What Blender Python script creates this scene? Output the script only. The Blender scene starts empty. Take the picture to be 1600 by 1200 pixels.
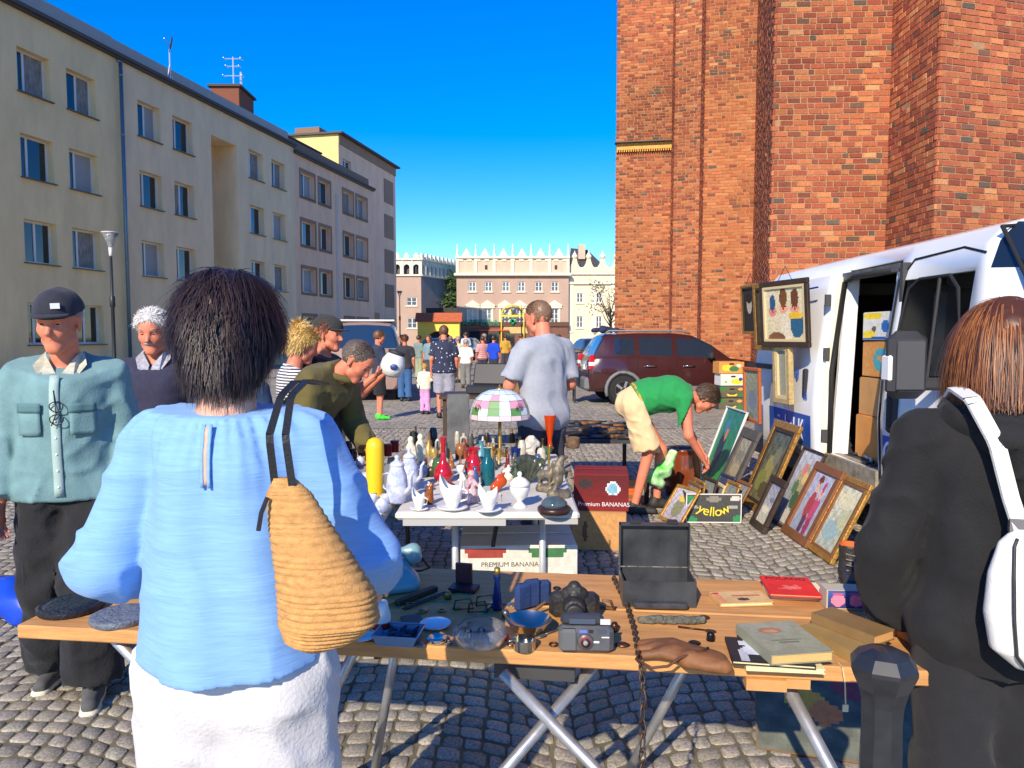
import bpy, bmesh, math, random
import numpy as np
from mathutils import Vector, Matrix, Euler
R=math.radians; PI=math.pi
random.seed(7); rng=np.random.default_rng(7)
sc=bpy.context.scene
C=sc.collection
# ---------------------------------------------------------------- camera
cd=bpy.data.cameras.new('camera'); cam=bpy.data.objects.new('camera',cd); C.objects.link(cam)
cam.location=(0,0,1.6); cam.rotation_euler=(R(90-3.73),0,0)
cd.sensor_width=36; cd.lens=25.9; cd.clip_start=0.05; cd.clip_end=2000
sc.camera=cam
# ---------------------------------------------------------------- sky and sun
SUN_AZ,SUN_EL=21,32          # light travels to the right of straight ahead by SUN_AZ
w=bpy.data.worlds.new('World'); sc.world=w; w.use_nodes=True
nt=w.node_tree; bg=nt.nodes['Background']
sky=nt.nodes.new('ShaderNodeTexSky'); sky.sky_type='NISHITA'; sky.sun_disc=False
sky.sun_elevation=R(SUN_EL); sky.sun_rotation=R(180+SUN_AZ)
sky.altitude=600; sky.air_density=1.0; sky.dust_density=0.15; sky.ozone_density=5.0
hs=nt.nodes.new('ShaderNodeHueSaturation'); hs.inputs['Hue'].default_value=0.513; hs.inputs['Saturation'].default_value=1.4
nt.links.new(sky.outputs[0],hs.inputs['Color']); nt.links.new(hs.outputs[0],bg.inputs[0])
bg.inputs[1].default_value=0.15
ld=bpy.data.lights.new('sun','SUN'); ld.energy=3.9; ld.angle=R(0.5); ld.color=(1.0,0.87,0.68)
sun=bpy.data.objects.new('sun',ld); C.objects.link(sun)
tosun=Vector((-math.sin(R(SUN_AZ))*math.cos(R(SUN_EL)),-math.cos(R(SUN_AZ))*math.cos(R(SUN_EL)),math.sin(R(SUN_EL))))
sun.rotation_euler=tosun.to_track_quat('Z','Y').to_euler(); sun.location=(-5,-8,12)
sc.view_settings.view_transform='Standard'; sc.view_settings.look='None'
sc.view_settings.exposure=0.70; sc.view_settings.gamma=1; sc.view_settings.use_curve_mapping=False
# ---------------------------------------------------------------- materials
MC={}
def lin(c): return tuple((x/12.92 if x<=.04045 else ((x+.055)/1.055)**2.4) for x in c)
def rgb(r,g,b): return lin((r/255,g/255,b/255))
def M(name,col=(.5,.5,.5),rough=.6,metal=0,noise=None,bump=None,trans=0,ior=1.45,coat=0,spec=.5,stretch=None,alpha=1,emit=0,col2=None,sheen=0):
    """procedural material: colour broken up by noise (scale, amount), relief by bump (scale, strength)"""
    if name in MC: return MC[name]
    m=bpy.data.materials.new(name); m.use_nodes=True; n=m.node_tree.nodes; l=m.node_tree.links
    b=n['Principled BSDF']; b.inputs['Base Color'].default_value=(*col,1)
    b.inputs['Roughness'].default_value=rough; b.inputs['Metallic'].default_value=metal
    b.inputs['IOR'].default_value=ior; b.inputs['Transmission Weight'].default_value=trans
    b.inputs['Coat Weight'].default_value=coat; b.inputs['Specular IOR Level'].default_value=spec
    b.inputs['Alpha'].default_value=alpha; b.inputs['Sheen Weight'].default_value=sheen
    if emit: b.inputs['Emission Color'].default_value=(*col,1); b.inputs['Emission Strength'].default_value=emit
    if noise or bump:
        tc=n.new('ShaderNodeTexCoord'); src=tc.outputs['Object']
        if stretch:
            mp=n.new('ShaderNodeMapping'); mp.inputs['Scale'].default_value=stretch; l.new(src,mp.inputs[0]); src=mp.outputs[0]
    if noise:
        t=n.new('ShaderNodeTexNoise'); t.inputs['Scale'].default_value=noise[0]; t.inputs['Detail'].default_value=6; t.inputs['Roughness'].default_value=.62
        l.new(src,t.inputs['Vector'])
        r=n.new('ShaderNodeValToRGB'); a=noise[1]; c2=col2 if col2 else tuple(min(1,x*(1+a)) for x in col)
        r.color_ramp.elements[0].position=.32; r.color_ramp.elements[1].position=.68
        r.color_ramp.elements[0].color=(*(tuple(x*(1-a) for x in col) if not col2 else col),1); r.color_ramp.elements[1].color=(*c2,1)
        l.new(t.outputs['Fac'],r.inputs[0]); l.new(r.outputs[0],b.inputs['Base Color'])
        q=n.new('ShaderNodeMapRange'); q.inputs[3].default_value=max(0,rough-.1); q.inputs[4].default_value=min(1,rough+.12)
        l.new(t.outputs['Fac'],q.inputs[0]); l.new(q.outputs[0],b.inputs['Roughness'])
    if bump:
        t2=n.new('ShaderNodeTexNoise'); t2.inputs['Scale'].default_value=bump[0]; t2.inputs['Detail'].default_value=5; l.new(src,t2.inputs['Vector'])
        bp=n.new('ShaderNodeBump'); bp.inputs['Strength'].default_value=bump[1]; bp.inputs['Distance'].default_value=.01
        l.new(t2.outputs['Fac'],bp.inputs['Height']); l.new(bp.outputs[0],b.inputs['Normal'])
    MC[name]=m; return m
def VC(name='printed_colours',rough=.6,spec=.4,noise=.12,nscale=25,coat=0,bump=0):
    """material that takes its colour from the mesh's own colour attribute"""
    if name in MC: return MC[name]
    m=bpy.data.materials.new(name); m.use_nodes=True; n=m.node_tree.nodes; l=m.node_tree.links
    b=n['Principled BSDF']; b.inputs['Roughness'].default_value=rough; b.inputs['Specular IOR Level'].default_value=spec; b.inputs['Coat Weight'].default_value=coat
    a=n.new('ShaderNodeVertexColor'); a.layer_name='Col'
    tc=n.new('ShaderNodeTexCoord'); t=n.new('ShaderNodeTexNoise'); t.inputs['Scale'].default_value=nscale; t.inputs['Detail'].default_value=6
    l.new(tc.outputs['Object'],t.inputs['Vector'])
    mr=n.new('ShaderNodeMapRange'); mr.inputs[1].default_value=.3; mr.inputs[2].default_value=.7; mr.inputs[3].default_value=1-noise; mr.inputs[4].default_value=1+noise; l.new(t.outputs['Fac'],mr.inputs[0])
    mx=n.new('ShaderNodeVectorMath'); mx.operation='SCALE'; l.new(a.outputs['Color'],mx.inputs[0]); l.new(mr.outputs[0],mx.inputs['Scale'])
    l.new(mx.outputs[0],b.inputs['Base Color'])
    if bump:
        bp=n.new('ShaderNodeBump'); bp.inputs['Strength'].default_value=bump; bp.inputs['Distance'].default_value=.01; l.new(t.outputs['Fac'],bp.inputs['Height']); l.new(bp.outputs[0],b.inputs['Normal'])
    MC[name]=m; return m
# ---------------------------------------------------------------- mesh helpers
def tag(o,label=None,cat=None,group=None,kind=None):
    if label: o['label']=label
    if cat: o['category']=cat
    if group: o['group']=group
    if kind: o['kind']=kind
    return o
def thing(name,label,cat,loc=(0,0,0),rz=0,group=None,rot=None):
    o=bpy.data.objects.new(name,None); C.objects.link(o); o.empty_display_size=.1
    o.location=loc; o.rotation_euler=rot if rot else (0,0,rz)
    return tag(o,label,cat,group)
def link(name,me,mat=None,parent=None):
    o=bpy.data.objects.new(name,me); C.objects.link(o)
    if mat is not None and not me.materials:
        for m in (mat if isinstance(mat,(list,tuple)) else [mat]): me.materials.append(m)
    if parent: o.parent=parent
    return o
def mesh(name,v,f,smooth=False,mi=None,cols=None):
    me=bpy.data.meshes.new(name); me.from_pydata([tuple(map(float,p)) for p in v],[],[tuple(map(int,q)) for q in f])
    if smooth: me.polygons.foreach_set('use_smooth',[True]*len(me.polygons))
    if mi is not None: me.polygons.foreach_set('material_index',mi)
    if cols is not None:   # one colour per face
        ca=me.color_attributes.new('Col','FLOAT_COLOR','CORNER'); buf=[]
        for p in me.polygons:
            c=cols[p.index]
            for _ in range(p.loop_total): buf+= [c[0],c[1],c[2],1]
        ca.data.foreach_set('color',buf)
    me.update(); return me
class MB:
    def __init__(s): s.v=[]; s.f=[]; s.c=[]; s.mi=[]; s.col=None; s.m=0
    def add(s,v,f):
        o=len(s.v); s.v+= [tuple(p) for p in v]; s.f+= [tuple(i+o for i in q) for q in f]
        s.c+= [s.col]*len(f); s.mi+= [s.m]*len(f); return s
    def box(s,c,d,rz=0,mat=None,bev=0,taper=1.0):
        x,y,z=(k/2 for k in d)
        if bev>0:
            b=min(bev,x*.9,y*.9,z*.9); P=[]
            for (zz,ins) in ((-z,b),(-z+b,0),(z-b,0),(z,b)):
                X,Y=x-ins,y-ins; cb=b if ins==0 else b*.4
                P+= [(-X+cb,-Y,zz),(X-cb,-Y,zz),(X,-Y+cb,zz),(X,Y-cb,zz),(X-cb,Y,zz),(-X+cb,Y,zz),(-X,Y-cb,zz),(-X,-Y+cb,zz)]
            F=[tuple(range(7,-1,-1)),tuple(range(24,32))]
            for k in range(3):
                for i in range(8): j=(i+1)%8; F.append((k*8+i,k*8+j,k*8+8+j,k*8+8+i))
        else:
            P=[(a*(taper if zz>0 else 1),b*(taper if zz>0 else 1),zz) for zz in(-z,z) for a,b in((-x,-y),(x,-y),(x,y),(-x,y))]
            F=[(3,2,1,0),(4,5,6,7),(0,1,5,4),(1,2,6,5),(2,3,7,6),(3,0,4,7)]
        if mat is None: mat=Matrix.Translation(c)@Matrix.Rotation(rz,4,'Z')
        return s.add([mat@Vector(p) for p in P],F)
    def tube(s,pts,r,n=8,cap=True,closed=False):
        pts=[Vector(p) for p in pts]; k=len(pts); rs=r if isinstance(r,(list,tuple)) else [r]*k
        V=[];F=[]; up=None
        for i,p in enumerate(pts):
            if closed: t=pts[(i+1)%k]-pts[i-1]
            else: t=(pts[min(i+1,k-1)]-pts[max(i-1,0)])
            t=t.normalized() if t.length>1e-9 else Vector((0,0,1))
            if up is None: up=Vector((0,0,1)) if abs(t.z)<.9 else Vector((1,0,0))
            a=t.cross(up); 
            if a.length<1e-4: a=t.cross(Vector((0,1,0.3)))
            a.normalize(); b=t.cross(a).normalized(); up=-b if False else up
            for j in range(n):
                an=2*PI*j/n; V.append(p+a*math.cos(an)*rs[i]+b*math.sin(an)*rs[i])
        for i in range(k if closed else k-1):
            i2=(i+1)%k
            for j in range(n): j2=(j+1)%n; F.append((i*n+j,i*n+j2,i2*n+j2,i2*n+j))
        if cap and not closed: F+= [tuple(range(n-1,-1,-1)),tuple((k-1)*n+j for j in range(n))]
        return s.add(V,F)
    def cyl(s,a,b,r0,r1=None,n=12): return s.tube([a,b],[r0,r1 if r1 is not None else r0],n)
    def lathe(s,prof,n=20,c=(0,0,0),mat=None,sx=1,sy=1,cap0=True,cap1=True,wob=0):
        V=[];F=[];k=len(prof)
        for r,z in prof:
            for j in range(n):
                a=2*PI*j/n; rr=r*(1+wob*math.cos(a*wobn)) if wob else r
                V.append(Vector((rr*math.cos(a)*sx,rr*math.sin(a)*sy,z)))
        for i in range(k-1):
            for j in range(n): j2=(j+1)%n; F.append((i*n+j,i*n+j2,(i+1)*n+j2,(i+1)*n+j))
        if cap0: F.append(tuple(range(n-1,-1,-1)))
        if cap1: F.append(tuple((k-1)*n+j for j in range(n)))
        mt=mat if mat is not None else Matrix.Translation(c)
        return s.add([mt@p for p in V],F)
    def ball(s,c,r,n=10,m=7,rot=None):
        r=r if isinstance(r,(tuple,list)) else (r,r,r)
        V=[];F=[]
        for i in range(1,m):
            t=PI*i/m
            for j in range(n): a=2*PI*j/n; V.append(Vector((r[0]*math.sin(t)*math.cos(a),r[1]*math.sin(t)*math.sin(a),r[2]*math.cos(t))))
        top=len(V); V+= [Vector((0,0,r[2])),Vector((0,0,-r[2]))]
        for i in range(m-2):
            for j in range(n): j2=(j+1)%n; F.append((i*n+j,(i+1)*n+j,(i+1)*n+j2,i*n+j2))
        for j in range(n): j2=(j+1)%n; F.append((top,j,j2)); F.append((top+1,(m-2)*n+j2,(m-2)*n+j))
        mt=Matrix.Translation(c)@(rot.to_matrix().to_4x4() if rot else Matrix.Identity(4))
        return s.add([mt@p for p in V],F)
    def prism(s,poly,z0,z1,mat=None):
        n=len(poly); V=[Vector((x,y,z0)) for x,y in poly]+[Vector((x,y,z1)) for x,y in poly]
        F=[tuple(range(n-1,-1,-1)),tuple(range(n,2*n))]+[(i,(i+1)%n,n+(i+1)%n,n+i) for i in range(n)]
        if mat is not None: V=[mat@p for p in V]
        return s.add(V,F)
    def quad(s,a,b,c,d): return s.add([a,b,c,d],[(0,1,2,3)])
    def xf(s,mt): s.v=[tuple(mt@Vector(p)) for p in s.v]; return s
    def build(s,name,mat,parent=None,smooth=False):
        me=mesh(name,s.v,s.f,smooth,s.mi if any(s.mi) else None,[c if c else (.5,.5,.5) for c in s.c] if any(s.c) else None)
        return link(name,me,mat,parent)
wobn=6
YX=Matrix(((1,0,0,0),(0,0,-1,0),(0,1,0,0),(0,0,0,1)))     # turns an XY drawing into an upright XZ one facing -Y
def sm(o,ang=40):
    o.data.polygons.foreach_set('use_smooth',[True]*len(o.data.polygons))
    try: o.data.set_sharp_from_angle(angle=R(ang))
    except Exception: pass
    return o
def text(s,size,mat,parent,mt,depth=.002,name='lettering',align='CENTER',xs=1):
    cu=bpy.data.curves.new('t','FONT'); cu.body=s; cu.size=size; cu.align_x=align; cu.align_y='CENTER'; cu.extrude=depth
    to=bpy.data.objects.new('t',cu); C.objects.link(to)
    dg=bpy.context.evaluated_depsgraph_get(); dg.update()
    me=bpy.data.meshes.new_from_object(to.evaluated_get(dg)); bpy.data.objects.remove(to); bpy.data.curves.remove(cu)
    me.transform(Matrix.Diagonal((xs,1,1,1))); me.transform(mt); me.name=name; me.materials.clear()
    return link(name,me,mat,parent)
def copy_tree(o,parent=None):
    c=o.copy(); C.objects.link(c); c.parent=parent
    for ch in list(o.children): copy_tree(ch,c)
    return c
# ---------------------------------------------------------------- implicit surfaces (bodies, clothes, figurines)
def vnoise(P,seed=0):
    r=np.random.default_rng(seed); L=r.random((17,17,17)).astype(np.float32); L[16]=L[0]; L[:,16]=L[:,0]; L[:,:,16]=L[:,:,0]
    i=np.floor(P).astype(int); f=(P-i).astype(np.float32); f=f*f*(3-2*f); i%=16
    x,y,z=i[...,0],i[...,1],i[...,2]; fx,fy,fz=f[...,0],f[...,1],f[...,2]
    def g(a,b,c): return L[x+a,y+b,z+c]
    c0=(g(0,0,0)*(1-fx)+g(1,0,0)*fx)*(1-fy)+(g(0,1,0)*(1-fx)+g(1,1,0)*fx)*fy
    c1=(g(0,0,1)*(1-fx)+g(1,0,1)*fx)*(1-fy)+(g(0,1,1)*(1-fx)+g(1,1,1)*fx)*fy
    return c0*(1-fz)+c1*fz-.5
def cap(a,b,ra,rb=None,flat=None,ea=False,eb=False,k=None,sub=False):
    """tapered capsule a->b; flat=(axis, factor) squashes it; ea/eb cut the ends off square; sub carves"""
    return dict(a=np.array(a,float),b=np.array(b,float),ra=ra,rb=ra if rb is None else rb,flat=flat,ea=ea,eb=eb,k=k,sub=sub)
def sdf_mesh(prims,h,k=.03,disp=None,cuts=(),pad=.0):
    big=1.0
    lo=np.min([np.minimum(p['a'],p['b'])-max(p['ra'],p['rb']) for p in prims if not p['sub']],axis=0)-3*h-pad
    hi=np.max([np.maximum(p['a'],p['b'])+max(p['ra'],p['rb']) for p in prims if not p['sub']],axis=0)+3*h+pad
    n=np.ceil((hi-lo)/h).astype(int)+1
    ax=[lo[i]+h*np.arange(n[i]) for i in range(3)]
    val=np.full(n,big,np.float32)
    for p in prims:
        kk=p['k'] if p['k'] is not None else k
        m=max(p['ra'],p['rb'])+kk+2*h
        l=np.clip(((np.minimum(p['a'],p['b'])-m-lo)/h).astype(int),0,n-1); u=np.clip(((np.maximum(p['a'],p['b'])+m-lo)/h).astype(int)+2,1,n)
        sl=tuple(slice(l[i],u[i]) for i in range(3))
        G=np.stack(np.meshgrid(*[ax[i][sl[i]] for i in range(3)],indexing='ij'),-1)
        ba=p['b']-p['a']; L2=float(ba@ba); q=G-p['a']
        hh=np.clip(q@ba/L2,0,1) if L2>1e-12 else np.zeros(G.shape[:3])
        e=q-hh[...,None]*ba
        if p['flat']:
            for A,fac in (p['flat'] if isinstance(p['flat'],list) else [p['flat']]):
                A=np.array(A,float); A/=np.linalg.norm(A); cm=e@A; e=e+(cm*(1/fac-1))[...,None]*A
        d=np.linalg.norm(e,axis=-1)-(p['ra']+(p['rb']-p['ra'])*hh)
        if L2>1e-12:
            dn=ba/math.sqrt(L2)
            if p['ea']: d=np.maximum(d,-(q@dn))
            if p['eb']: d=np.maximum(d,(G-p['b'])@dn)
        o=val[sl]
        if p['sub']:
            d=-d; t=np.clip(.5-.5*(d-o)/max(kk,1e-5),0,1)*0; val[sl]=np.maximum(o,d)
        else:
            if kk<1e-6: val[sl]=np.minimum(o,d)
            else:
                t=np.clip(.5+.5*(o-d)/kk,0,1); val[sl]=o*(1-t)+d*t-kk*t*(1-t)
    if disp is not None or cuts:
        G=np.stack(np.meshgrid(*ax,indexing='ij'),-1)
        if disp is not None:
            band=np.abs(val)<.06
            val[band]+=disp(G[band]).astype(np.float32)
        for pt,nm in cuts: val=np.maximum(val,(G-np.array(pt))@np.array(nm,float)).astype(np.float32)
    ins=val<0
    # surface nets
    nx,ny,nz=n-1
    cs=np.zeros((nx,ny,nz),np.int8)
    for a in(0,1):
        for b in(0,1):
            for c in(0,1): cs+=ins[a:a+nx,b:b+ny,c:c+nz]
    act=(cs>0)&(cs<8); idx=np.full(act.shape,-1); ids=np.argwhere(act); idx[act]=np.arange(len(ids))
    acc=np.zeros((len(ids),3)); cnt=np.zeros(len(ids))
    for d in range(3):
        o1,o2=[x for x in range(3) if x!=d]
        for s1 in(0,1):
            for s2 in(0,1):
                p0=ids.copy(); p0[:,o1]+=s1; p0[:,o2]+=s2; p1=p0.copy(); p1[:,d]+=1
                v0=val[tuple(p0.T)]; v1=val[tuple(p1.T)]; x=(v0<0)!=(v1<0)
                t=np.where(x,v0/np.where(x,v0-v1,1),0); pos=p0.astype(float); pos[:,d]+=t
                acc[x]+=pos[x]; cnt[x]+=1
    V=lo+h*(acc/np.maximum(cnt,1)[:,None])
    F=[]
    for d in range(3):
        o1,o2=[(1,2),(2,0),(0,1)][d]
        sl0=[slice(None)]*3; sl1=[slice(None)]*3; sl0[d]=slice(0,-1); sl1[d]=slice(1,None)
        a=ins[tuple(sl0)]; b=ins[tuple(sl1)]
        for s,mk in((1,a&~b),(0,~a&b)):
            e=np.argwhere(mk); ok=(e[:,o1]>0)&(e[:,o2]>0)&(e[:,o1]<n[o1]-1)&(e[:,o2]<n[o2]-1); e=e[ok]
            q=[]
            for (i,j) in((-1,-1),(0,-1),(0,0),(-1,0)):
                c=e.copy(); c[:,o1]+=i; c[:,o2]+=j; q.append(idx[tuple(c.T)])
            q=np.stack(q,1)
            if not s: q=q[:,::-1]
            F.append(q)
    F=np.concatenate(F); F=F[(F>=0).all(1)]
    return V,F
def np_mesh(name,V,F,smooth=True):
    me=bpy.data.meshes.new(name); V=np.asarray(V,np.float32); F=np.asarray(F,np.int32)
    me.vertices.add(len(V)); me.vertices.foreach_set('co',V.ravel())
    me.loops.add(F.size); me.loops.foreach_set('vertex_index',F.ravel())
    me.polygons.add(len(F)); me.polygons.foreach_set('loop_start',np.arange(0,F.size,F.shape[1],dtype=np.int32))
    me.update(calc_edges=True); me.validate()
    if smooth: me.polygons.foreach_set('use_smooth',[True]*len(me.polygons))
    return me
def sdf_obj(name,prims,h,mat,parent,k=.03,disp=None,cuts=()):
    V,F=sdf_mesh(prims,h,k,disp,cuts); return link(name,np_mesh(name,V,F),mat,parent)
# ================================================================ ground
def stone_mat(name,attr):
    m=bpy.data.materials.new(name); m.use_nodes=True; n=m.node_tree.nodes; l=m.node_tree.links; b=n['Principled BSDF']
    tc=n.new('ShaderNodeTexCoord'); t=n.new('ShaderNodeTexNoise'); t.inputs['Scale'].default_value=95; t.inputs['Detail'].default_value=5; t.inputs['Roughness'].default_value=.75
    geo=n.new('ShaderNodeNewGeometry'); l.new(geo.outputs['Position'],t.inputs['Vector'])
    r=n.new('ShaderNodeValToRGB'); e=r.color_ramp.elements; e[0].position=.36; e[0].color=(.17,.155,.13,1); e[1].position=.62; e[1].color=(.47,.435,.37,1)
    l.new(t.outputs['Fac'],r.inputs[0])
    a=n.new('ShaderNodeAttribute'); a.attribute_name='Col'
    mx=n.new('ShaderNodeMix'); mx.data_type='RGBA'; mx.blend_type='MULTIPLY'; mx.inputs[0].default_value=1
    l.new(r.outputs[0],mx.inputs[6]); l.new(a.outputs['Color'],mx.inputs[7]); l.new(mx.outputs[2],b.inputs['Base Color'])
    b.inputs['Roughness'].default_value=.75; bp=n.new('ShaderNodeBump'); bp.inputs['Strength'].default_value=.5; bp.inputs['Distance'].default_value=.006
    l.new(t.outputs['Fac'],bp.inputs['Height']); l.new(bp.outputs[0],b.inputs['Normal']); return m
def ground_mat():
    m=bpy.data.materials.new('square_paving'); m.use_nodes=True; n=m.node_tree.nodes; l=m.node_tree.links; b=n['Principled BSDF']
    geo=n.new('ShaderNodeNewGeometry')
    v=n.new('ShaderNodeTexVoronoi'); v.feature='DISTANCE_TO_EDGE'; v.inputs['Scale'].default_value=9.5; v.inputs['Randomness'].default_value=.55
    v2=n.new('ShaderNodeTexVoronoi'); v2.inputs['Scale'].default_value=9.5; v2.inputs['Randomness'].default_value=.55
    nz=n.new('ShaderNodeTexNoise'); nz.inputs['Scale'].default_value=.35; nz.inputs['Detail'].default_value=6
    nf=n.new('ShaderNodeTexNoise'); nf.inputs['Scale'].default_value=60; nf.inputs['Detail'].default_value=5
    for k in(v,v2,nz,nf): l.new(geo.outputs['Position'],k.inputs['Vector'])
    r=n.new('ShaderNodeValToRGB'); e=r.color_ramp.elements; e[0].position=.02; e[0].color=(.17,.14,.09,1); e[1].position=.1; e[1].color=(.36,.33,.27,1); l.new(v.outputs['Distance'],r.inputs[0])
    sx=n.new('ShaderNodeSeparateColor'); l.new(v2.outputs['Color'],sx.inputs[0])
    mr=n.new('ShaderNodeMapRange'); mr.inputs[3].default_value=.75; mr.inputs[4].default_value=1.2; l.new(sx.outputs[0],mr.inputs[0])
    mr2=n.new('ShaderNodeMapRange'); mr2.inputs[1].default_value=.3; mr2.inputs[2].default_value=.7; mr2.inputs[3].default_value=.8; mr2.inputs[4].default_value=1.12; l.new(nz.outputs['Fac'],mr2.inputs[0])
    mr3=n.new('ShaderNodeMapRange'); mr3.inputs[1].default_value=.3; mr3.inputs[2].default_value=.7; mr3.inputs[3].default_value=.8; mr3.inputs[4].default_value=1.2; l.new(nf.outputs['Fac'],mr3.inputs[0])
    p=n.new('ShaderNodeMath'); p.operation='MULTIPLY'; l.new(mr.outputs[0],p.inputs[0]); l.new(mr2.outputs[0],p.inputs[1])
    p2=n.new('ShaderNodeMath'); p2.operation='MULTIPLY'; l.new(p.outputs[0],p2.inputs[0]); l.new(mr3.outputs[0],p2.inputs[1])
    mx=n.new('ShaderNodeVectorMath'); mx.operation='SCALE'; l.new(r.outputs[0],mx.inputs[0]); l.new(p2.outputs[0],mx.inputs['Scale']); l.new(mx.outputs[0],b.inputs['Base Color'])
    bp=n.new('ShaderNodeBump'); bp.inputs['Strength'].default_value=.6; bp.inputs['Distance'].default_value=.012; l.new(r.outputs[0],bp.inputs['Height']); l.new(bp.outputs[0],b.inputs['Normal'])
    b.inputs['Roughness'].default_value=.85; return m
ground=MB().quad((-400,-60,0),(400,-60,0),(400,700,0),(-400,700,0)).build('square_paving',ground_mat())
tag(ground,kind='structure')
smat=stone_mat('granite_setts',True)
def setts():
    W=1.53; pitch=.086; n=17; out=[]
    for c in range(-7,7):
        for r in range(-4,155):
            off=(r%2)*.5/n+random.uniform(-.01,.01)
            cuts=[-.5]+sorted(((i+off)/n-.5+random.uniform(-.012,.012)) for i in range(1,n))+[.5]
            for i in range(n):
                u0,u1=cuts[i],cuts[i+1]
                if u1-u0<.02: continue
                def pt(u,rr): return Vector(((c+.5+u)*W+.25, 1.35+rr*pitch+.24*(1-4*u*u)+random.uniform(-.009,.009)))
                g=.0055; q=[pt(u0,r),pt(u1,r),pt(u1,r+1),pt(u0,r+1)]
                m=sum(q,Vector((0,0)))/4
                if m.y<2.35 or m.y>12.6 or abs(m.x)>.80*m.y+.9: continue
                q=[m+(p-m)*(1-2*g/.1)+Vector((random.uniform(-.005,.005),random.uniform(-.005,.005))) for p in q]
                out.append((m,q))
    return out
def sett_geo(q,m,z):
    # bottom ring, rounded shoulder ring (8 points), top face
    ring=[]
    for i in range(4):
        a,b,d=q[i],q[(i+1)%4],q[i-1]
        ring+= [a+(d-a)*.16,a+(b-a)*.16]
    V=[(p.x,p.y,-.004) for p in ring]+[(m.x+(p.x-m.x)*.97,m.y+(p.y-m.y)*.97,z-.003) for p in ring]+[(m.x+(p.x-m.x)*.86,m.y+(p.y-m.y)*.86,z+random.uniform(-.001,.002)) for p in ring]
    F=[]
    for k in range(2):
        for i in range(8): j=(i+1)%8; F.append((k*8+i,k*8+j,k*8+8+j,k*8+8+i))
    F.append(tuple(range(16,24))); return V,F
jb=MB().quad((-12,2.2,.002),(12,2.2,.002),(12,12.7,.002),(-12,12.7,.002)).build('joint_bed',M('mossy_joint_soil',(.09,.078,.05),.95,noise=(5,.5),col2=(.19,.165,.09)),ground)
S=setts()
S.sort(key=lambda s:(s[0].x-.25)**2*.35+(s[0].y-2.6)**2)
rest=MB()
for i,(m,q) in enumerate(S):
    t=random.uniform(.66,1.05); col=(t*random.uniform(1.0,1.07),t,t*random.uniform(.88,.97))
    V,F=sett_geo(q,m,random.uniform(.006,.0105))
    if i<300:
        me=mesh('cobblestone',[(a-m.x,b-m.y,c) for a,b,c in V],F,True,None,[col]*len(F)); o=link('cobblestone',me,smat,ground); o.location=(m.x,m.y,0)
    else: rest.col=col; rest.add(V,F)
o=rest.build('cobblestones',smat,ground,True); tag(o,kind='stuff')
# ================================================================ buildings
def frame_mat(ox,oy,dx,dy):
    L=math.hypot(dx,dy); dx/=L; dy/=L
    return Matrix(((dx,-dy,0,ox),(dy,dx,0,oy),(0,0,1,0),(0,0,0,1)))      # x along the wall, y into the wall, z up
def wall_holes(mb,u0,u1,z0,z1,holes,y=0,depth=.34):
    us=sorted({u0,u1,*[h[0] for h in holes],*[h[1] for h in holes]}); zs=sorted({z0,z1,*[h[2] for h in holes],*[h[3] for h in holes]})
    us=[a for a in us if u0<=a<=u1]; zs=[a for a in zs if z0<=a<=z1]
    for i in range(len(us)-1):
        for j in range(len(zs)-1):
            a,b,c,d=us[i],us[i+1],zs[j],zs[j+1]; mu,mz=(a+b)/2,(c+d)/2
            if any(h[0]<mu<h[1] and h[2]<mz<h[3] for h in holes): continue
            mb.quad((a,y,c),(b,y,c),(b,y,d),(a,y,d))
    for a,b,c,d in [h[:4] for h in holes]:
        e=y+depth
        mb.quad((a,y,c),(a,e,c),(b,e,c),(b,y,c)); mb.quad((a,y,d),(b,y,d),(b,e,d),(a,e,d))
        mb.quad((a,y,c),(a,y,d),(a,e,d),(a,e,c)); mb.quad((b,y,c),(b,e,c),(b,e,d),(b,y,d))
white_pvc=M('white_window_frame',(.72,.72,.70),.35)
glass_dark=M('window_glass',(.02,.025,.03),.04,spec=.9)
curtain=M('net_curtain',(.26,.26,.24),.9,noise=(9,.35),stretch=(6,1,.4))
blind=M('grey_blind',(.35,.36,.36),.7)
sillm=M('metal_sill',(.10,.075,.06),.4)
def window(parent,F,u0,u1,z0,z1,y,cols=2,rows=1,fr=.07,fmat=None,sill=True,gl=None,split=None,open_=0,proud=.04):
    fmat=fmat or white_pvc; gl=gl or glass_dark
    mb=MB(); t=.05
    mb.box(((u0+u1)/2,y,z0+fr/2),(u1-u0,t,fr)); mb.box(((u0+u1)/2,y,z1-fr/2),(u1-u0,t,fr))
    mb.box((u0+fr/2,y+.001,(z0+z1)/2),(fr,t-.004,z1-z0-2*fr)); mb.box((u1-fr/2,y+.001,(z0+z1)/2),(fr,t-.004,z1-z0-2*fr))
    xs=split or [u0+(u1-u0)*i/cols for i in range(1,cols)]
    for x in xs: mb.box((x,y+.002,(z0+z1)/2),(fr*1.25,t-.006,z1-z0-2*fr))
    zs=[z0+(z1-z0)*i/rows for i in range(1,rows)]
    for z in zs: mb.box(((u0+u1)/2,y+.003,z),(u1-u0-2*fr,t-.008,fr*.6))
    o=mb.xf(F).build('window',fmat,parent)
    ed=[u0]+xs+[u1]
    for i in range(len(ed)-1):
        MB().box(((ed[i]+ed[i+1])/2,y+.012,(z0+z1)/2),(ed[i+1]-ed[i]-fr*1.2,.008,z1-z0-fr*1.6)).xf(F).build('pane',gl if not isinstance(gl,list) else gl[i%len(gl)],o)
    if sill: MB().box(((u0+u1)/2,y-.19,z0-.025),(u1-u0+.1,.42,.035)).xf(F).build('sill',sillm,o)
    return o
def plaster(name,c=(.5,.5,.5),a=.10,sc=1.3): return M(name,c,.88,noise=(sc,a),bump=(60,.12),stretch=(1,1,.35))
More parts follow.
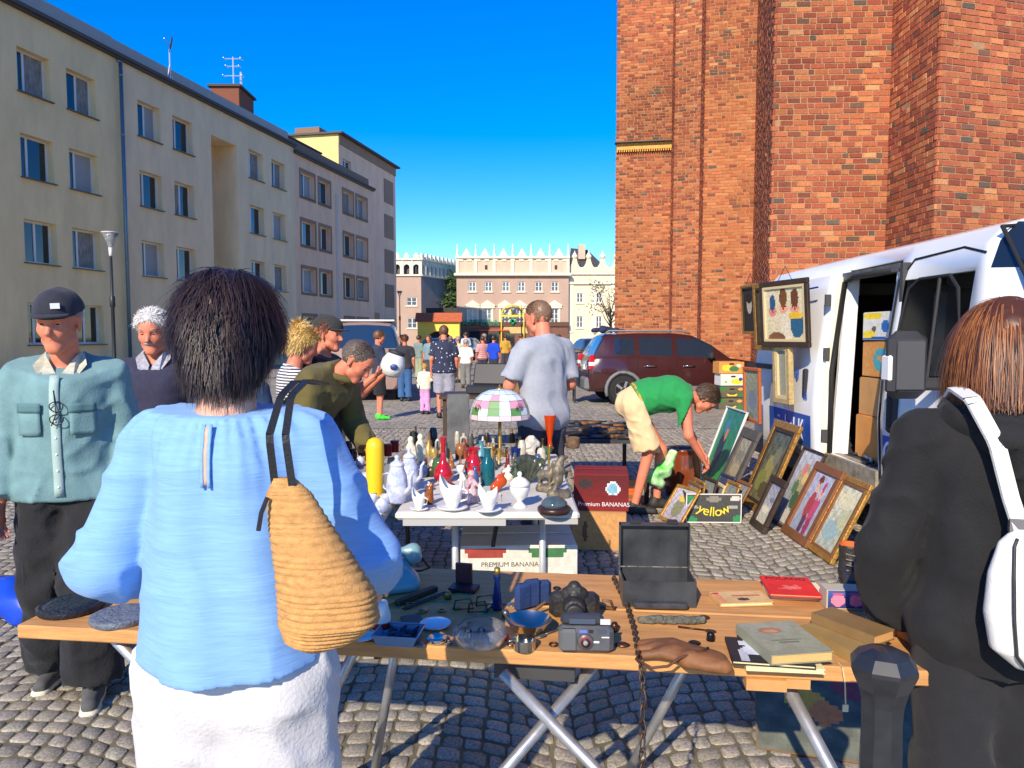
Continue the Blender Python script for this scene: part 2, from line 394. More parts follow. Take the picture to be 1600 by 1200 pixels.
# ---- long apartment block on the left; its wall runs along X=-21.8+.213Y
def pxY(px,X0=-21.8,s=.213): return X0/((px-800)/1150-s)
def U(px,Y0,X0=-21.8): return (pxY(px,X0)-Y0)/.978
def apartment():
    ROWS=[1.3,4.1,6.95,9.78]
    def section(name,label,pa,pb,wallc,cols,recess=None,parapet=None,Ya=None,rows=ROWS,wh=1.45,extra=None,roofz=12.5,trim=False):
        Y0=Ya or pxY(pa); F=frame_mat(-21.8+.213*Y0,Y0,.213,1); L=U(pb,Y0)
        t=thing(name,label,'building',(F@Vector((0,0,0))))
        Fi=Matrix.Translation(-t.location)@F
        holes=[]; wins=[]
        for k,(a,b) in enumerate(cols):
            ua,ub=(a,b) if Ya and a>-50 and a<0.0001 and False else (U(a,Y0),U(b,Y0))
            for z in rows: holes.append((ua,ub,z,z+wh)); wins.append((ua,ub,z,z+wh))
        if extra: 
            for (a,b,z0,z1) in extra: holes.append((a,b,z0,z1)); wins.append((a,b,z0,z1))
        mb=MB()
        if recess:
            ra,rb=U(recess[0],Y0),U(recess[1],Y0); zt=11.1
            wall_holes(mb,0,ra,0,roofz,[h for h in holes if h[1]<=ra]); wall_holes(mb,rb,L,0,roofz,[h for h in holes if h[0]>=rb])
            mb.quad((ra,0,zt),(rb,0,zt),(rb,0,roofz),(ra,0,roofz))
            sh=[(ra+.25,ra+1.2,z,z+1.1) for z in (2.6,5.4,8.2)]
            D=1.2; m2=MB(); wall_holes(m2,ra,rb,0,zt,sh,D)
            mb.add(m2.v,m2.f); mb.quad((ra,0,0),(ra,0,zt),(ra,D,zt),(ra,D,0)); mb.quad((rb,0,0),(rb,D,0),(rb,D,zt),(rb,0,zt)); mb.quad((ra,0,zt),(rb,0,zt),(rb,D,zt),(ra,D,zt))
            for h in sh: window(t,Fi,h[0],h[1],h[2],h[3],D+.2,cols=1)
        else: wall_holes(mb,0,L,0,roofz,holes)
        # body behind the facade
        mb.quad((0,0,0),(0,0,roofz),(0,11,roofz),(0,11,0)); mb.quad((L,0,0),(L,11,0),(L,11,roofz),(L,0,roofz)); mb.quad((0,11,0),(0,11,roofz),(L,11,roofz),(L,11,0))
        mb.xf(Fi).build('wall',wallc,t)
        gls=[[glass_dark,curtain],[glass_dark,glass_dark],[glass_dark,blind],[glass_dark,glass_dark],[curtain,glass_dark]]
        for i,h in enumerate(wins):
            window(t,Fi,h[0],h[1],h[2],h[3],.29,cols=2,gl=gls[(i*7+i//3)%5],split=[h[0]+(h[1]-h[0])*(.36 if (i%3) else .5)])
            if trim:
                mb=MB(); a,b,c,d=h
                for (x0,x1,y0,y1) in ((a-.16,a,c-.16,d+.16),(b,b+.16,c-.16,d+.16),(a,b,d,d+.16),(a,b,c-.16,c-.05)): mb.box(((x0+x1)/2,-.012,(y0+y1)/2),(x1-x0,.03,y1-y0))
                mb.xf(Fi).build('window_surround',trimm,t)
        MB().box((L/2,5.4,roofz+.06),(L,11.3,.12)).xf(Fi).build('roof',M('roof_felt',(.09,.085,.08),.9),t)
        MB().box((L/2,-.06,roofz-.03),(L,.2,.1)).xf(Fi).build('gutter',M('dark_gutter',(.06,.05,.045),.5),t)
        if parapet: MB().box((L/2,.45,roofz+.12+parapet[1]/2),(L,.25,parapet[1])).xf(Fi).build('parapet',parapet[0],t)
        return t,Fi,L
    trimm=plaster('brown_plaster',rgb(150,122,100))
    grey_par=M('parapet_cladding',rgb(168,165,158),.7,noise=(2,.06)); brown_par=M('brown_parapet',rgb(128,98,78),.7,noise=(2,.08))
    Yw=18.5
    t1,F1,L1=section('apartment_building','long yellowish beige plastered apartment block with a metal drainpipe at its end',None,203,plaster('beige_plaster',rgb(236,208,156)),[(-220,-150),(-90,-28),(47,97),(121,165)],Ya=Yw,parapet=(grey_par,.75))
    dp=MB().tube([(L1-.12,-.14,12.3),(L1-.12,-.14,.1)],.07,10).tube([(L1-.12,.15,12.5),(L1-.12,-.14,12.3)],.07,10); d=dp.xf(F1).build('drainpipe',M('zinc_pipe',rgb(110,135,150),.4,.6),t1,True)
    for z in (2,4.5,7,9.5,11.8): MB().lathe([(.085,-.03),(.085,.03)],10,(L1-.12,-.14,z)).xf(F1).build('pipe_clamp',M('zinc_clamp',(.25,.28,.3),.5,.6),d)
    t2,F2,L2=section('apartment_building','grey beige plastered apartment block with a tall recessed stairwell',203,465,plaster('grey_beige_plaster',rgb(236,208,166)),[(228,262),(281,311),(396,418),(431,451)],recess=(339,378),parapet=(grey_par,.7))
    t3,F3,L3=section('apartment_building','low pinkish apartment block with brown window surrounds and brown parapet',465,586,plaster('pink_plaster',rgb(236,194,160)),[(475,496),(503,520),(540,555),(560,576)],parapet=(brown_par,.7),rows=[1.35,4.2,7.0,9.85],trim=True,roofz=12.2)
    for p in (530,):
        u=U(p,pxY(465)); MB().box((u,-.02,5.4),(.35,.05,10.8)).xf(F3).build('pilaster_strip',plaster('pale_strip',rgb(205,190,178)),t3)
    MB().box((U(497,pxY(465)),-.03,.0+2.55),(1.3,.05,1.9)).xf(F3).build('notice_board',M('dark_green_board',(.01,.06,.05),.4),t3) if False else None
    # roof things
    brick_ch=M('chimney_brick',rgb(120,72,52),.85,noise=(14,.2))
    ch=thing('chimney','brown brick chimney stack with aerials on the grey apartment roof','chimney',F2@Vector((0,0,0))+t2.location)
    c0=Vector((-21.8+.213*40.6-1.9,40.6,12.62)); ch.location=c0
    MB().box((0,0,1.0),(1.5,2.2,2.0)).build('stack',brick_ch,ch); MB().box((0,0,2.06),(1.75,2.45,.12)).build('cap',M('chimney_cap',(.05,.04,.04),.7),ch)
    a=MB().tube([(0,.2,2.1),(0,.2,4.0)],.035,6)
    for z,l in((3.9,.9),(3.5,.7),(3.0,1.0)): a.tube([(-l/2,.2,z),(l/2,.2,z)],.025,5); a.tube([(-l/2,.0,z),(-l/2,.4,z)],.02,5); a.tube([(l/2,.0,z),(l/2,.4,z)],.02,5)
    a.tube([(.3,.5,2.1),(.3,.5,3.3)],.06,6); a.build('aerial',M('aerial_metal',(.6,.6,.6),.4,.5),ch)
    ds=thing('satellite_dish','small dark satellite dish on a pale mast at the roof edge','satellite dish',(-21.8+.213*33.2-.3,33.2,12.6))
    MB().tube([(0,0,0),(0,0,1.5),(.1,0,1.7)],.03,6).tube([(0,-.35,0),(0,0,.9)],.02,5).tube([(0,.35,0),(0,0,.9)],.02,5).build('mast',M('aerial_metal'),ds)
    MB().lathe([(0.02,-.03),(.2,-.015),(.36,.04),(.36,.05),(.2,0),(.02,-.015)],18,mat=Matrix.Translation((.15,-.1,1.75))@Matrix.Rotation(R(-62),4,'Z')@Matrix.Rotation(R(80),4,'X')).build('dish',M('dish_dark',(.06,.07,.09),.5),ds,True)
    MB().tube([(.1,-.1,1.6),(.1,-.7,1.75)],.02,5).build('feed_arm',M('aerial_metal'),ds)
    # brown raised wall on the roof and set-back end block
    rb=thing('roof_penthouse','low brown plant room wall along the roof of the apartment block','roof structure',(-21.8+.213*44-2.6,44.0,12.35))
    MB().box((0,0,.7),(1.6,13,1.4),rz=-math.atan(.213)).build('wall',brown_par,rb); MB().box((0,0,1.45),(1.9,13.3,.1),rz=-math.atan(.213)).build('roof',M('roof_felt'),rb)
    Ye=55.5; F=frame_mat(-.2313*Ye,Ye,.213,1); t=thing('apartment_building','tallest apartment block with pale yellow gable and brown squares down its corner','building',F@Vector((0,0,0)))
    Fi=Matrix.Translation(-t.location)@F; L=11.6; H=16.5; pk=plaster('pink_plaster'); yl=plaster('yellow_plaster',rgb(222,196,128))
    mb=MB(); hs=[(.7,2.2,13.3,14.9),(4.2,5.6,10.3,11.8)]; wall_holes(mb,0,L,0,H,hs); mb.quad((L,0,0),(L,11,0),(L,11,H),(L,0,H)); mb.xf(Fi).build('wall',pk,t)
    mb=MB(); mb.quad((0,0,0),(0,0,H),(0,11,H),(0,11,0)); mb.xf(Fi).build('gable_wall',yl,t)
    for h in hs: window(t,Fi,*h,.2)
    for z in (1.0,4.0,7.0,10.0,13.0): MB().box((L-1.7,-.02,z+1.1),(2.1,.05,2.0)).xf(Fi).build('brown_panel',trimm,t)
    MB().box((L/2,-.03,H-.35),(L,.07,.7)).xf(Fi).build('fascia',trimm,t); MB().box((L/2,5.4,H+.07),(L+.5,11.6,.14)).xf(Fi).build('roof',M('roof_felt'),t)
    MB().box((2.5,3,H+.5),(3,2,.8)).xf(Fi).build('roof_hatch',brown_par,t)
    MB().box((6.6,-.04,2.6),(1.6,.06,1.9)).xf(Fi).build('notice_board',M('dark_green_board',(.01,.06,.05),.4),t)
    return F1
FA=apartment()
# ---- far row of town houses
stone_trim=M('pale_stone_trim',rgb(226,216,190),.8,noise=(4,.06)); beige_far=plaster('town_house_plaster',rgb(178,152,134),.07,.6); cream_far=plaster('cream_plaster',rgb(226,212,178),.05,.6)
panes_far=M('far_pane',(.10,.12,.14),.08,spec=.8)
def far_houses():
    # pharmacy house
    Y=85.0; s=Y/1150.0; xx=lambda px:(px-800)*s; zz=lambda py:1.6+(525-py)*s
    x0,x1=xx(714),xx(888); W=x1-x0
    t=thing('town_house','beige three storey pharmacy house with pedimented windows and ornate roof parapet','building',(x0,Y,0))
    F=Matrix.Identity(4); holes=[]
    xsw=[(738,748),(763,773),(790,800),(814,824),(841,851),(866,876)]
    for a,b in xsw:
        holes.append((xx(a-5.2)-x0,xx(b-4)-x0,zz(456),zz(441))); 
    low=[(733,745),(756,768),(783,795),(806,818),(834,846),(860,872)]
    for a,b in low: holes.append((xx(a)-x0,xx(b)-x0,zz(506),zz(483)))
    ztop=zz(432); mb=MB(); wall_holes(mb,0,W,0,zz(428),holes,0,.3); mb.quad((0,0,0),(0,0,zz(428)),(0,10,zz(428)),(0,10,0)); mb.quad((W,0,0),(W,10,0),(W,10,zz(405)),(W,0,zz(405))); mb.build('wall',beige_far,t)
    for i,h in enumerate(holes):
        window(t,F,*h,.12,cols=2,rows=2 if i<6 else 3,fr=.09,gl=panes_far,sill=False)
        mb=MB(); a,b,c,d=h
        if i<6: mb.box(((a+b)/2,-.06,c-.09),(b-a+.3,.16,.12)); mb.build('sill',stone_trim,t)
        else:
            for x in(a-.12,b+.12): mb.box((x,-.05,(c+d)/2),(.2,.12,d-c))
            mb.box(((a+b)/2,-.06,d+.22),(b-a+.75,.2,.3)); mb.prism([((a-b)/2-.5,0),((b-a)/2+.5,0),(0,.62)],0,.25,Matrix.Translation(((a+b)/2,.05,d+.37))@YX); mb.box(((a+b)/2,-.04,c-.1),(b-a+.5,.14,.14))
            mb.build('pediment',stone_trim,t)
    MB().box((W/2,-.2,zz(430)),(W+.5,.6,.28)).build('cornice',stone_trim,t)
    MB().box((W/2,.15,(zz(429)+zz(405))/2),(W,.3,zz(405)-zz(429))).build('parapet_wall',plaster('parapet_plaster',rgb(205,180,155)),t)
    for k in range(13): MB().box((W*(k+.5)/13,-.03,zz(407.5)),(W/13*.55,.1,.32)).build('parapet_panel',stone_trim,t)
    MB().box((W/2,-.02,zz(404)),(W+.2,.45,.2)).build('coping',stone_trim,t)
    for k in range(7):
        x=W*k/6*.985+.1; mb=MB().box((x,-.04,(zz(429)+zz(400))/2),(.32,.2,zz(400)-zz(429))); mb.lathe([(.16,0),(.2,.15),(.1,.25),(.13,.5),(.05,.9),(.09,1.0),(.02,1.45)],8,(x,.0,zz(402)))
        mb.build('pinnacle',stone_trim,t)
        if k<6:
            xc=x+W/12*.985; o=[(-.62,0),(.62,0),(.55,.2),(.38,.3),(.42,.5),(.25,.62),(.2,.85),(.08,1.0),(.0,1.25),(-.08,1.0),(-.2,.85),(-.25,.62),(-.42,.5),(-.38,.3),(-.55,.2)]
            MB().prism([(a*.95,b*.85) for a,b in o],0,.22,Matrix.Translation((xc,.12,zz(403)))@YX).build('crest',stone_trim,t)
    MB().add([(0,.4,zz(406)),(W,.4,zz(406)),(W,10,zz(406)),(0,10,zz(406)),(1.5,5,zz(395)),(W-.5,5,zz(395))],[(0,1,5,4),(1,2,5),(2,3,4,5),(3,0,4)]).build('roof',M('slate_roof',(.05,.05,.055),.7),t)
    for px in (760,868): MB().box((xx(px)-x0,-.0,zz(419)),(.3,.06,.5)).build('vent',M('vent_dark',(.05,.04,.035),.8),t)
    # shop front
    MB().box((W/2,-.06,1.3),(W-.1,.12,2.6)).build('shop_front',M('brown_shop_front',rgb(112,74,56),.6,noise=(2,.15)),t)
    MB().box((W*.5,-.16,2.95),(W,.3,.5)).build('fascia_board',M('brown_fascia',rgb(90,60,46),.6),t)
    for x in (.16,.33,.47): MB().box((W*x,-.13,1.2),(1.2,.06,1.9)).build('shop_window',glass_dark,t)
    MB().box((W*.33,-.42,2.25),(W*.27,.5,.14)).build('red_canopy',M('red_canopy',(.55,.08,.06),.6),t)
    text('APTEKA',.95,M('green_sign_letters',(.0,.28,.12),.4),t,Matrix.Translation((W*.215,-.34,3.1))@YX,.06,'sign_lettering',xs=1.25)
    yel=M('yellow_sign_paint',rgb(238,200,40),.5); mb=MB(); 
    for a in (W*.4,W*.6): mb.tube([(a,-.5,0.1),(a,-.5,4.0)],.07,6)
    mb.tube([(W*.5+W*.1*math.cos(PI*k/12),-.5,4.0+1.1*math.sin(PI*k/12)) for k in range(13)],.09,6); mb.box((W*.5,-.5,3.9),(W*.2,.1,.2)); mb.lathe([(.3,0),(.3,.08)],12,mat=Matrix.Translation((W*.5,-.55,4.5))@Matrix.Rotation(R(90),4,'X')); mb.build('yellow_arch_sign',yel,t)
    MB().box((W*.5,-.56,3.3),(.25,.08,.7)).box((W*.5,-.56,3.3),(.7,.08,.25)).build('green_cross',M('green_sign_letters'),t)
    MB().prism([(-1.5,0),(1.5,0),(1.2,.9),(.5,1.25),(-.5,1.25),(-1.2,.9)],-.8,0,Matrix.Translation((W*.52,-.2,1.9))@YX).build('awning',M('straw_awning',rgb(196,170,110),.8,noise=(3,.15)),t)
    # cream house to the right
    x0,x1=xx(888),xx(975); W=x1-x0; t=thing('town_house','cream white town house with scalloped parapet beside the brick church','building',(x0,Y+.6,0))
    holes=[(xx(a)-x0,xx(b)-x0,zz(c),zz(d)) for a,b in((901,911),(931,941)) for c,d in((473,458),(512,494))]
    mb=MB(); wall_holes(mb,0,W,0,zz(424),holes,0,.25); mb.quad((W,0,0),(W,9,0),(W,9,zz(424)),(W,0,zz(424))); mb.build('wall',cream_far,t)
    for h in holes:
        window(t,F,*h,.12,cols=2,rows=2,fr=.09,gl=panes_far,sill=False); MB().box(((h[0]+h[1])/2,-.05,h[2]-.08),(h[1]-h[0]+.3,.16,.12)).build('sill',stone_trim,t)
    for x in(.35,W*.47,W-1.2): MB().box((x,-.05,(zz(432)+zz(520))/2),(.5,.12,zz(432)-zz(520))).build('pilaster',stone_trim,t)
    for z in (zz(443),zz(428)): MB().box((W/2,-.1,z),(W,.3,.2)).build('cornice',stone_trim,t)
    n=4; sx=W/n
    for k in range(n):
        xc=sx*(k+.45); o=[(-sx/2,0),(sx/2,0),(sx/2,.5),(sx*.36,.55),(sx*.22,.9),(sx*.14,1.35),(.2,1.5),(-.2,1.5),(-sx*.14,1.35),(-sx*.22,.9),(-sx*.36,.55),(-sx/2,.5)]
        MB().prism(o,0,.35,Matrix.Translation((xc,.3,zz(425)))@YX).build('crest',cream_far,t); MB().lathe([(.22,0),(.32,.15),(.36,.3),(.2,.55),(.08,.75),(.02,.95)],10,(xc,.12,zz(425)+1.48)).build('finial',stone_trim,t)
    r=thing('roof','dark slate roof rising behind the two far town houses','roof',(xx(893),Y+1.5,zz(412))); MB().add([(0,0,-1.5),(5.2,0,-1.5),(5.2,7,-1.5),(0,7,-1.5),(.2,3,2.2),(2.2,3,2.0)],[(0,1,5,4),(1,2,5),(2,3,4,5),(3,0,4)]).build('slates',M('slate_roof'),r); MB().box((1.4,2,1.6),(.8,.8,1.7)).build('chimney',plaster('parapet_plaster'),r)
    # tower-like house at the left
    Y=100.0; s=Y/1150.0; x0,xc,x1=(600-800)*s,(659-800)*s,(696-800)*s
    t=thing('town_house','narrow beige corner house with arcaded attic gallery and battlements','building',(x0,Y,0)); W=xc-x0; D=26.0; ang=(x1*1.0)  # side wall runs back along the view
    z3=zz2=lambda py:1.6+(525-py)*s
    hl=[(W-1.9-.1,W-.6,z3(478),z3(465)),(W-1.9,W-.6,z3(513),z3(497))]
    mb=MB(); wall_holes(mb,0,W,0,z3(430),hl,0,.2); mb.build('wall',beige_far,t)
    for h in hl: window(t,F,*h,.1,cols=2,rows=2,fr=.09,gl=panes_far,sill=False); MB().box(((h[0]+h[1])/2,-.05,h[2]-.08),(h[1]-h[0]+.3,.16,.12)).build('sill',stone_trim,t)
    xe=W+(x1-xc)*1.28; De=22.0   # the side wall leaves at an angle
    side=frame_mat(W,0,xe-W,De*.42); Ls=math.hypot(xe-W,De*.42)
    mb=MB(); wall_holes(mb,0,Ls,0,z3(430),[(Ls*.5,Ls*.62,z3(483),z3(467))],0,.2); mb.xf(side).build('side_wall',plaster('shaded_side_plaster',rgb(150,138,128)),t); window(t,side,Ls*.5,Ls*.62,z3(483),z3(467),.1,fr=.1,gl=curtain,sill=False)  # side wall plaster darker than the front, shade put into its colour
    for FF,LL,n,nm in((F,W,4,'front_gallery'),(side,Ls,9,'side_gallery')):
        g=MB(); zb,zt=z3(430),z3(407); g2=MB()
        for k in range(n):
            a,b=LL*k/n,LL*(k+1)/n; w=(b-a)*.3; m=(a+b)/2; pts=[(a,zb),(m-w,zb),(m-w,zb+1.0)]+[(m+w*math.cos(PI-PI*j/6),zb+1.0+w*math.sin(PI*j/6)) for j in range(1,6)]+[(m+w,zb+1.0),(m+w,zb),(b,zb),(b,zt),(a,zt)]
            V=[(x,0,z) for x,z in pts]; nn=len(pts)
            # split into two convex-ish halves: left and right of the arch
            L_=[(a,zb),(m-w,zb),(m-w,zb+1.0)]+[(m+w*math.cos(PI-PI*j/6),zb+1.0+w*math.sin(PI*j/6)) for j in range(1,4)]+[(m,zt),(a,zt)]
            R_=[(b,zb),(b,zt),(m,zt)]+[(m+w*math.cos(PI-PI*j/6),zb+1.0+w*math.sin(PI*j/6)) for j in range(3,6)]+[(m+w,zb+1.0),(m+w,zb)]
            for P in(L_,R_):
                q=len(P); g.add([(x,0,z) for x,z in P]+[(x,.35,z) for x,z in P],[tuple(range(q)),tuple(range(2*q-1,q-1,-1))]+[(i,q+i,q+(i+1)%q,(i+1)%q) for i in range(q)])
            g.box((a+.12,-.05,(zb+zt)/2),(.22,.12,zt-zb))
            g2.box((m,.15,zt+.35),((b-a)*.5,.4,.55)); g2.box((m,.15,zt+.75),((b-a)*.28,.3,.3))
        g.box((LL/2,-.08,zb-.1),(LL,.3,.22)); g.box((LL/2,0,zt+.03),(LL,.5,.2))
        g.xf(FF).build(nm,stone_trim,t); g2.xf(FF).build('battlements',stone_trim,t)
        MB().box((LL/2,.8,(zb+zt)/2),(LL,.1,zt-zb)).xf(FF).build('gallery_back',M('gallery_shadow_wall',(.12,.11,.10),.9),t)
    # yellow gateway
    Y=60.0; s=Y/1150.0; x0,x1=(653-800)*s,(718-800)*s; W=x1-x0; z=lambda py:1.6+(525-py)*s
    t=thing('gateway','bright yellow arched gateway with red tiled coping','gateway',(x0,Y,0)); yl=plaster('yellow_gate_plaster',rgb(246,212,92),.05)
    m=W*.5; w=W*.415; zt=z(503); zb=.6; n=10
    L_=[(0,0),(m-w,0),(m-w,zb)]+[(m-w*math.cos(PI/2*j/n),zb+(zt-zb-.75)*math.sin(PI/2*j/n)) for j in range(1,n+1)]+[(m,zt),(0,zt)]
    R_=[(W-x,y) for x,y in L_][::-1]; mb=MB()
    for P in(L_,R_): mb.prism(P,0,1.2,Matrix.Translation((0,1.2,0))@YX)
    mb.build('arch_wall',yl,t); MB().add([(-.2,-.3,zt),(W+.2,-.3,zt),(W+.2,1.5,zt),(-.2,1.5,zt),(-.2,.6,zt+.75),(W+.2,.6,zt+.75)],[(3,2,1,0),(0,1,5,4),(2,3,4,5),(1,2,5),(3,0,4)]).build('tiled_coping',M('red_tiles',rgb(176,92,58),.8,noise=(6,.2)),t)
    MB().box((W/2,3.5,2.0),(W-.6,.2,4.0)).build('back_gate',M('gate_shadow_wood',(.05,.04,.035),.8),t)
far_houses()
# ---- brick church
CH=[(8.5,40.0),(3.31,23.8),(5.0,23.5),(4.74,21.9),(5.42,21.6),(5.2,20.3),(6.48,20.0),(4.2,12.1),(6.02,12.0),(6.0,10.6),(9.4,11.5)]
brick_pal=[(rgb(170,88,58),30),(rgb(184,102,64),26),(rgb(154,76,54),20),(rgb(198,120,72),13),(rgb(138,78,58),10),(rgb(118,84,66),4),(rgb(106,90,78),2),(rgb(204,142,92),3)]
def brick_col(orange):
    if random.random()<orange: c=random.choice([rgb(196,112,66),rgb(188,104,60),rgb(204,124,74)])
    else: c=random.choices([p[0] for p in brick_pal],[p[1] for p in brick_pal])[0]
    t=random.uniform(.78,1.04); g_=.3*c[0]+.59*c[1]+.11*c[2]; return tuple((x*.95+g_*.05)*t for x in c)
def church():
    t=thing('brick_church','tall Gothic church of weathered orange red brick with stepped buttresses','church',(6,16,0))
    O=Vector((6,16,0)); H=17.0; mortar=M('lime_mortar',rgb(160,124,90),.95,noise=(30,.25),bump=(80,.4)); bm=VC('weathered_brick',.85,.25,.22,45,bump=.5)
    zt={1:13.6,2:13.6,3:13.2,4:13.2,5:13.2,6:10.6,7:9.6,8:8.8,9:8.4}
    core=MB(); pts=[Vector((x,y,0))-O for x,y in CH]
    poly=[(p.x,p.y) for p in pts]+[(12-6,12.4-16),(16-6,40-16)]
    V=[(x,y,z) for z in(0,H) for x,y in poly]; n=len(poly); core.add(V,[tuple(range(n,2*n))]+[(i,(i+1)%n,n+(i+1)%n,n+i) for i in range(n)])
    core.build('mortar_core',mortar,t)
    near=[];far=MB()
    for k in range(1,len(CH)-1):
        a,b=Vector((*CH[k],0)),Vector((*CH[k+1],0)); L=(b-a).length; F=frame_mat(a.x,a.y,b.x-a.x,b.y-a.y)
        ch=.088 if k>5 else .082; row=0; z=.05; side=(k%2==0)
        while z<zt[k]:
            x=random.uniform(-.02,.0) if row%2 else -.0; seq=row%3; first=True
            while x<L-.03:
                l=(.222 if (seq%3!=2) else .108)*random.uniform(.93,1.05); 
                if first and row%2: l=.108
                first=False; seq+=1
                x2=min(x+l,L); 
                if L-x2<.07: x2=L
                orange=.12
                if k==5 and z<8.2: orange=.8
                if k==1 and z<5.5: orange=.5
                if k==3 and z<6: orange=.3
                pr=.006+random.uniform(0,.007); j=lambda: random.uniform(-.004,.004)
                jt=.013; u0=x+(jt*.5 if x>.001 else -pr*.9); u1=x2-(jt*.5 if x2<L-.001 else -pr*.9)
                missing=random.random()<.004
                d=-pr if not missing else .05
                e=.006
                V=[(u0,.03,z),(u1,.03,z),(u1,.03,z+ch-jt),(u0,.03,z+ch-jt),(u0+e*random.random(),d+.002*random.random(),z+e*random.random()),(u1-e*random.random(),d,z+e*random.random()),(u1-e*random.random(),d+.002*random.random(),z+ch-jt-e*random.random()),(u0+e*random.random(),d,z+ch-jt-e*random.random())]
                FF=[(4,5,6,7),(0,1,5,4),(1,2,6,5),(2,3,7,6),(3,0,4,7)]
                c=brick_col(orange) if not missing else (.03,.02,.018); cc=F@Vector((u0,0,z)); st_=.86+.5*(float(vnoise(np.array([[cc.x*.45+3,cc.y*.45,cc.z*.35]]),4)[0])+.5*float(vnoise(np.array([[cc.x*1.6,cc.y*1.6,cc.z*1.1]]),6)[0])); c=tuple(q*st_ for q in c)
                P=[F@Vector(p) for p in V]
                cen=P[4]
                if k>=8 and cen.z>2.1 and cen.z<7.2: near.append((cen.length,P,FF,c))
                else: far.col=c; far.add([p-O for p in P],FF)
                x=x2
            z+=ch; row+=1
    near.sort(key=lambda q:q[0])
    for i,(d,P,FF,c) in enumerate(near):
        if i<300:
            m=P[0]; me=mesh('brick',[p-m for p in P],FF,False,None,[c]*5); o=link('brick',me,bm,t); o.location=m-O
        else: far.col=c; far.add([p-O for p in P],FF)
    o=far.build('bricks',bm,t); tag(o,kind='stuff')
    # string course on the far face and weathering slopes
    a,b=Vector((*CH[1],0)),Vector((*CH[2],0)); F=frame_mat(a.x,a.y,b.x-a.x,b.y-a.y); L=(b-a).length; mb=MB(); mb.box((L*.5,-.05,7.55),(L-.02,.16,.2))
    for i in range(24): mb.box((L*(i+.5)/24,-.06,7.42),(L/48,.12,.07))
    mb.xf(Matrix.Translation(-O)@F).build('string_course',M('yellow_brick_course',rgb(214,160,84),.85,noise=(12,.2)),t)
    MB().box((L*.5,-.13,7.66),(L+.1,.3,.03)).xf(Matrix.Translation(-O)@F).build('lead_flashing',M('lead',(.06,.06,.065),.6),t)
church()
# ---- trees beyond the gate and by the church
def tree(loc,h,r,label,n,leaf,col,bare=False,crown_z=.55):
    t=thing('leafy_tree' if not bare else 'young_tree',label,'tree',loc); mb=MB(); rr=random.Random(int(loc[0]*100))
    mb.tube([(0,0,0),(.05*r,0,h*.3),(0,.05*r,h*.6)],[.07*r,.05*r,.03*r],8)
    tips=[]
    for k in range(14):
        a=rr.uniform(0,2*PI); z0=h*rr.uniform(.28,.6); e=Vector((math.cos(a)*r*rr.uniform(.4,.85),math.sin(a)*r*rr.uniform(.4,.85),h*rr.uniform(.55,.95)))
        mb.tube([(0,0,z0),tuple(e*.5+Vector((0,0,z0*.4))),tuple(e)],[.03*r,.02*r,.008*r],5); tips.append(e)
    mb.build('trunk',M('tree_bark',(.09,.07,.05),.9,noise=(8,.3)),t,True)
    V=[];F=[];cols=[]
    for i in range(n):
        c=rr.choice(tips); p=c+Vector((rr.gauss(0,r*.2),rr.gauss(0,r*.2),rr.gauss(0,r*.17))); s=leaf*rr.uniform(.6,1.3)
        a=Vector((rr.gauss(0,1),rr.gauss(0,1),rr.gauss(0,1))).normalized(); b=a.orthogonal().normalized(); o=len(V)
        V+= [p-a*s,p+b*s*.5,p+a*s,p-b*s*.5]; F.append((o,o+1,o+2,o+3)); k=rr.uniform(.6,1.4); cols.append(tuple(x*k for x in col))
    link('crown',mesh('crown',V,F,False,None,cols),VC('leaves',.6,.3,.15,3),t)
tree((-7.6,108,0),11.5,3.6,'dark green leafy tree rising behind the yellow gateway',3800,.28,(.06,.10,.03))
tree((9.3,70,0),7.2,2.3,'thin half bare tree in front of the cream town house',420,.14,(.10,.10,.06),True)
# ---- street lamps
iron=M('black_iron',(.02,.022,.026),.45)
def lamp(loc,h,label,kind):
    t=thing('street_lamp',label,'street lamp',loc)
    MB().lathe([(.09,0),(.09,.5),(.055,.6),(.05,h*.62),(.075,h*.63),(.075,h*.70),(.04,h*.71),(.035,h)],12).build('post',iron,t,True)
    if kind=='cone':
        MB().lathe([(.035,h),(.05,h+.03),(.06,h+.25)],12).build('collar',M('lamp_collar',(.55,.55,.52),.4),t,True)
        MB().lathe([(.06,h+.25),(.13,h+.45),(.23,h+.66),(.225,h+.66),(.12,h+.45),(.05,h+.26)],16,cap0=False,cap1=False).build('shade',M('clear_lamp_glass',(.85,.88,.88),.08,trans=.85),t,True)
        MB().lathe([(.24,h+.66),(.24,h+.69),(.03,h+.72)],16).build('cap',M('lamp_collar'),t,True)
    else:
        mb=MB()
        for s in(-1,1): mb.tube([(0,0,h*.93),(s*.3,0,h+.25),(s*.62,0,h+.28),(s*.72,0,h+.05)],.03,6)
        mb.tube([(0,0,h),(0,0,h+.5)],[.03,.01],6); mb.build('bracket',iron,t,True)
        for s in(-1,1): MB().lathe([(.06,.15),(.26,-.02),(.24,-.06),(.14,-.38),(.05,-.42)],12,(s*.72,0,h+.0)).build('lantern',M('lantern_glass',(.16,.17,.18),.15,spec=.8),t,True)
lamp((-11.6,21.5,0),3.9,'slim black street lamp with clear cone head before the beige apartment block','cone')
lamp((.85,66,0),4.0,'black twin lantern street lamp in front of the pharmacy','twin')
lamp((-9.25,61,0),4.6,'black street lamp at the corner of the tallest apartment block','cone')
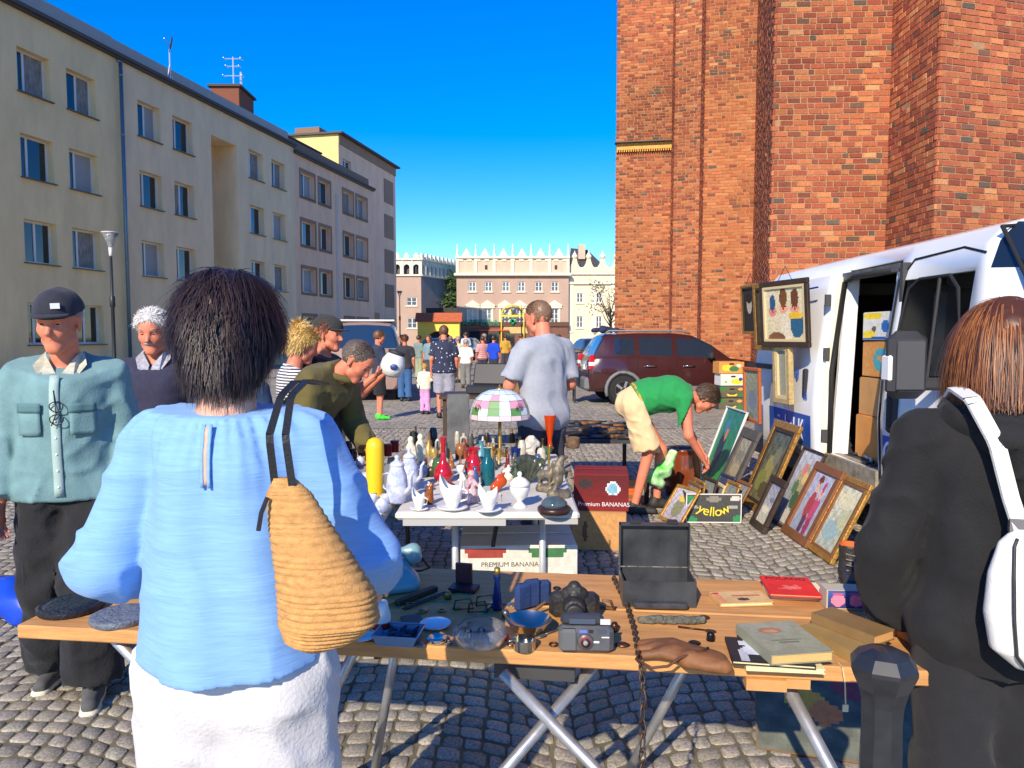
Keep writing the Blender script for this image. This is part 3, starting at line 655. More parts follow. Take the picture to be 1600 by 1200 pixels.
# ================================================================ vehicles
tyre_m=M('tyre_rubber',(.018,.018,.018),.8); alloy=M('alloy_rim',(.55,.55,.56),.3,.8); carglass=M('car_glass',(.015,.025,.045),.03,spec=1.0); black_pl=M('black_plastic',(.03,.03,.032),.55); red_lens=M('red_lamp_lens',(.5,.01,.015),.15,coat=1); chrome=M('chrome',(.75,.75,.75),.12,1)
def wheel(parent,x,y,r,w,side,rimm=None):
    mt=Matrix.Translation((x,y,r))@Matrix.Rotation(R(90*side),4,'X')
    o=MB().lathe([(r*.62,-w/2),(r*.93,-w/2),(r,-w*.35),(r,w*.35),(r*.93,w/2),(r*.66,w/2),(r*.62,w*.4)],28,mat=mt).build('wheel',tyre_m,parent,True); sm(o,35)
    rim=MB().lathe([(r*.63,w*.40),(r*.6,w*.46),(r*.5,w*.3),(r*.16,w*.3),(r*.14,w*.42),(.001,w*.42)],28,mat=mt,cap0=False)
    for k in range(5):
        a=2*PI*k/5; rim.box((0,0,0),(r*.46,r*.16,w*.1),mat=mt@Matrix.Rotation(a,4,'Z')@Matrix.Translation((r*.36,0,w*.42)))
    rim.build('rim',rimm or alloy,o); return o
def car(name,label,loc,rz,st,glass,paint,wheels,wr,sill=.3,group=None,clad=None,roofglass=(),parts=True,wx=.012):
    """st: (x, belt z, roof z, half width); glass: x-ranges of side windows; roofglass: x-ranges where the top is glass"""
    t=thing(name,label,'car',loc,rz,group); lev=[]
    for x,zb,zr,w in st:
        h=max(zr-zb,0.0); c=[(w*.86,sill),(w*.97,sill+.1),(w,sill+(zb-sill)*.55),(w*.985,zb-.03),(w*.96,zb)]
        c+= [(w*(.96-.20*min(1,h/.5)*f),zb+h*f*.93) for f in(.12,.88)]+[(w*(.96-.27*min(1,h/.5)),zb+h*.97),(w*.4,zr),(0,zr+.01*min(1,h/.3))]
        lev.append(c)
    n=len(lev[0]); V=[]
    for (x,_,_,_),c in zip(st,lev): V+= [(x,-y,z) for y,z in c]+[(x,y,z) for y,z in c[-2::-1]]
    m=2*n-1; body=MB(); body.add(V,[]); wins={}
    F=[]
    for i in range(len(st)-1):
        xm=(st[i][0]+st[i+1][0])/2
        for j in range(m-1):
            q=(i*m+j,(i+1)*m+j,(i+1)*m+j+1,i*m+j+1); jj=j if j<n-1 else m-2-j; key=None
            if jj==5:
                for g in glass:
                    if g[0]<xm<g[1]: key=(g,j<n-1)
            if jj>=6 or jj==5:
                for g in roofglass:
                    if g[0]<xm<g[1] and (jj>=6): key=(g,'top')
            if key: wins.setdefault(key,[]).append(q)
            else: F.append(q)
    F.append(tuple(range(m-1,-1,-1))); F.append(tuple((len(st)-1)*m+j for j in range(m)))
    b=link('body',mesh('body',V,F,True),paint,t); sm(b,38)
    for k,(key,fs) in enumerate(wins.items()):
        used=sorted({i for q in fs for i in q}); mp={u:i for i,u in enumerate(used)}
        o=link('windscreen' if key[1]=='top' else 'side_window',mesh('w',[V[u] for u in used],[tuple(mp[i] for i in q) for q in fs]),carglass,t)
    W=max(s[3] for s in st)
    for x in wheels:
        for s in(-1,1):
            MB().lathe([(.001,0),(wr*1.16,0),(wr*1.16,.004),(.001,.004)],24,mat=Matrix.Translation((x,s*(W+.002),wr*1.03))@Matrix.Rotation(R(90),4,'X')).build('wheel_well',M('wheel_well_black',(.008,.008,.008),.9),t)
            wheel(t,x,s*(W-.09),wr,.22,1 if s<0 else -1)
            if clad:
                pts=[(x+wr*1.2*math.cos(a),s*(W+.0),wr*1.0+wr*1.2*math.sin(a)) for a in [R(-20+220*k/14) for k in range(15)]]
                MB().tube(pts,.045,6).build('arch_cladding',clad,t,True)
    return t
# dark red SUV, seen from its left rear side
wine=M('dark_red_paint',rgb(60,27,28),.28,coat=.8,noise=(3,.05)); grey_clad=M('grey_cladding',rgb(110,112,114),.6)
st=[(0,.62,.64,.80),(.04,.98,1.0,.86),(.10,1.08,1.12,.885),(.36,1.10,1.58,.9),(.46,1.1,1.64,.905),(.62,1.1,1.655,.91),(1.08,1.09,1.675,.91),(1.2,1.09,1.68,.91),(1.98,1.06,1.68,.91),(2.1,1.06,1.675,.91),(2.5,1.05,1.63,.91),(2.95,1.04,1.40,.91),(3.3,1.03,1.12,.905),(3.36,1.03,1.08,.90),(4.0,.97,.99,.87),(4.24,.86,.88,.80),(4.32,.6,.62,.74)]
suv=car('suv','dark wine red SUV with grey wheel arches and roof rails parked by the church',(1.72,17.95,0),R(4),st,[(.62,1.08),(1.2,1.98),(2.1,2.95)],wine,(.82,3.48),.345,clad=grey_clad,roofglass=((.10,.36),(2.5,3.3)))
for s in(-1,1):
    MB().tube([(.4,s*.66,1.64),(.5,s*.67,1.72),(2.2,s*.67,1.73),(2.45,s*.66,1.65)],.022,6).build('roof_rail',M('rail_grey',(.2,.2,.21),.4),suv,True)
    MB().box((.085,s*.80,.98),(.14,.16,.36),bev=.03).build('tail_light',red_lens,suv)
    MB().box((.075,s*.805,.95),(.135,.165,.09),bev=.01).build('reverse_light',M('clear_lens',(.8,.8,.8),.1),suv)
    for x in(1.32,2.24): MB().tube([(x,s*.925,.90),(x+.06,s*.945,.905),(x+.2,s*.945,.905),(x+.26,s*.925,.90)],.016,6).build('door_handle',chrome,suv,True)
    MB().box((2.86,s*1.0,1.14),(.12,.2,.16),bev=.04).build('wing_mirror',black_pl,suv)
    MB().box((2.15,s*.905,.36),(2.2,.03,.14)).build('sill_cladding',grey_clad,suv)
    for x in(1.14,2.05,3.02): MB().box((x,s*.912,.74),(.008,.012,.62)).build('door_seam',M('seam_black',(.01,.01,.01),.8),suv)
MB().box((.0,0,.48),(.16,1.62,.3),bev=.05).build('rear_bumper',grey_clad,suv)
MB().box((-.0,0,.86),(.04,.5,.12)).build('number_plate',M('plate_white',(.7,.7,.66),.5),suv)
hz=thing('trailer_box','flat grey equipment case strapped behind the dark red SUV','case',(1.45,17.75,.0)); MB().box((0,0,.75),(.16,.55,.85),bev=.03).build('case',M('grey_case',(.12,.125,.13),.5),hz); MB().tube([(.05,-.2,.33),(.05,-.2,0)],.025,6).tube([(.05,.2,.33),(.05,.2,0)],.025,6).build('legs',black_pl,hz)
bl=thing('folded_jacket','dark navy bundle of cloth lying on the SUV roof','cloth bundle',(2.15,17.6,1.70))
sdf_obj('bundle',[cap((0,0,.05),(.35,.1,.04),.09,.05),cap((.1,.1,.06),(-.2,.15,.04),.07,.05),cap((.3,.0,.05),(.55,.05,.02),.05,.03)],.02,M('navy_cloth',(.02,.022,.06),.8),bl,.05,lambda P:.03*vnoise(P*14))
# silver car and other parked cars behind
st2=[(0,.6,.62,.74),(.05,.9,.93,.82),(.3,.98,1.02,.84),(.75,1.0,1.4,.85),(.95,1.0,1.46,.85),(1.05,1.0,1.47,.85),(1.9,.98,1.48,.85),(2.0,.98,1.47,.85),(2.5,.97,1.38,.85),(3.1,.95,1.02,.84),(3.9,.84,.87,.80),(4.15,.55,.58,.70)]
silver=M('silver_paint',rgb(170,174,176),.3,.5,coat=.5)
c2=car('parked_car','silver hatchback parked beyond the dark red SUV',(3.3,25.4,0),R(62),st2,[(1.05,1.9),(2.0,2.5)],silver,(.75,3.3),.31,roofglass=((.3,.75),(2.5,3.1)),group='parked cars')
for s in(-1,1): MB().box((.1,s*.72,.86),(.14,.2,.22),bev=.03).build('tail_light',red_lens,c2)
for (x,y,rz,pc,lab) in ((-5.0,44,70,rgb(40,48,58),'dark blue saloon parked near the yellow gateway'),(-3.4,48,80,rgb(30,32,34),'black hatchback parked beyond the crowd at the stalls'),(4.6,38,100,rgb(60,62,66),'charcoal car parked in front of the cream town house')):
    car('parked_car',lab,(x,y,0),R(rz),st2,[(1.05,1.9),(2.0,2.5)],M('paint_'+lab.split()[0],pc,.3,coat=.6),(.75,3.3),.31,roofglass=((.3,.75),(2.5,3.1)),group='parked cars')
# beige minibus on the left
st3=[(0,.9,.95,.80),(.06,1.15,1.3,.9),(.14,1.2,1.86,.92),(.3,1.2,1.93,.93),(.5,1.2,1.95,.94),(1.5,1.2,1.97,.94),(1.6,1.2,1.97,.94),(2.6,1.2,1.97,.94),(2.7,1.2,1.96,.94),(3.3,1.2,1.85,.94),(3.9,1.15,1.25,.92),(4.4,.95,1.0,.88),(4.55,.6,.62,.78)]
mbz=car('minibus','dusty pinkish brown minibus with pale roof parked behind the shoppers',(-3.6,17.9,0),R(98),st3,[(.5,1.5),(1.6,2.6),(2.7,3.3)],M('dusty_brown_paint',rgb(146,118,106),.4,coat=.3,noise=(3,.08)),(.85,3.6),.33,roofglass=((.06,.14),(3.3,3.9)))
MB().box((2.0,0,1.98),(3.4,1.5,.05),bev=.02).build('roof_panel',M('pale_roof',(.7,.68,.64),.4),mbz)
for s in(-1,1): MB().box((.04,s*.8,1.0),(.1,.14,.4),bev=.03).build('tail_light',red_lens,mbz)
# ---- white van with its side door slid open (side parallel to Y at X=2.72)
def van():
    t=thing('delivery_van','white delivery van with blue stripe, side door slid open and paintings hung on it','van',(2.72,5.6,0)); O=Vector((2.72,5.6,0))
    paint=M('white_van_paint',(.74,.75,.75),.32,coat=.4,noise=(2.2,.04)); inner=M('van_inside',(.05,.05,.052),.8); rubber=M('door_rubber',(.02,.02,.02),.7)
    prof=[(.05,.30),(.0,.52),(.0,.60),(-.02,1.0),(.0,1.30),(.09,2.0),(.14,2.16),(.24,2.27),(.5,2.34),(1.02,2.37)]
    ys=[8.30,8.22,8.0,6.28,5.42,5.30,4.50,4.36,4.1,3.62,3.5,3.15,3.02]
    top={8.30:2.25,8.22:2.33,4.50:2.36,4.36:2.27,4.1:1.98,3.62:1.42,3.5:1.32,3.15:1.12,3.02:.85}
    ins={8.30:.05,3.62:.02,3.5:.03,3.15:.12,3.02:.25}
    W=2.04; rows=[]
    for y in ys:
        zt=top.get(y,2.37); i_=ins.get(y,0); r=[]
        for x,z in prof:
            zz=min(z,zt); xx=x
            if z>zt: xx=x+(z-zt)*.0+ (.06 if z>1.5 else 0)
            r.append((xx+i_,y,zz))
        rows.append(r+[(W-x,y,z) for x,y,z in r[-2::-1]])
    m=len(rows[0]); V=[p for r in rows for p in r]; n=len(prof); body=[];ws=[];dw=[]
    for i in range(len(ys)-1):
        ym=(ys[i]+ys[i+1])/2
        for j in range(m-1):
            q=(i*m+j,i*m+j+1,(i+1)*m+j+1,(i+1)*m+j)[::-1]; jj=j if j<n-1 else m-2-j; left=j<n-1
            if left and 5.42<ym<6.28 and 2<=jj<=5: continue           # door opening
            if 4.50<ym<5.30 and jj==4: dw.append((q,left)); continue    # cab side windows
            if 3.62<ym<4.36 and jj>=5: ws.append(q); continue
            body.append(q)
    body.append(tuple(range(m)))
    vv=[tuple(Vector(p)-O+Vector((2.72,0,0))) for p in V]
    vv=[(p[0],p[1]-5.6,p[2]) for p in V]
    b=link('body',mesh('body',vv,body,True),paint,t); sm(b,30)
    md=b.modifiers.new('thick','SOLIDIFY'); md.thickness=.03; md.offset=-1 if False else 1
    md.offset=-1
    def part(name,fs,mat):
        us=sorted({i for q in fs for i in q}); mp={u:i for i,u in enumerate(us)}; return link(name,mesh(name,[vv[u] for u in us],[tuple(mp[i] for i in q) for q in fs]),mat,t)
    part('windscreen',ws,M('windscreen_glass',(.012,.02,.035),.03,spec=1))
    seeg=M('see_through_glass',(.75,.8,.8),.02,trans=1,ior=1.1)
    for L in(True,False): part('side_window',[q for q,l in dw if l==L],seeg)
    L=lambda x,y,z:Vector((x,y-5.6,z))
    # window rubber and quarter pillar, A pillar seam
    def ring(pts,r,name,mat): MB().tube([L(*p) for p in pts],r,6,closed=True).build(name,mat,t,True)
    ring([(.0,5.27,1.31),(.015,5.3,1.45),(.075,5.22,1.93),(.085,5.1,1.99),(.085,4.75,1.99),(.06,4.62,1.9),(.01,4.47,1.32)],.013,'window_rubber',rubber)
    MB().tube([L(.0,4.82,1.31),L(.085,4.86,1.98)],.014,6).build('quarter_pillar',rubber,t)
    ring([(.15,4.36,2.24),(1.0,4.34,2.31),(1.88,4.36,2.24),(1.98,3.64,1.42),(1.0,3.6,1.45),(.05,3.64,1.42)],.014,'windscreen_seal',rubber)
    MB().tube([L(-.012,5.36,.55),L(-.03,5.37,1.0),L(-.012,5.37,1.3),L(.078,5.36,2.0),L(.13,5.25,2.14),L(.14,4.7,2.16),L(.12,4.45,2.1)],.008,5).build('door_seam',M('seam_black',(.01,.01,.01),.8),t)
    # cargo space
    ib=MB(); 
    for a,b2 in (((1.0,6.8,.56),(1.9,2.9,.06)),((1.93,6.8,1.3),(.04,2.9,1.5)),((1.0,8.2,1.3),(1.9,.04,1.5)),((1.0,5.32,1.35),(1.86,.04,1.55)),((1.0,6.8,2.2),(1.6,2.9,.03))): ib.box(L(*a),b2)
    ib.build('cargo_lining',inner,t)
    MB().box(L(.03,5.85,.54),(.12,.9,.12)).build('door_sill',M('worn_sill',rgb(150,140,120),.8,noise=(12,.4)),t)
    MB().box(L(.13,5.85,2.10),(.08,.92,.06)).build('door_header',M('dirty_header',(.10,.10,.10),.6,noise=(10,.4)),t)
    for y,nm in((6.29,'rear_jamb'),(5.43,'front_jamb')): MB().add([L(.02,y-.02,.55),L(.02,y+.02,.55),L(.11,y+.02,2.1),L(.11,y-.02,2.1),L(.16,y-.02,.55),L(.16,y+.02,.55),L(.22,y+.02,2.1),L(.22,y-.02,2.1)],[(0,1,2,3),(5,4,7,6),(1,5,6,2),(4,0,3,7),(3,2,6,7),(4,5,1,0)]).build(nm,paint,t)
    MB().tube([L(.0,6.26,.6),L(.0,6.26,1.3),L(.09,6.26,2.05),L(.1,6.1,2.09),L(.1,5.5,2.09)],.022,6).build('door_gasket',rubber,t,True)
    # sliding door standing proud, slid to the rear
    dv=[];yy=[7.50,7.42,6.40,6.30]; zz=[(.0,.52),(-.01,.60),(-.03,1.0),(-.01,1.30),(.08,2.0),(.11,2.12)]
    for k,y in enumerate(yy): dv+= [L(x-.085+(.03 if k in(0,3) else 0),y,z) for x,z in zz]
    nz=len(zz); fs=[(k*nz+j,(k+1)*nz+j,(k+1)*nz+j+1,k*nz+j+1) for k in range(3) for j in range(nz-1)]
    d=link('sliding_door',mesh('d',dv,fs,True),paint,t); md=d.modifiers.new('thick','SOLIDIFY'); md.thickness=.06; md.offset=-1; sm(d,30)
    MB().add([L(-.06,6.285,.53),L(-.07,6.285,1.0),L(-.05,6.285,1.3),L(.04,6.285,2.1),L(.03,6.295,.53),L(.02,6.295,1.0),L(.04,6.295,1.3),L(.1,6.295,2.1)],[(0,1,5,4),(1,2,6,5),(2,3,7,6)]).build('door_edge',M('sunlit_door_edge',rgb(236,230,208),.5,noise=(9,.1)),d)  # white door edge, its sunlight put into the cream colour
    MB().box(L(-.105,6.55,1.18),(.04,.08,.26),bev=.015).build('door_handle',black_pl,d)
    for z in(.75,1.45,1.9): MB().box(L(-.045,6.27,z),(.05,.02,.1)).build('latch',M('latch_dark',(.1,.1,.1),.5,.5),d)
    MB().box(L(-.02,7.9,1.28),(.03,1.0,.05)).build('door_rail',black_pl,t)
    blue=M('blue_stripe',rgb(24,84,176),.4); wt=M('white_lettering',(.8,.8,.8),.4)
    s=MB(); s.add([L(-.101,7.44,.62),L(-.101,6.41,.62),L(-.112,6.41,.90),L(-.112,7.44,.90)],[(0,1,2,3)]); s.build('blue_stripe',blue,d)
    s=MB(); s.add([L(-.006,5.34,.60),L(-.006,4.2,.60),L(-.018,4.2,.88),L(-.018,5.34,.88)],[(0,1,2,3)]); s.build('blue_stripe',blue,t)
    side=Matrix(((0,0,-1,0),(-1,0,0,0),(0,1,0,0),(0,0,0,1)))       # text x -> -Y, text y -> Z, faces -X
    text('rüebel-K',.27,wt,d,Matrix.Translation(L(-.116,6.92,.75))@side,.002,xs=.78)
    text('G.d',.27,wt,t,Matrix.Translation(L(-.02,5.33,.74))@side,.002,align='LEFT',xs=.85)
    text('Bautrocknung!',.125,blue,d,Matrix.Translation(L(-.112,6.98,1.27))@side@Matrix.Rotation(R(-2),4,'Z'),.002,xs=.8); text('Sa',.125,blue,d,Matrix.Translation(L(-.122,6.47,1.08))@side,.002,align='RIGHT',xs=.8)
    # front door handle, mirror, bumper, wheels
    MB().box(L(-.025,5.2,1.06),(.04,.13,.30),bev=.02).build('door_handle',black_pl,t)
    MB().box(L(-.045,5.2,1.06),(.03,.05,.22),bev=.012).build('handle_grip',rubber,t)
    mr=MB().box(L(-.27,4.58,1.42),(.24,.13,.42),bev=.05).build('wing_mirror',M('mirror_plastic',(.035,.035,.037),.55),t); sm(mr)
    MB().box(L(-.28,4.505,1.42),(.17,.012,.30),bev=.004).build('mirror_back_recess',M('mirror_plastic_light',(.06,.06,.062),.5),mr); MB().box(L(-.38,4.59,1.40),(.03,.10,.16),bev=.01).build('side_repeater',M('clear_lens',(.8,.8,.8),.1),mr); MB().box(L(-.1,4.6,1.30),(.22,.07,.08),bev=.02).build('mirror_arm',black_pl,mr)
    MB().box(L(-.01,4.62,.46),(.05,1.4,.3),bev=.02).build('sill_moulding',M('grey_moulding',rgb(140,142,144),.6),t); MB().box(L(-.0,7.3,.42),(.05,1.9,.2),bev=.02).build('sill_moulding',M('grey_moulding'),t)
    MB().box(L(1.02,3.06,.55),(1.9,.3,.5),bev=.08).build('front_bumper',M('grey_moulding'),t)
    for y in(3.95,7.25):
        for x,s in((.14,-1),(1.9,1)):
            MB().lathe([(.001,0),(.42,0),(.42,.004),(.001,.004)],24,mat=Matrix.Translation(L(-.004 if s<0 else 2.044,y,.36))@Matrix.Rotation(R(90),4,'Y')).build('wheel_well',M('wheel_well_black',(.008,.008,.008),.9),t)
            mt=Matrix.Translation(L(x-.02,y,.33))@Matrix.Rotation(R(90*s),4,'Y'); w=MB().lathe([(.2,-.11),(.31,-.11),(.33,-.08),(.33,.08),(.31,.11),(.2,.11)],28,mat=mt).build('wheel',tyre_m,t,True); MB().lathe([(.205,.09),(.12,.07),(.11,.1),(.001,.1)],20,mat=mt).build('hub_cap',alloy,w)
    MB().tube([L(-.06,8.1,1.98),L(-.1,7.4,2.0),L(-.08,6.4,2.02)],.008,5).build('hanging_rail',iron,t)
    # steering wheel and seat seen through the window
    MB().box(L(.55,5.0,1.05),(.5,.5,.6),bev=.1).box(L(.55,5.2,1.6),(.48,.14,.7),bev=.06).box(L(.55,5.2,2.0),(.26,.1,.2),bev=.04).build('driver_seat',M('seat_cloth',(.06,.06,.065),.9),t)
    return t
van_o=van()
# ================================================================ stalls and goods
TH_=math.radians(3.73)
def gp(px,py,z=0.0):
    u=(px-800)/1150; v=(600-py)/1150; dy=math.cos(TH_)+v*math.sin(TH_); dz=-math.sin(TH_)+v*math.cos(TH_); t=(z-1.6)/dz; return (u*t,dy*t)
def canvas(name,w,h,fn,nx,ny,parent,mt,mat=None,seed=1):
    """flat print: a grid in XY (centre origin) whose faces take colour fn(u,v)"""
    V=[(w*(i/nx-.5),h*(j/ny-.5),0) for j in range(ny+1) for i in range(nx+1)]; F=[];c=[]
    r=random.Random(seed)
    for j in range(ny):
        for i in range(nx): a=j*(nx+1)+i; F.append((a,a+1,a+nx+2,a+nx+1)); q=fn((i+.5)/nx,(j+.5)/ny); k=r.uniform(.93,1.07); c.append(tuple(x*k for x in q))
    me=mesh(name,V,F,False,None,c); me.transform(mt); return link(name,me,mat or VC(),parent)
def blobs(bg,items,noise=.0,seed=3):
    """painting function: background gradient (bottom, top) and ellipses (u,v,ru,rv,colour[,angle])"""
    def fn(u,v):
        c=[bg[0][k]*(1-v)+bg[1][k]*v for k in range(3)]
        n=math.sin(u*23+v*11+seed)*math.sin(v*29-u*7+seed*2)*noise; c=[x*(1+n) for x in c]
        for it in items:
            x,y=u-it[0],v-it[1]
            if len(it)>5: a=R(it[5]); x,y=x*math.cos(a)+y*math.sin(a),-x*math.sin(a)+y*math.cos(a)
            if (x/it[2])**2+(y/it[3])**2<1: c=it[4]
        return c
    return fn
wood=M('pine_board',rgb(196,142,84),.6,noise=(5,.22),bump=(30,.2),stretch=(1,9,9)); zinc=M('galvanised_tube',(.50,.51,.52),.38,.75,noise=(20,.15))
dirtywhite=M('dirty_white_plastic',rgb(206,202,192),.55,noise=(5,.12)); china=M('white_porcelain',(.78,.77,.74),.12,coat=.6); card=M('brown_cardboard',rgb(186,138,84),.85,noise=(6,.12),bump=(60,.1)); blk=M('black_matt',(.02,.02,.022),.5)
def brick_ang(): pass
# ---- front trestle table
FT=math.atan2(-.28,2.335); FTM=Matrix.Translation((-1.435,2.08,0))@Matrix.Rotation(FT,4,'Z'); TZ=.765
def front_table():
    t=thing('trestle_table','long pine board trestle table on crossed galvanised legs in the foreground','table',(-1.435,2.08,0),FT)
    MB().box((1.31,.165,TZ-.02),(2.62,.325,.04),bev=.004).build('board',wood,t); MB().box((1.86,.50,TZ-.0205),(1.76,.325,.039),bev=.004).build('board',wood,t)
    MB().box((2.10,.02,TZ-.055),(.10,.05,.03)).box((2.18,.03,TZ-.052),(.06,.05,.025)).build('batten',M('pine_batten',rgb(206,150,90),.7,noise=(6,.2)),t)
    def leg(a,b,r=.016): MB().cyl(a,b,r,r,10).build('leg',zinc,t,True)
    leg((.27,.05,TZ-.045),(.72,.28,.012)); leg((.27,.28,TZ-.045),(.55,-.0,.012)); leg((.98,.18,TZ-.045),(.60,.34,.012))
    leg((1.68,.12,TZ-.06),(1.05,-.12,.012)); leg((1.42,.0,TZ-.06),(2.2,-.15,.012)); leg((2.15,.1,TZ-.05),(2.52,-.22,.012),.018); leg((2.05,.5,TZ-.05),(1.75,.62,.012)); leg((1.0,.58,TZ-.05),(.86,.64,.012)); leg((2.6,.55,TZ-.05),(2.68,.62,.012))
    MB().box((1.5,.10,TZ-.075),(.22,.10,.05)).build('hinge_block',M('dark_hinge',(.05,.05,.05),.5),t)
    return t
front_table()
def T3(name,label,cat,px,py,z,rz=0,group=None):
    x,y=gp(px,py,z); return thing(name,label,cat,(x,y,z),rz,group)
Z=TZ+.001
def lathe_thing(name,label,cat,px,py,z,prof,mat,n=24,rz=0,part='body',group=None,sc_=1.0,sx=1,sy=1):
    t=T3(name,label,cat,px,py,z,rz,group); o=MB().lathe([(r*sc_,h*sc_) for r,h in prof],n,sx=sx,sy=sy).build(part,mat,t,True); sm(o,50); return t
# plaques on the left end
lathe_thing('round_plaque','black cast iron relief plaque on the left end of the trestle table','plaque',112,952,Z,[(.088,0),(.092,.006),(.092,.018),(.086,.022),(.076,.019),(.07,.023),(.05,.026),(.03,.022),(.001,.025)],M('black_cast_iron',(.015,.018,.025),.4,noise=(30,.3),bump=(60,.8)),32)
lathe_thing('round_plaque','grey metal relief plaque beside the black one','plaque',190,968,Z,[(.080,0),(.084,.005),(.084,.018),(.078,.021),(.066,.018),(.05,.022),(.02,.019),(.001,.021)],M('grey_cast_metal',rgb(120,128,140),.5,.3,noise=(30,.2),bump=(70,.8)),32)
# telephone
t=T3('rotary_telephone','teal green rotary telephone standing on the trestle table','telephone',608,915,Z,R(20)); teal=M('teal_bakelite',rgb(120,158,160),.3,coat=.3)
sdf_obj('telephone_body',[cap((-.05,-.03,.02),(.05,-.03,.02),.045,.045),cap((-.04,.035,.05),(.04,.035,.05),.035),cap((-.06,-.07,.012),(.06,-.07,.012),.02)],.007,teal,t,.05,None,[((0,0,0.001),(0,0,-1))])
MB().lathe([(.036,0),(.036,.006),(.014,.008),(.001,.008)],20,mat=Matrix.Translation((0,-.055,.06))@Matrix.Rotation(R(38),4,'X')).build('dial',M('pale_dial',(.55,.56,.55),.3),t,True)
sdf_obj('handset',[cap((-.085,.03,.105),(.085,.03,.105),.013),cap((-.09,.03,.10),(-.09,.03,.085),.027,.03),cap((.09,.03,.10),(.09,.03,.085),.027,.03)],.006,teal,t,.02)
MB().tube([(.11,.03,.09),(.15,.05,.03),(.13,.09,.01),(.08,.11,.008)],.004,6).build('cord',blk,t,True)
# jar, shell, tray, lid, ashtray
t=T3('enamel_jug','white enamel jug with red checked band on the trestle table','jug',596,985,Z); MB().lathe([(.028,0),(.03,.01),(.027,.05),(.02,.075),(.018,.085)],20).build('body',china,t,True); MB().lathe([(.0305,.012),(.0292,.03)],20,cap0=False,cap1=False).build('red_band',M('red_glaze',(.5,.02,.02),.25),t,True); MB().lathe([(.0228,.06),(.0215,.068)],20,cap0=False,cap1=False).build('red_band',M('red_glaze'),t,True)
lathe_thing('shell_dish','small white fluted shell dish at the table edge','dish',567,1000,Z,[(.004,0),(.02,.003),(.036,.012),(.035,.013),(.02,.006),(.001,.004)],china,20)
t=T3('enamel_tray','blue enamel tray filled with old keys and scraps','tray',624,1000,Z,R(-8)); tray=M('blue_enamel',rgb(110,140,170),.25,coat=.4)
MB().box((0,0,.002),(.105,.085,.004)).add([(-.052,-.042,.004),(.052,-.042,.004),(.052,.042,.004),(-.052,.042,.004),(-.062,-.05,.028),(.062,-.05,.028),(.062,.05,.028),(-.062,.05,.028)],[(0,1,5,4),(1,2,6,5),(2,3,7,6),(3,0,4,7)]).build('pan',tray,t)
MB().tube([(-.062,-.05,.028),(.062,-.05,.028),(.062,.05,.028),(-.062,.05,.028)],.003,6,closed=True).build('rim',tray,t,True); mb=MB()
for i in range(26): a=random.uniform(0,6.3); p=Vector((random.uniform(-.04,.04),random.uniform(-.03,.03),.008+random.uniform(0,.012))); mb.tube([p,p+Vector((math.cos(a)*.025,math.sin(a)*.025,.004))],random.uniform(.002,.005),5)
mb.build('scraps',M('dark_blue_metal',(.03,.045,.08),.35,.6),t)
lathe_thing('enamel_dish','flat white enamel dish with brass rim lying on the table','dish',680,977,Z,[(.038,0),(.045,.004),(.046,.009),(.043,.010),(.02,.012),(.001,.012)],M('lid_enamel',(.62,.66,.74),.25,coat=.4),28)
lathe_thing('ashtray','small round metal ashtray beside the lid','ashtray',682,1003,Z,[(.022,0),(.028,.006),(.028,.014),(.02,.017),(.012,.012),(.001,.010)],chrome,22)
t=lathe_thing('glass_bowl','cut crystal glass bowl full of small metal trinkets','bowl',750,1008,Z,[(.045,0),(.066,.012),(.075,.035),(.068,.055),(.062,.058),(.069,.036),(.06,.016),(.04,.006),(.001,.005)],M('crystal',(.95,.95,.95),.05,trans=.9,ior=1.45),16); mb=MB()
for i in range(40): a=random.uniform(0,6.3); r_=random.uniform(0,.042); mb.ball((r_*math.cos(a),r_*math.sin(a),.012+random.uniform(0,.028)),random.uniform(.004,.010),6,4)
mb.build('trinkets',M('trinket_metal',(.18,.19,.18),.3,.7,noise=(60,.6)),t)
t=T3('bead','red glass bead ball beside the crystal bowl','bead',790,1001,Z); MB().ball((0,0,.011),.011,14,9).build('ball',M('red_glass_bead',(.45,.01,.01),.1,coat=1),t,True)
lathe_thing('metal_bowl','shiny steel bowl on the trestle table','bowl',826,988,Z,[(.025,0),(.045,.01),(.062,.035),(.066,.04),(.064,.041),(.044,.013),(.001,.004)],M('worn_steel',(.5,.48,.42),.2,1),28)
t=lathe_thing('tin_cup','small tin cup with handle in front of the steel bowl','cup',819,1013,Z,[(.03,0),(.031,.003),(.031,.028),(.029,.028),(.029,.004),(.001,.004)],M('worn_steel'),24); MB().tube([(-.03,0,.024),(-.043,0,.02),(-.043,0,.01),(-.03,0,.006)],.003,6).build('handle',M('worn_steel'),t,True)
t=T3('glass_bottle','slim cobalt blue glass bottle on the trestle table','bottle',777,952,Z); MB().lathe([(.014,0),(.016,.01),(.012,.05),(.008,.09),(.013,.105),(.013,.11)],16).build('bottle',M('cobalt_glass',(.01,.03,.16),.08,trans=.3),t,True); MB().lathe([(.010,.11),(.009,.13)],12).build('stopper',M('old_brass',rgb(196,160,80),.35,.8),t,True)
t=T3('folded_cloth','folded navy blue canvas pouches','pouch',832,952,Z,R(10)); nv=cloth0=M('navy_canvas',(.015,.04,.13),.8,noise=(20,.2),bump=(120,.3))
for i,(x,rz,h_) in enumerate(((-.03,25,.085),(.0,12,.09),(.035,0,.08))): MB().box((x,.015*i,h_/2),(.06,.025,h_),rz=R(rz),bev=.01).build('pouch',nv,t)
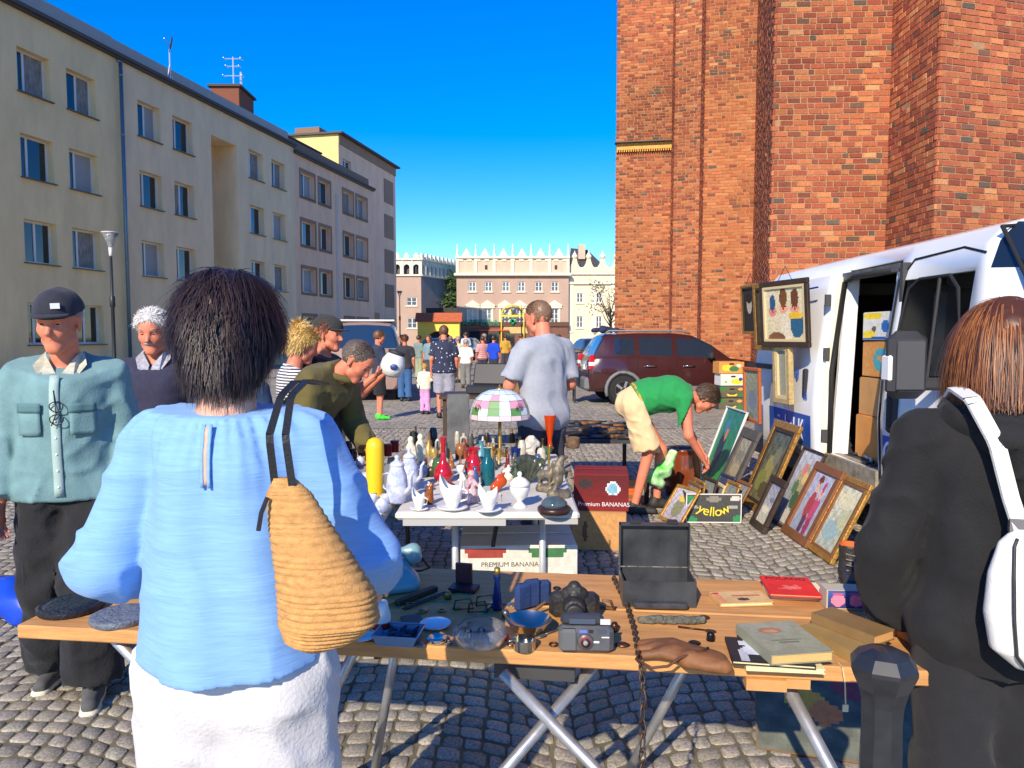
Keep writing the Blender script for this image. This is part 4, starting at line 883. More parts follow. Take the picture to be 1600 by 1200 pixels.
# leather camera case and compact camera
t=T3('leather_camera_case','old camera in a black leather ever ready case with straps','camera',897,962,Z,R(-4)); le=M('old_black_leather',(.025,.023,.02),.45,noise=(20,.4),bump=(90,.4))
cs=MB().box((0,0,.036),(.15,.06,.07),bev=.014).build('case',le,t); sm(cs); sdf_obj('lens_hump',[cap((0,-.02,.04),(0,-.072,.042),.036,.030,eb=True),cap((-.02,-.01,.07),(.02,-.01,.07),.022,flat=((0,1,0),.9)),cap((0,-.012,.085),(0,-.012,.092),.026,.02)],.005,le,t,.008,lambda P:.0015*vnoise(P*40)); MB().box((0,-.0325,.088),(.036,.004,.02),bev=.003).build('badge',M('dark_badge',(.06,.06,.058),.3),t)
MB().lathe([(.026,0),(.026,.012),(.02,.014)],18,mat=Matrix.Translation((0,-.085,.042))@Matrix.Rotation(R(90),4,'X')).build('lens_cap',blk,t,True)
MB().tube([(-.085,0,.04),(-.12,-.02,.02),(-.13,-.06,.005),(-.09,-.10,.004)],.005,6).tube([(.085,0,.05),(.11,.02,.04),(.12,.05,.006),(.05,.09,.005),(-.03,.10,.006)],.005,6).build('strap',M('tan_strap',rgb(130,96,60),.6),t,True)
t=T3('compact_camera','dark grey plastic compact film camera standing on the board','camera',915,1016,Z,R(-3)); cb=M('grey_camera_plastic',(.085,.088,.095),.38,noise=(30,.15))
b=MB().box((0,0,.036),(.145,.05,.072),bev=.012).build('camera_body',cb,t); sm(b)
MB().box((-.01,.004,.084),(.115,.036,.026),bev=.009).build('top_housing',M('camera_top',(.035,.037,.042),.35),t); MB().box((-.01,-.0145,.085),(.068,.004,.014)).build('viewfinder',M('finder_glass',(.06,.08,.12),.05),t); MB().box((.05,-.0155,.085),(.026,.004,.014)).build('flash',M('flash_lens',(.6,.62,.6),.2),t)
for r0,r1,z,mm,nm in((.022,.020,.004,cb,'lens_barrel'),(.015,.014,.007,M('red_ring',(.4,.03,.03),.3),'red_ring'),(.0135,.012,.009,blk,'lens_hood'),(.007,.006,.011,M('lens_glass',(.3,.3,.28),.05),'lens')): MB().lathe([(r0,0),(r1,z)],20,mat=Matrix.Translation((-.002,-.025,.034))@Matrix.Rotation(R(90),4,'X')).build(nm,mm,t,True)
MB().box((-.045,-.02,.036),(.05,.018,.062),bev=.008).build('grip',M('camera_grip',(.11,.115,.12),.5),t); MB().box((.05,-.0252,.047),(.020,.001,.003)).box((.026,-.0252,.034),(.016,.001,.005)).build('worn_print',M('print_white',(.7,.7,.7),.5),t); MB().box((-.008,-.0252,.062),(.02,.001,.008)).build('blue_label',M('print_blue',(.12,.16,.5),.5),t); MB().box((.012,-.0252,.062),(.012,.001,.009)).build('sensor_window',blk,t); MB().box((.042,-.0252,.061),(.022,.001,.009)).build('finder_window',M('finder_glass'),t)
# black toolbox with open lid
x,y=gp(1032,948,Z); t=thing('toolbox','open black metal toolbox with scratched lid raised','toolbox',(x,y+.07,Z),R(-3)); bx=M('black_painted_steel',(.022,.024,.027),.38,noise=(8,.5),col2=(.06,.065,.07))
mb=MB(); 
for c,d in(((0,-.068,.04),(.225,.004,.08)),((0,.068,.04),(.225,.004,.08)),((-.1105,0,.04),(.004,.132,.08)),((.1105,0,.04),(.004,.132,.08)),((0,0,.003),(.217,.132,.005))): mb.box(c,d)
mb.build('box',bx,t); lid=MB().box((0,.075,.155),(.225,.006,.145)).box((-.1105,.058,.155),(.004,.03,.145)).box((.1105,.058,.155),(.004,.03,.145)).box((0,.058,.2255),(.225,.03,.004)).build('lid',bx,t)
for x_ in(-.06,.06): MB().box((x_,.07,.232),(.03,.03,.008)).build('latch',blk,lid)
MB().box((0,-.088,.012),(.165,.03,.018),bev=.005).build('drop_handle',M('worn_black_steel',(.045,.046,.048),.4,noise=(20,.4)),t); mb=MB()
for i in range(14): mb.tube([(random.uniform(-.09,.09),random.uniform(-.05,.04),.02+random.uniform(0,.02)) for _ in range(2)],random.uniform(.006,.013),7)
mb.build('old_fittings',M('grey_fittings',(.22,.22,.21),.4,.5,noise=(40,.5)),t)
t=T3('relief_ornament','crusted dark metal ornament strip','ornament',1042,974,Z,R(-3)); sdf_obj('ornament',[cap((-.075+.03*i,.004*(i%2),.008),(-.05+.03*i,0,.01+.004*(i%2)),.011,.012) for i in range(6)],.004,M('verdigris_iron',rgb(92,92,80),.7,noise=(80,.5),bump=(120,.8)),t,.01,lambda P:.006*vnoise(P*90),[((0,0,.001),(0,0,-1))])
t=T3('leather_glove','brown leather baseball glove with lacing','glove',1062,1032,Z,R(-12)); lb=M('brown_glove_leather',rgb(120,78,46),.6,noise=(12,.25),bump=(60,.3))
sdf_obj('palm',[cap((-.02,.03,.016),(.07,-.02,.018),.05,.05,flat=((0,0,1),.4)),cap((-.02,.05,.02),(-.10,.055,.012),.018,.012),cap((-.02,.03,.022),(-.10,.025,.012),.02,.013),cap((-.01,.0,.02),(-.09,-.01,.012),.02,.013),cap((.02,-.03,.018),(.11,-.045,.014),.024,.02)],.006,lb,t,.012,lambda P:.006*vnoise(P*30),[((0,0,.001),(0,0,-1))])
MB().tube([(-.1,-.01,.02),(-.11,-.04,.012),(-.07,-.07,.006),(-.03,-.065,.012),(0,-.05,.03),(.05,-.03,.042),(.07,.0,.04)],.0035,6).build('lacing',M('dark_lacing',rgb(84,52,30),.6),t,True)
# chain over the edge, hanging to the ground
t=T3('iron_chain','rusty iron chain hanging over the table edge to the cobbles','chain',985,960,Z); cm=M('rusty_chain',rgb(92,76,64),.55,.7,noise=(50,.4)); o=t.location
x1,y1=gp(1000,1040,Z); pts=[Vector((gp(958,905,Z)[0],gp(958,905,Z)[1],Z+.008)),Vector((gp(978,945,Z)[0],gp(978,945,Z)[1],Z+.008)),Vector((gp(990,985,Z)[0],gp(990,985,Z)[1],Z+.008)),Vector((x1,y1+.005,Z+.006)),Vector((x1+.002,y1-.03,Z-.03)),Vector((x1+.004,y1-.034,.30)),Vector((x1+.004,y1-.034,.02))]
L_=[0]
for a,b in zip(pts,pts[1:]): L_.append(L_[-1]+(b-a).length)
def along(s):
    for i in range(len(pts)-1):
        if s<=L_[i+1]: f=(s-L_[i])/(L_[i+1]-L_[i]); return pts[i].lerp(pts[i+1],f),(pts[i+1]-pts[i]).normalized()
    return pts[-1],(pts[-1]-pts[-2]).normalized()
s_=0;k=0
while s_<L_[-1]-.02:
    long=s_>L_[4]; Lk=.040 if long else .022; p,d=along(s_+Lk*.5); u=d.orthogonal().normalized(); w_=d.cross(u); 
    if k%2: u,w_=w_,u
    r_=.0028; hw=.009 if long else .007; ring=[p+d*(Lk*.62*math.cos(a))*1.0+u*(hw*math.sin(a)) for a in [2*PI*q/12 for q in range(12)]]
    MB().tube([v-o for v in ring],r_,5,closed=True).build('link',cm,t,True); s_+=Lk*.95; k+=1
# books
def book(label,px,py,z,w,d,h,rz,cover,pages=rgb(226,208,160),spine='left',cv=None,fn=None,group=None):
    t=T3('book',label,'book',px,py,z,R(rz),group); cmn=M('cover_'+label[:18].replace(' ','_'),cover,.6,noise=(14,.12)); pg=M('page_block_%d'%int(pages[0]*999),pages,.9,noise=(60,.12),stretch=(1,1,20))
    MB().box((0,0,h/2),(w-.006,d-.006,h-.005)).build('pages',pg,t); mb=MB().box((0,0,h-.0012),(w,d,.0024)).box((0,0,.0012),(w,d,.0024)).box((-w/2+.0012,0,h/2),(.0024,d,h-.005)); mb.build('cover',cmn,t)
    if fn: canvas('cover_print',w*.98,d*.98,fn,28,32,t,Matrix.Translation((0,0,h+.0006)))
    return t
g1=Z; bk=[]
book('cream paged paperback at the bottom of the book stack',1215,1030,g1,.19,.15,.012,-6,rgb(216,204,160),group=None)
book('black covered book with white print lying under the grey book',1200,1022,g1+.0125,.20,.15,.010,-9,(.02,.018,.018),fn=blobs([(.025,.02,.02),(.025,.02,.02)],[(.25,.75,.12,.12,(.6,.6,.6)),(.3,.45,.16,.18,(.65,.66,.7)),(.15,.2,.06,.3,(.5,.5,.5))],.0))
t=book('large faded grey green cloth book with a picture on its cover',1222,1010,g1+.023,.165,.20,.026,8,rgb(142,142,118),rgb(214,168,104),fn=blobs([rgb(142,142,118),rgb(150,150,128)],[(.42,.72,.2,.10,rgb(160,110,80)),(.42,.70,.13,.05,rgb(186,140,104))],.05))
MB().box((0,-.02,.0271),(.08,.004,.0004)).box((0,-.034,.0271),(.055,.006,.0004)).build('faded_title',M('faded_gilt',rgb(104,104,88),.6,noise=(300,.4)),t)
t=book('worn beige record booklet with a small oval portrait',1157,938,Z,.17,.10,.012,5,rgb(206,168,112),fn=blobs([rgb(206,168,112),rgb(212,176,124)],[(.5,.28,.12,.12,(.05,.04,.04)),(.08,.85,.07,.1,rgb(200,60,40)),(.08,.4,.07,.4,rgb(216,140,100))],.05)); MB().box((.02,.008,.0131),(.09,.009,.0004)).build('faded_title',M('red_print',rgb(190,96,66),.7,noise=(300,.3)),t)
book('thick cream paged book under the red brochure',1240,928,Z,.17,.11,.022,-5,rgb(230,220,190))
t=book('bright red brochure printed POLAND with a white drawing',1233,918,Z+.0225,.155,.175,.008,-8,rgb(214,40,36),fn=blobs([rgb(214,40,36),rgb(220,44,38)],[(.55,.38,.18,.05,rgb(232,120,104)),(.45,.30,.24,.035,rgb(230,110,96)),(.62,.47,.05,.08,rgb(226,100,90)),(.4,.46,.07,.04,rgb(228,110,96))],.03)); text('POLAND',.034,M('dark_print',(.05,.01,.01),.6),t,Matrix.Translation((0,.062,.0093)),.0002,xs=.95)
t=book('long tan bound volume with red lettering on its spine',1322,1012,Z,.12,.22,.030,22,rgb(150,122,72),rgb(222,180,120))
book('old brown bound book resting on the tan volume',1330,985,Z+.031,.09,.19,.028,30,rgb(128,100,60),rgb(200,150,90))
t=T3('picture_box','small box with a photo of two pink jars on its side','box',1322,952,Z,R(-4)); MB().box((0,.03,.03),(.12,.06,.06)).build('box',M('greyish_card',rgb(180,170,150),.8),t); canvas('label_print',.112,.054,blobs([rgb(40,50,110),rgb(70,90,160)],[(.27,.45,.18,.36,rgb(224,130,160)),(.75,.45,.18,.36,rgb(220,124,156)),(.27,.8,.16,.07,rgb(190,90,120)),(.75,.8,.16,.07,rgb(190,90,120))]),24,14,t,Matrix.Translation((0,-.0012,.031))@YX)
t=T3('wooden_box','pale wooden box at the right end of the table','box',1470,1000,Z,R(12)); MB().box((0,0,.04),(.2,.15,.08)).build('box',wood,t); MB().box((0,0,.0822),(.21,.16,.004)).build('lid',M('pine_batten'),t)
# boots
for i,(px,py) in enumerate(((1328,912),(1362,906))):
    t=T3('boot','dark brown lace up boot with orange lining on the table corner','boot',px,py,Z,R(160+10*i),'pair of boots on the table'); bl_=M('dark_boot_leather',(.03,.025,.02),.45,noise=(14,.4),bump=(60,.4))
    sdf_obj('boot',[cap((0,-.03,.03),(0,.10,.022),.032,.027),cap((0,-.035,.035),(0,-.04,.125),.034,.037,eb=True),dict(cap((0,-.04,.08),(0,-.042,.15),.028,.031),sub=True)],.005,bl_,t,.02,lambda P:.003*vnoise(P*40),[((0,0,.006),(0,0,-1))])
    sdf_obj('sole',[cap((0,-.035,.0),(0,.105,.0),.037,.032)],.006,M('boot_sole',(.06,.045,.03),.7),t,.01,None,[((0,0,.009),(0,0,1)),((0,0,.0005),(0,0,-1))])
    MB().lathe([(.0335,.118),(.034,.128),(.030,.128),(.029,.09)],18,mat=Matrix.Translation((0,-.04,0)),cap0=False,cap1=False).build('lining',M('orange_lining',rgb(200,96,40),.8),t,True); mb=MB()
    for k in range(5): mb.tube([(-.016,.012-.012*k+.02,.05+.015*k),(.016,.012-.012*k+.02,.055+.015*k)],.002,5)
    mb.build('laces',M('lace_grey',(.2,.19,.17),.8),t)
# small things at the back left of the board
t=T3('jewellery_box','open burgundy leatherette jewellery box','box',728,918,Z,R(-14)); bu=M('burgundy_leatherette',(.07,.015,.02),.5); MB().box((0,-.02,.006),(.09,.06,.012)).build('base',bu,t); MB().box((-.012,.018,.04),(.055,.014,.072)).build('lid',bu,t)
t=T3('brass_stand','folded brass plate stands','stand',745,952,Z,R(10)); br=M('old_brass'); 
for i,(x_,y_) in enumerate(((-.04,0),(.03,.02),(.0,-.03))): MB().tube([(x_-.03,y_,.004),(x_-.025,y_+.005,.03),(x_+.02,y_,.035),(x_+.03,y_,.004),(x_-.03,y_,.004)],.003,6).tube([(x_+.02,y_,.035),(x_+.03,y_+.03,.005)],.003,6).build('stand',M('dull_brass',rgb(120,96,60),.4,.8),t,True)
t=T3('wooden_rulers','dark wooden slats and knitting needles lying across the board','slats',655,935,Z,R(52)); MB().box((0,.01,.008),(.17,.022,.016)).build('slat',M('dark_slat',rgb(70,52,38),.6),t); MB().tube([(-.1,-.03,.004),(.16,-.035,.006)],.003,6).tube([(-.1,-.038,.004),(.16,-.048,.006)],.003,6).build('needles',blk,t); MB().box((-.05,.034,.004),(.22,.012,.008)).build('slat',M('pine_batten'),t)
t=T3('stone_slab','small grey slate slab with scratches','slab',645,972,Z,R(20)); MB().box((0,0,.005),(.06,.075,.01),bev=.003).build('slab',M('slate',(.06,.062,.065),.6,noise=(30,.3)),t)
t=T3('hand_mirror','small pewter hand mirror lying face down','mirror',770,945,Z,R(70)); MB().lathe([(.02,0),(.022,.004),(.001,.006)],18).tube([(-.02,0,.003),(-.07,0,.004)],.005,6).build('mirror',M('pewter',(.2,.19,.17),.4,.8),t,True)
t=T3('string_tag','short hank of twine with a tag hanging at the board edge','twine',1312,1040,Z); MB().tube([(0,.01,.003),(0,-.015,.002),(0,-.03,-.03),(.003,-.03,-.085)],.002,5).build('twine',M('twine',rgb(196,176,130),.9),t); MB().box((.003,-.03,-.095),(.014,.003,.018)).build('tag',M('paper_tag',rgb(206,190,150),.9),t)
# painting leaning under the table and another one behind the bollard
t=thing('oil_painting','dark flower painting leaning under the trestle table','painting',(1.24,2.66,.012),0,rot=(R(38),0,R(-16))); MB().box((0,.27,-.008),(.62,.54,.014)).build('board_back',M('hardboard',rgb(120,90,60),.9),t); canvas('picture',.61,.53,blobs([rgb(92,96,84),rgb(60,66,66)],[(.3,.4,.12,.1,rgb(206,150,60)),(.42,.32,.1,.09,rgb(210,120,70)),(.6,.55,.14,.1,rgb(130,60,70)),(.5,.75,.13,.1,rgb(110,100,130)),(.7,.75,.14,.1,rgb(90,50,50)),(.75,.3,.1,.12,rgb(190,180,130)),(.2,.65,.1,.12,rgb(70,100,70))],.25),40,36,t,Matrix.Translation((0,.27,.0)))
# bollard
t=thing('bollard','black cast iron bollard with faceted head in front of the table','bollard',(.705,1.36,0)); bo=M('black_gloss_iron',(.022,.024,.028),.36,noise=(12,.3),coat=.3)
MB().lathe([(.075,0),(.075,.10),(.048,.13),(.040,.75),(.037,.87),(.039,.905),(.046,.935),(.057,.960),(.0615,.972),(.0615,.980),(.046,1.000),(.022,1.010),(.001,1.013)],8).build('post',bo,t); MB().lathe([(.079,.0),(.079,.05)],20).build('base',bo,t)
# blue sacks at far left
t=thing('plastic_sheet','crumpled bright blue plastic sheet on the ground behind the denim shirt man','plastic sheet',(-2.95,4.1,0)); sdf_obj('sheet',[cap((-.5,0,.02),(.3,.1,.05),.12,.10),cap((-.2,.2,.05),(.25,-.05,.1),.12),cap((.2,.0,.05),(.4,.2,.02),.1)],.03,M('blue_plastic',(.01,.06,.5),.35),t,.06,lambda P:.12*vnoise(P*9),[((0,0,.012),(0,0,-1))])
t=thing('black_case','black equipment case standing behind the denim shirt man','case',(-2.75,4.75,.0)); MB().box((0,0,.32),(.7,.5,.62),bev=.03).build('case',blk,t)
# ---- white folding table with porcelain
WZ=.745
t=thing('folding_table','white plastic folding table crowded with porcelain and glass','table',(-.12,4.42,0)); mb=MB().box((0,0,WZ-.02),(.90,1.78,.04),bev=.012); mb.build('top',dirtywhite,t); MB().box((-.16,-.885,WZ-.05),(.5,.02,.03)).box((.36,-.885,WZ-.045),(.16,.02,.025)).build('front_lip',M('grey_plastic',rgb(170,170,166),.6),t)
for x_,y_ in((-.18,-.6),(.28,-.6),(-.18,.6),(.28,.6)): MB().tube([(x_,y_,WZ-.04),(x_,y_+.0,.005)],.018,10).build('leg',M('pale_leg_tube',(.55,.56,.56),.4,.4),t,True)
MB().tube([(.05,-.75,WZ-.04),(.0,-.45,.35),(.02,-.4,.30)],.012,8).build('brace',iron,t,True)
t=thing('folding_table','grey side table with blue and white china left of the porcelain table','table',(-1.0,4.15,0)); MB().box((0,0,WZ-.02),(.78,1.5,.04),bev=.01).build('top',M('grey_table_top',rgb(150,150,146),.6,noise=(5,.1)),t)
for x_ in(-.3,.3):
    for y_ in(-.6,.6): MB().tube([(x_,y_,WZ-.04),(x_+.03,y_,.005)],.014,8).build('leg',iron,t,True)
W=WZ+.001
def pot(name,label,cat,px,py,prof,mat,n=22,**k): return lathe_thing(name,label,cat,px,py,W,prof,mat,n,**k)
def gravy(px,py,s,label,ear):
    t=T3('gravy_boat',label,'gravy boat',px,py,W,R(ear)); MB().lathe([(.03*s,0),(.055*s,.006*s),(.068*s,.016*s),(.066*s,.018*s),(.05*s,.009*s),(.001,.007*s)],24,sy=.8).build('saucer',china,t,True)
    V=[];F=[];pr=[(.02,.008),(.024,.02),(.038,.045),(.046,.075),(.044,.10),(.042,.10),(.042,.075),(.034,.048),(.018,.025)]; n=24
    for r_,z in pr:
        for j in range(n):
            a=2*PI*j/n; lift=(max(0,math.cos(a))**3*.055+max(0,-math.cos(a))**4*.03)*(max(0,z-.06)/.04); out=1+.25*max(0,math.cos(a))**3*(z>.06); V.append((r_*s*math.cos(a)*out,r_*s*math.sin(a)*.85,(z+lift)*s))
    for i in range(len(pr)-1):
        for j in range(n): j2=(j+1)%n; F.append((i*n+j,i*n+j2,(i+1)*n+j2,(i+1)*n+j))
    F.append(tuple(range(n-1,-1,-1))); link('boat',mesh('g',V,F,True),china,t); MB().tube([(-.042*s,0,.095*s),(-.07*s,0,.085*s),(-.066*s,0,.05*s),(-.036*s,0,.04*s)],.005*s,6).build('handle',china,t,True)
gravy(655,797,.72,'small white porcelain gravy boat on an oval saucer',150); gravy(707,797,1.15,'tall white porcelain gravy boat with pointed lip on a saucer',170); gravy(764,800,.95,'white porcelain gravy boat with scalloped rim on a wide saucer',200)
t=pot('sugar_bowl','white footed milk glass bowl with a domed lid','bowl',812,792,[(.036,0),(.032,.008),(.014,.025),(.016,.035),(.04,.055),(.05,.085),(.052,.105),(.05,.108)],china); MB().lathe([(.054,.107),(.05,.125),(.03,.145),(.008,.155),(.013,.168),(.008,.178),(.001,.18)],22).build('lid',china,t,True)
t=pot('glass_dome','grey glass dome on a dark round wooden base','paperweight',866,800,[(.078,0),(.082,.008),(.082,.022),(.074,.03),(.001,.03)],M('dark_turned_wood',(.035,.015,.012),.35)); MB().lathe([(.066,.031),(.062,.05),(.045,.068),(.02,.076),(.001,.078)],24).build('dome',M('smoky_glass',rgb(70,84,92),.12,noise=(40,.3)),t,True)
t=T3('horse_statuette','weathered bronze statuette of a rearing horse on a rocky mound','statuette',872,778,W,R(20)); bz=M('weathered_bronze',rgb(120,110,92),.5,.4,noise=(30,.35),bump=(80,.4))
sdf_obj('statuette',[cap((-.03,0,.02),(.04,0,.015),.035,.03),cap((.0,0,.09),(.0,0,.15),.026,.03),cap((0,0,.15),(.02,0,.21),.026,.016),cap((.02,0,.21),(.05,0,.215),.013,.009),cap((-.01,.014,.10),(-.025,.014,.03),.012,.006),cap((-.01,-.014,.10),(-.03,-.014,.03),.012,.006),cap((.015,.012,.14),(.055,.012,.13),.010,.006),cap((.055,.012,.13),(.05,.012,.10),.006,.005),cap((.015,-.012,.14),(.06,-.012,.145),.010,.006),cap((.0,0,.2),(-.03,0,.14),.010,.006),cap((-.01,0,.11),(-.06,0,.06),.008,.004)],.0045,bz,t,.012,lambda P:.004*vnoise(P*70),[((0,0,.001),(0,0,-1))])
t=T3('rider_statuette','second bronze horse figure beside a gilt rod','statuette',853,768,W,R(-30)); sdf_obj('statuette',[cap((-.03,0,.015),(.03,0,.015),.03),cap((-.03,0,.09),(.03,0,.10),.025,.027),cap((.03,0,.10),(.05,0,.16),.018,.013),cap((.05,0,.165),(.075,0,.15),.012,.008)]+[cap((a,b,.085),(a,b,.01),.009,.006) for a in(-.035,.03) for b in(-.012,.012)],.0045,bz,t,.012,lambda P:.004*vnoise(P*70),[((0,0,.001),(0,0,-1))]); MB().tube([(0,.02,.0),(.01,.02,.25)],.006,6).build('gilt_rod',M('old_brass'),t)
redg=M('red_glass',(.42,.006,.008),.07,coat=1.0); pot('glass_vase','bright red glass vase with a long narrow neck','vase',693,752,[(.03,0),(.05,.02),(.055,.04),(.04,.075),(.017,.11),(.012,.16),(.013,.20),(.02,.235),(.018,.235),(.01,.20),(.008,.12)],redg,26,sc_=1.12)
pot('glass_vase','round red glass vase with a pale rim','vase',740,745,[(.03,0),(.05,.03),(.058,.06),(.05,.10),(.028,.135),(.03,.16),(.045,.175),(.043,.177),(.027,.16),(.02,.13)],redg,26); 
t=T3('geisha_figurine','white and red porcelain figurine of a seated lady','figurine',736,784,W,R(30)); sdf_obj('figurine',[cap((0,0,.01),(0,0,.05),.04,.03),cap((0,0,.05),(.0,0,.10),.028,.02),cap((0,0,.10),(.0,0,.13),.02,.012),cap((0,-.005,.15),(0,-.005,.155),.018),cap((.01,-.015,.11),(.03,-.035,.08),.009,.007),cap((-.01,-.015,.11),(-.035,-.03,.09),.009,.007)],.0045,M('painted_porcelain',(.75,.72,.68),.2,noise=(28,.0),col2=(.55,.06,.08),coat=.4),t,.012,None,[((0,0,.001),(0,0,-1))]); MB().ball((0,.002,.162),(.02,.02,.016),12,8).build('headdress',M('red_glaze'),t,True)
t=T3('bird_figurine','copper brown glazed bird figurine','figurine',671,787,W,R(10)); sdf_obj('figurine',[cap((0,0,.01),(0,0,.02),.022),cap((0,0,.03),(.004,0,.075),.02,.017),cap((.004,0,.08),(.012,0,.10),.012,.009),cap((.012,0,.10),(.03,0,.10),.005,.002),cap((-.01,0,.05),(-.02,0,.015),.012,.005)],.004,M('copper_glaze',rgb(150,84,40),.2,.3,noise=(50,.4)),t,.01,None,[((0,0,.001),(0,0,-1))])
pot('floral_cup','white cup painted with pink flowers','cup',728,788,[(.018,0),(.022,.01),(.026,.05),(.024,.06),(.022,.06),(.001,.01)],M('floral_china',(.75,.73,.7),.2,noise=(45,.0),col2=(.55,.2,.28)),20)
pot('ribbed_vase','ribbed green glass vase behind the red one','vase',687,745,[(.035,0),(.045,.02),(.046,.08),(.038,.11),(.03,.115)],M('green_glass',(.10,.22,.08),.1,trans=.5),16)
pot('glass_jug','ribbed teal glass jug with a narrow neck','jug',762,757,[(.035,0),(.042,.02),(.044,.10),(.04,.13),(.02,.16),(.018,.20),(.026,.215),(.001,.215)],M('teal_glass',(.01,.14,.17),.1,trans=.35),14)
pot('glass_jug','dusty turquoise stoneware jug','jug',752,735,[(.04,0),(.055,.03),(.055,.1),(.03,.14),(.014,.17),(.018,.19),(.001,.19)],M('turquoise_glaze',rgb(70,130,140),.35),20)
t=T3('amber_fish','orange amber glass fish ornament','ornament',780,768,W,R(20)); sdf_obj('fish',[cap((-.02,0,.03),(.015,0,.055),.028,.03,flat=((0,1,0),.6)),cap((.0,0,.08),(.03,0,.10),.018,.008,flat=((0,1,0),.4)),cap((-.03,0,.02),(-.02,0,.008),.02,.022)],.005,M('amber_glass',rgb(206,84,30),.12,trans=.3),t,.012,None,[((0,0,.001),(0,0,-1))])
t=T3('shell_dish','large dark iridescent fluted shell vase','vase',822,755,W,R(15)); mb=MB(); n=40; V=[];F=[]
for i,(r_,z) in enumerate(((.02,0),(.03,.02),(.055,.06),(.085,.10),(.10,.13))):
    for j in range(n): a=PI*1.25*j/(n-1)-.2; q=1+.08*math.sin(j*1.6); V.append((r_*q*math.cos(a)*1.05,-r_*.35+r_*.35*math.sin(a)*q,z*(.55+.75*max(0,math.sin(a)))+.002))
for i in range(4):
    for j in range(n-1): F.append((i*n+j,i*n+j+1,(i+1)*n+j+1,(i+1)*n+j))
o=link('shell',mesh('s',V,F,True),M('dark_nacre',rgb(70,74,62),.25,.3,noise=(20,.5)),t); o.modifiers.new('t','SOLIDIFY').thickness=.005; MB().lathe([(.03,0),(.025,.02),(.012,.03)],16).build('foot',M('dark_nacre'),t,True)
t=T3('coral','piece of white coral','coral',830,712,W); sdf_obj('coral',[cap((-.04,0,.05),(.0,0,.11),.03,.035),cap((0,0,.11),(.05,0,.08),.035,.02),cap((0,0,.02),(0,0,.06),.03)],.007,M('white_coral',(.6,.56,.48),.9,bump=(60,1.0)),t,.02,lambda P:.014*vnoise(P*60),[((0,0,.001),(0,0,-1))])
pot('tumbler','cobalt blue glass tumbler','glass',806,722,[(.028,0),(.03,.005),(.037,.10),(.035,.10),(.026,.01),(.001,.008)],M('cobalt_glass'),20); pot('glass_vase','tall flared orange glass vase','vase',859,700,[(.03,0),(.018,.012),(.014,.05),(.025,.12),(.042,.22),(.04,.22),(.022,.12),(.001,.06)],M('orange_glass',rgb(216,74,20),.1,trans=.35),22,sc_=1.15)
pot('wooden_pot','rough bark covered flower pot','pot',895,700,[(.045,0),(.055,.03),(.055,.08),(.045,.085),(.04,.05),(.001,.04)],M('bark_pot',rgb(110,86,64),.9,noise=(30,.4),bump=(40,1.0)),18); pot('glass_goblet','small green glass goblet','glass',856,718,[(.025,0),(.008,.01),(.008,.03),(.03,.06),(.034,.09),(.03,.09)],M('green_glass'),18)
yl=M('yellow_plastic',rgb(236,190,30),.35); t=T3('vacuum_flask','tall bright yellow vacuum flask','flask',587,775,W); MB().lathe([(.046,0),(.048,.01),(.048,.26),(.045,.285),(.034,.305),(.012,.315),(.001,.316)],24).build('flask',yl,t,True); MB().box((0,-.045,.02),(.03,.008,.012)).build('black_mark',blk,t)
pat=M('blue_white_china',(.74,.75,.77),.15,noise=(22,.0),col2=(.30,.36,.6),coat=.5)
for px,py,s,lab in((621,785,1.0,'white coffee pot with blue flowers and domed lid'),(640,765,.95,'second fluted coffee pot behind the flowered one')):
    t=T3('coffee_pot',lab,'coffee pot',px,py,W,R(-30)); MB().lathe([(.04*s,0),(.045*s,.01*s),(.058*s,.07*s),(.05*s,.14*s),(.036*s,.18*s),(.038*s,.19*s)],24).build('pot',pat,t,True); MB().lathe([(.04*s,.19*s),(.034*s,.205*s),(.012*s,.22*s),(.010*s,.23*s),(.014*s,.24*s),(.001,.248*s)],20).build('lid',pat,t,True); MB().tube([(.05*s,0,.05*s),(.085*s,0,.09*s),(.09*s,0,.15*s),(.11*s,0,.175*s)],[.014*s,.012*s,.008*s,.007*s],8).build('spout',pat,t,True); MB().tube([(-.05*s,0,.15*s),(-.09*s,0,.14*s),(-.09*s,0,.07*s),(-.055*s,0,.05*s)],.006*s,8).build('handle',pat,t,True)
iv=M('ivory_resin',rgb(226,216,184),.5,noise=(20,.1))
for i,(px,py) in enumerate(((642,748),(657,742))):
    t=T3('ivory_figurine',('tall ivory coloured figurine of a draped figure','second ivory figurine turned aside behind the coffee pots')[i],'figurine',px,py,W,R(30*i),'pair of ivory figurines'); sdf_obj('figurine',[cap((0,0,.01),(0,0,.02),.03),cap((0,0,.03),(.005,0,.12),.028,.02),cap((.005,0,.12),(0,0,.19),.02,.026),cap((0,0,.19),(.002,0,.215),.016,.010),cap((.002,0,.235),(.002,0,.238),.018),cap((.02,0,.19),(.03,-.01,.13),.010,.008)],.005,iv,t,.012,lambda P:.006*vnoise(P*60),[((0,0,.001),(0,0,-1))])
